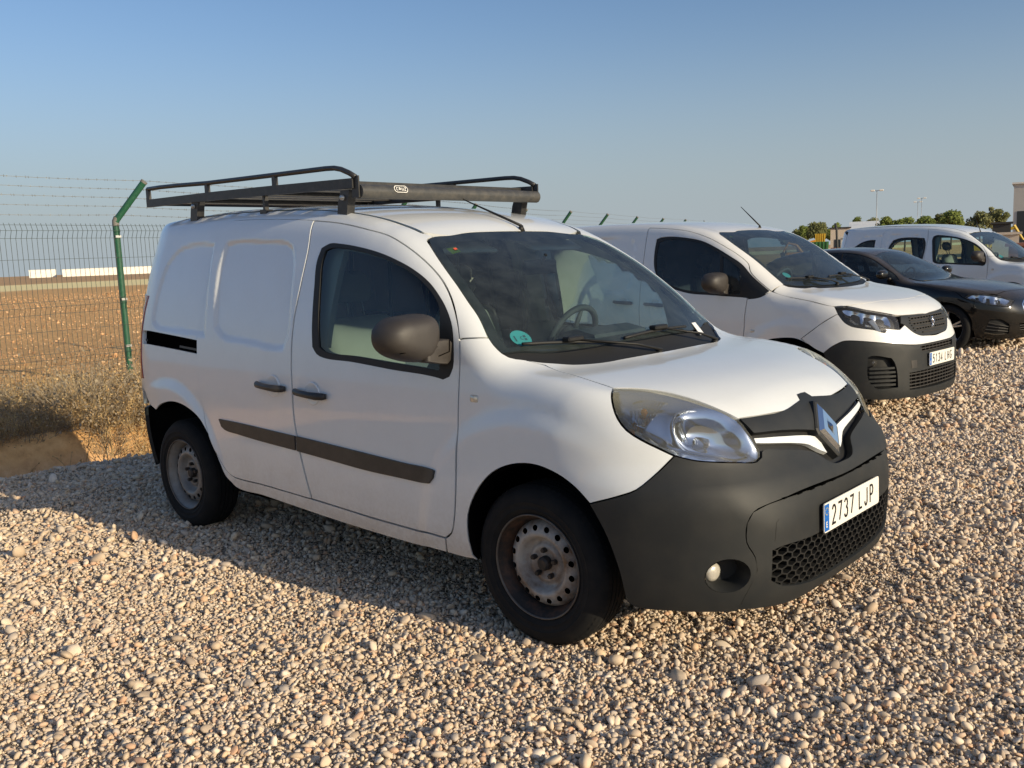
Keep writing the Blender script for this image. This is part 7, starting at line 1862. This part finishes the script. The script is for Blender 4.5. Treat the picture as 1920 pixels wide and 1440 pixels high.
def tuft(name, n, h, spread, curl, material, seed, seeds=False, w=.003):
    r = random.Random(seed); V = []; F = []
    for k in range(n):
        a = r.uniform(0, 2*PI); rad = spread*math.sqrt(r.random()); p = Vector((rad*math.cos(a), rad*math.sin(a), 0)); d = Vector((math.cos(a)*r.uniform(.1, .9)*curl, math.sin(a)*r.uniform(.1, .9)*curl, 1)).normalized()
        L = h*r.uniform(.4, 1); seg = 4; sd = d.cross(Vector((r.gauss(0, 1), r.gauss(0, 1), 0.1))).normalized()
        o = len(V)
        for j in range(seg + 1):
            ww = w*(1 - .8*j/seg); V += [p + sd*ww, p - sd*ww]
            d = (d + Vector((r.gauss(0, .25), r.gauss(0, .25), r.gauss(-.1, .22)))*curl).normalized(); p = p + d*L/seg
            if seeds and j > 0 and r.random() < .6:
                q = p + Vector((r.gauss(0, .02), r.gauss(0, .02), r.gauss(0, .02))); s = r.uniform(.005, .014); e = Vector((r.gauss(0, 1), r.gauss(0, 1), r.gauss(0, 1))).normalized(); g = e.orthogonal().normalized()
                i0 = len(V); V += [q + e*s, q + g*s, q - e*s, q - g*s]; F.append((i0, i0+1, i0+2, i0+3))
                # keep ribbon indices right by rebuilding below
                V_r = V[-4:]; V = V[:-4]; F.pop(); extra.append((V_r)) if False else extras.append(V_r)
        for j in range(seg): F.append((o + 2*j, o + 2*j + 1, o + 2*j + 3, o + 2*j + 2))
    for q in extras: i0 = len(V); V += q; F.append((i0, i0+1, i0+2, i0+3))
    extras.clear()
    me = bpy.data.meshes.new(name); me.from_pydata([tuple(v) for v in V], [], F); me.materials.append(material); return me
extras = []
def weeds():
    kinds = []
    for s in range(3): kinds.append(tuft('tuft', 70, .34, .10, .5, M['weed_straw'], s))
    for s in range(4): kinds.append(tuft('tuft', 60, .42, .16, .95, M['weed_brown'], 10 + s, True))
    for s in range(3): kinds.append(tuft('tuft', 80, .50, .20, .8, M['weed_grey'], 20 + s, True, w=.004))
    n = 5200
    y = RNG.uniform(-4.5, 9.5, n); s = -2.45 - np.abs(RNG.normal(0, 1.25, n)); x = edge_x(y) + s
    den = np.exp(-np.maximum(0, (-s - 4.6))*1.3); ok = RNG.random(n) < den
    x, y = x[ok], y[ok]
    # a thinner line all along the fence
    yy = RNG.uniform(-4, 30, 500); fx = np.interp(yy, [p[1] for p in POSTS], [p[0] for p in POSTS]) + RNG.normal(0, .35, 500)
    # sparse growth on the ditch sides
    y2 = RNG.uniform(-3, 8, 420); x2 = edge_x(y2) + RNG.uniform(-2.4, -.15, 420)
    k2 = (RNG.random(420) < np.clip((y2 + .3)/2.5, .06, 1)); x2, y2 = x2[k2], y2[k2]
    # the grassy right end of the bank
    y3 = RNG.uniform(.7, 3.5, 260); x3 = edge_x(y3) - RNG.uniform(1.6, 2.5, 260)
    x = np.concatenate([x, fx, x2, x3]); y = np.concatenate([y, yy, y2, y3]); n = len(x)
    z = ground_z(x, y) - .02; R = np.stack([RNG.normal(0, .25, n), RNG.normal(0, .25, n), RNG.uniform(0, 6.28, n)], 1); q = RNG.uniform(.35, 1.0, n)*(1 + .5*(fbm(x, y, 1.3, 11) > .15)); q[:] *= 1.0
    scatter('dry_weeds', np.stack([x, y, z], 1), R, np.stack([q, q, q*RNG.uniform(.6, 1.1, n)], 1), kinds)
weeds()
def clods():
    n = 42000; r = 8 + 75*RNG.random(n)**1.35; a = math.radians(153) + RNG.uniform(-.42, .42, n); x = CAM2[0] + r*np.cos(a); y = CAM2[1] + r*np.sin(a)
    ok = x < edge_x(y) - 2.6; x, y, r = x[ok], y[ok], r[ok]; n = len(x)
    d = .020*np.exp(RNG.normal(0, .5, n))*(1 + r/40); R = RNG.uniform(0, 6.28, (n, 3))
    scatter('soil_clods', np.stack([x, y, ground_z(x, y) + d*.1], 1), R, np.stack([d, d, d*.7], 1), [pebble_mesh('clod', 1, 70 + k, rough=.5, material=M['clod']) for k in range(6)])
clods()
def stalks():
    """bare upright stalks standing in the ditch in front of the earth bank"""
    rr = random.Random(3)
    for k, (y, s, h) in enumerate(((.10, -1.75, .80), (.19, -1.6, .72), (.30, -1.8, .86), (.42, -1.7, .80), (.56, -1.85, .92), (.64, -1.6, .75), (.78, -1.8, .95), (.90, -1.7, .9), (1.02, -1.9, 1.0), (-.25, -1.8, .55))):
        x = float(edge_x(np.array(y))) + s; z = float(ground_z(np.array(x), np.array(y)))
        b = MB(); p = Vector((0, 0, 0)); pts = [p.copy()]; d = Vector((rr.gauss(0, .1), rr.gauss(0, .12), 1)).normalized()
        for j in range(6): d = (d + Vector((rr.gauss(0, .08), rr.gauss(0, .1), .05))).normalized(); p = p + d*h/6; pts.append(p.copy())
        b.tube(pts, [.007 - .0008*j for j in range(7)], 5)
        for j in range(2, 7):
            for q in range(2):
                e = (d + Vector((rr.gauss(0, .6), rr.gauss(0, .6), .2))).normalized(); t = pts[j]; u = t + e*rr.uniform(.08, .2); b.tube([t, t.lerp(u, .5) + Vector((0, 0, .01)), u], [.004, .003, .002], 4)
                b.tube([u - e*.008, u, u + e*.010], [.003, .008, .003], 5)
        o = b.build('dry_stalk', M['weed_brown'], None, smooth=True); o.location = (x, y, z)
        tag(o, 'bare weed stalk, ' + ('leftmost on the sunlit bank', 'second from left on the sunlit bank', 'third from left on the sunlit bank', 'fourth from left on the sunlit bank', 'fifth from left on the sunlit bank', 'fifth back from the van rear wheel', 'fourth back from the van rear wheel', 'third back from the van rear wheel', 'nearest the van rear wheel', 'alone in the shaded ditch')[k], 'plant', 'bare weed stalks in the ditch')
stalks()
# ---------------------------------------------------------------- far things: sheds, trees, lamps, machines
CAM3 = np.array([2.233, -3.371, 1.495])
def bearing(u, D):
    """ground point at distance D on the bearing of column u of a 1920 wide view"""
    a = 2.31525958 - math.atan((u - 960)/1714.9*1.0); return CAM3[0] + D*math.cos(a), CAM3[1] + D*math.sin(a), a
def wall_mat(name, c, scale=1.2, rough=.8, rib=0):
    return mat(name, c, rough=rough, noise=(scale, .3, tuple(q*.8 for q in c)))
M['shed_white'] = wall_mat('white_shed_wall', (.80, .78, .72)); M['shed_roof'] = wall_mat('pale_roof', (.74, .73, .70)); M['shed_grey'] = wall_mat('grey_cladding', (.50, .49, .46)); M['cab_cream'] = wall_mat('cream_cabin', (.66, .54, .42))
M['m_orange'] = mat('machine_orange', (.62, .26, .035), rough=.5); M['m_yellow'] = mat('machine_yellow', (.60, .40, .04), rough=.5); M['m_red'] = mat('machine_red', (.38, .05, .03), rough=.5)
M['m_green'] = mat('skip_green', (.045, .17, .055), rough=.6); M['m_dark'] = mat('machine_dark', (.04, .04, .038), rough=.7); M['lamp_pole'] = mat('lamp_pole', (.35, .36, .36), rough=.5, metal=.5)
M['brick_red'] = wall_mat('brick_red_wall', (.30, .12, .07)); M['window_dark'] = mat('dark_opening', (.03, .035, .04), rough=.3)

def shed(name, label, cat, u0, u1, D, h, depth, wall, roofm=None, gable=0.0, doors=0, z0=-.1, group=None):
    x0, y0, a0 = bearing(u0, D); x1, y1, a1 = bearing(u1, D)
    cx, cy = (x0+x1)/2, (y0+y1)/2; w = math.hypot(x1-x0, y1-y0); a = math.atan2(y1-y0, x1-x0)
    t = thing(name, label, cat, (cx, cy, z0), a, group)
    sgn = 1 if (-math.sin(a)*(cx-CAM3[0]) + math.cos(a)*(cy-CAM3[1])) > 0 else -1
    b = MB(); b.box((-w/2, min(0, sgn*depth), 0), (w/2, max(0, sgn*depth), h)); b.build('wall', wall, t)
    r = MB()
    if gable: r.prism([(min(-.2*sgn, sgn*(depth + .2)), h + .01), (max(-.2*sgn, sgn*(depth+.2)), h + .01), (sgn*depth/2, h + gable)], 'x', -w/2 - .2, w/2 + .2)
    else: r.box((-w/2 - .15, min(-.15*sgn, sgn*(depth+.15)), h + .01), (w/2 + .15, max(-.15*sgn, sgn*(depth+.15)), h + .15))
    r.build('roof', roofm or wall, t)
    for k in range(doors):
        xx = -w/2 + w*(k + .5)/doors; d = MB(); d.box((xx - .3*w/doors, -sgn*.03 if sgn > 0 else 0, .0), (xx + .3*w/doors, .0 if sgn > 0 else .03, h*.62)); d.build('door', M['window_dark'], t)
    return t
shed('warehouse', 'long low white warehouse on the far left horizon, left of the fence post', 'building', 72, 123, 620, 4.6, 40, M['shed_white'], M['shed_roof'])
shed('warehouse', 'longest low white warehouse on the far horizon behind the green fence post', 'building', 134, 420, 600, 4.2, 60, M['shed_white'], M['shed_roof'])
shed('warehouse', 'small white building on the horizon at the left edge of the photo', 'building', -30, 16, 640, 3.0, 30, M['shed_white'], M['shed_roof'])
shed('warehouse', 'white gabled warehouse among the trees beyond the machinery yard', 'building', 1596, 1652, 230, 4.6, 30, M['shed_white'], M['shed_roof'], gable=2.2)
shed('site_cabin', 'cream site cabin beside the orange machinery', 'cabin', 1561, 1597, 118, 3.4, 3, M['cab_cream'], M['m_dark'], doors=1)
shed('container', 'pale box container right of the cream site cabin', 'container', 1580, 1612, 95, 2.1, 3, M['shed_grey'], doors=2)
g = shed('hall', 'tall grey clad industrial hall at the right edge of the photo', 'building', 1899, 2010, 92, 6.1, 22, M['shed_grey'], M['shed_white'], doors=3)
shed('low_wall', 'low beige wall in front of the tall grey hall', 'wall', 1862, 1912, 60, 1.72, .3, M['cab_cream'])
shed('container', 'reddish brown container low at the right edge under the grey hall', 'container', 1893, 1960, 48, 1.15, 4, M['brick_red'])
shed('container', 'dark container under the trees left of the grey hall', 'container', 1862, 1896, 80, 2.6, 3, M['m_dark'])

def leaf_clump(name, cols, seed, r=1.0, n=520, s=.10):
    rr = random.Random(seed); V = []; F = []
    for k in range(n):
        d = Vector((rr.gauss(0, 1), rr.gauss(0, 1), rr.gauss(0, .8))).normalized(); p = d*r*(rr.random()**.35); p.z *= .7
        e = Vector((rr.gauss(0, 1), rr.gauss(0, 1), rr.gauss(0, 1))).normalized(); g = e.orthogonal().normalized(); q = s*rr.uniform(.6, 1.4); i = len(V); V += [p + e*q, p + g*q, p - e*q, p - g*q]; F.append((i, i+1, i+2, i+3))
    me = bpy.data.meshes.new(name); me.from_pydata([tuple(v) for v in V], [], F); me.materials.append(cols); return me
M['leaf_a'] = leafmat('green_leaf', [(.09, .12, .03), (.15, .19, .05), (.22, .25, .07)]); M['leaf_b'] = leafmat('olive_leaf', [(.10, .11, .045), (.16, .17, .07), (.22, .22, .10)])
M['bark'] = mat('bark', (.10, .075, .05), rough=.9)
def tree(u, D, top, w, label, wide=False, seed=0, m='leaf_a', trunk_to=None):
    """crown of leaf clumps on a forked trunk"""
    x, y, a = bearing(u, D); rr = random.Random(seed*7 + 1); wid = w/1714.9*D
    t = thing('tree', label, 'tree', (x, y, -.1), 0, 'trees beyond the machinery yard')
    h = top; wid *= .92; ch = min(h*.62, wid*.8 + .8); h = top - .12*wid
    b = MB(); b.tube([(0, 0, 0), (.05, .02, h*.25), (.0, .05, h - ch*.75)], [.16, .12, .09], 7)
    for k in range(5):
        an = rr.uniform(0, 6.28); b.tube([(0, .05, h - ch*.85), (math.cos(an)*wid*.18, math.sin(an)*wid*.18, h - ch*.5), (math.cos(an)*wid*.33, math.sin(an)*wid*.33, h - ch*.25)], [.07, .05, .02], 5)
    b.build('trunk', M['bark'], t, smooth=True)
    V = []; F = []
    nc = 26
    for k in range(nc):
        d = Vector((rr.gauss(0, 1), rr.gauss(0, 1), rr.gauss(0, 1))).normalized(); c = Vector((d.x*wid*.36, d.y*wid*.36, h - ch*.5 + d.z*ch*.33)); c.z -= .10*(d.x**2 + d.y**2)*ch; r = rr.uniform(.16, .26)*wid
        for j in range(150):
            e = Vector((rr.gauss(0, 1), rr.gauss(0, 1), rr.gauss(0, 1))).normalized(); p = c + Vector((e.x*r, e.y*r, e.z*r*.75))*(rr.random()**.4)
            f = Vector((rr.gauss(0, 1), rr.gauss(0, 1), rr.gauss(0, 1))).normalized(); g = f.orthogonal().normalized(); q = rr.uniform(.05, .13)*(wid/3.5)**.5*1.25; i = len(V); V += [p + f*q, p + g*q, p - f*q, p - g*q]; F.append((i, i+1, i+2, i+3))
    me = bpy.data.meshes.new('crown'); me.from_pydata([tuple(v) for v in V], [], F); me.materials.append(M[m]); o = bpy.data.objects.new('crown', me); COL.objects.link(o); o.parent = t
    return t
def th(u, v, D): return 1.6 + ((517.5 - .0366*u) - v)*D/1714.9
for i, (u, v, w, D, m, lab) in enumerate((
    (1478, 433, 22, 190, 'leaf_b', 'small dark tree just right of the second van roof'),
    (1500, 427, 36, 185, 'leaf_b', 'broad low tree behind the orange excavator'),
    (1511, 420, 26, 180, 'leaf_a', 'round green tree above the orange excavator'),
    (1535, 410, 36, 170, 'leaf_b', 'big round tree left of the cream site cabin'),
    (1568, 415, 34, 175, 'leaf_a', 'low round tree rising above the cream site cabin'),
    (1612, 408, 18, 280, 'leaf_a', 'treetop behind the left end of the gabled warehouse'),
    (1640, 409, 24, 285, 'leaf_b', 'treetop behind the right end of the gabled warehouse'),
    (1667, 406, 36, 165, 'leaf_a', 'rounded bright green tree right of the gabled warehouse and first lamp'),
    (1699, 404, 36, 160, 'leaf_a', 'rounded bright green tree left of the pair of thin lamps'),
    (1738, 404, 32, 165, 'leaf_a', 'rounded tree directly behind the pair of thin lamps'),
    (1766, 400, 30, 170, 'leaf_b', 'grey green tree with open crown right of the pair of lamps'),
    (1785, 396, 40, 160, 'leaf_a', 'tallest broad tree above the people carrier roof'),
    (1838, 398, 42, 150, 'leaf_b', 'wide open tree behind the yellow excavator arm'),
    (1862, 393, 18, 155, 'leaf_b', 'narrow tree top right of the wide open tree'),
    (1879, 396, 22, 150, 'leaf_b', 'slender tree nearest the tall grey hall'))):
    tree(u, D, th(u, v + 3, D) + .1, w*1.12, lab, seed=i, m=m)

def lamp_mast(u, v, D, label, heads=2):
    x, y, a = bearing(u, D); h = th(u, v, D); t = thing('lamp_mast', label, 'street lamp', (x, y, -.1), a + PI/2)
    b = MB(); b.tube([(0, 0, 0), (0, 0, h)], [.09, .05], 8); b.build('pole', M['lamp_pole'], t, smooth=True)
    b = MB(); b.tube([(-.6, 0, h), (.6, 0, h)], .04, 6); b.build('cross_arm', M['lamp_pole'], t)
    for s in (-1, 1)[:heads]: b = MB(); b.box((-.30, -.2, -.10), (.30, .2, .14), c=(s*.62, 0, h + .02), bev=.06); b.build('lamp_head', M['shed_white'], t)
    return t
lamp_mast(1646, 370, 150, 'tall lamp mast standing in front of the gabled warehouse')
lamp_mast(1722, 390, 235, 'lower and left of the two thin far lamp masts')
lamp_mast(1729, 384, 225, 'higher and right of the two thin far lamp masts')
x, y, a = bearing(1573.5, 44); pt_ = thing('steel_post', 'dark leaning steel post in front of the cream site cabin', 'post', (x, y, -.1))
b = MB(); b.tube([(.02, 0, 0), (.0, .02, 1.4), (-.05, .05, 2.2), (-.14, .10, 2.5)], .05, 8); b.build('shaft', M['m_dark'], pt_, smooth=True)

def excavator(u, D, s, flip, body, label, arm_up=1.0):
    x, y, a = bearing(u, D); t = thing('excavator', label, 'excavator', (x, y, -.1), a - PI/2 + (PI if flip else 0))
    b = MB(); 
    for sy in (-1, 1): b.prism([(-1.5*s, .25*s), (-1.2*s, 0), (1.2*s, 0), (1.5*s, .25*s), (1.3*s, .6*s), (-1.3*s, .6*s)], 'y', sy*.9*s - .22*s, sy*.9*s + .22*s)
    b.build('track', M['m_dark'], t)
    b = MB(); b.box((-1.5*s, -.9*s, .7*s), (.7*s, .9*s, 1.5*s), bev=.1*s); b.build('engine_body', body, t)
    b = MB(); b.box((.1*s, -.85*s, 1.5*s), (1.2*s, .1*s, 2.6*s), bev=.08*s); b.build('cab', M['window_dark'], t)
    b = MB(); b.box((.05*s, -.9*s, 2.6*s), (1.25*s, .15*s, 2.7*s)); b.build('cab_roof', body, t)
    b = MB(); k = arm_up; b.tube([(.8*s, .4*s, 1.2*s), (2.0*s, .4*s, 2.9*s*k), (3.4*s, .4*s, 3.3*s*k)], [.25*s, .28*s, .18*s], 6); b.build('boom', body, t)
    b = MB(); b.tube([(3.2*s, .4*s, 3.5*s*k), (4.2*s, .4*s, 1.8*s)], [.2*s, .12*s], 6); b.build('stick', body, t)
    b = MB(); b.prism([(4.0*s, 1.9*s), (4.6*s, 1.7*s), (4.5*s, 1.1*s), (3.9*s, 1.0*s), (3.8*s, 1.5*s)], 'y', .0, .8*s); b.build('bucket', M['m_dark'], t)
    return t
excavator(1497, 95, .62, False, M['m_orange'], 'orange excavator with its arm up, beyond the second van bonnet')
excavator(1522, 88, .55, True, M['m_orange'], 'second orange excavator left of the red and yellow trailer')
excavator(1842, 85, .72, False, M['m_yellow'], 'yellow excavator with a raised boom above the people carrier windscreen')
excavator(1874, 100, .7, True, M['m_dark'], 'dark excavator between the yellow excavator and the grey hall')
def skip(u0, u1, D, z1, h, body, label, name='skip'):
    x0, y0, _ = bearing(u0, D); x1, y1, _ = bearing(u1, D); w = math.hypot(x1-x0, y1-y0); t = thing(name, label, name.replace('_', ' '), ((x0+x1)/2, (y0+y1)/2, -.1), math.atan2(y1-y0, x1-x0))
    z0 = z1 - h
    b = MB(); b.add([(-w/2*.86, -.9, z0), (w/2*.86, -.9, z0), (w/2*.86, .9, z0), (-w/2*.86, .9, z0), (-w/2, -1, z1), (w/2, -1, z1), (w/2, 1, z1), (-w/2, 1, z1), (-w/2+.08, -.92, z1), (w/2-.08, -.92, z1), (w/2-.08, .92, z1), (-w/2+.08, .92, z1), (-w/2*.8, -.8, z0+.1), (w/2*.8, -.8, z0+.1), (w/2*.8, .8, z0+.1), (-w/2*.8, .8, z0+.1)],
        [(0, 3, 2, 1), (0, 1, 5, 4), (1, 2, 6, 5), (2, 3, 7, 6), (3, 0, 4, 7), (4, 5, 9, 8), (5, 6, 10, 9), (6, 7, 11, 10), (7, 4, 8, 11), (8, 9, 13, 12), (9, 10, 14, 13), (10, 11, 15, 14), (11, 8, 12, 15), (12, 13, 14, 15)])
    b.build('tub', body, t); b = MB()
    for sx in (-1, 1):
        for sy in (-1, 1): b.box((-.08, -.08, 0), (.08, .08, max(z0, .05) + .05), c=(sx*w*.35, sy*.7, 0))
    b.build('skid', M['m_dark'], t)
    for k in range(5): b = MB(); xx = -w*.4 + .8*w*k/4; b.box((-.04, -1.04, z0 + .05), (.04, -.90, z1), c=(xx, 0, 0)); b.build('rib', body, t)
    return t
skip(1526, 1558, 58, 1.75, .9, M['m_green'], 'green open skip in the machinery yard')
skip(1532, 1552, 80, 2.45, .7, M['m_yellow'], 'yellow tipper tub above the red trailer', 'tipper_body')
skip(1531, 1551, 76, 1.75, .5, M['m_red'], 'red flat trailer under the yellow tub', 'trailer')
skip(1562, 1590, 62, 1.35, .8, M['brick_red'], 'red and white crate barrier at the foot of the dark leaning post', 'barrier')
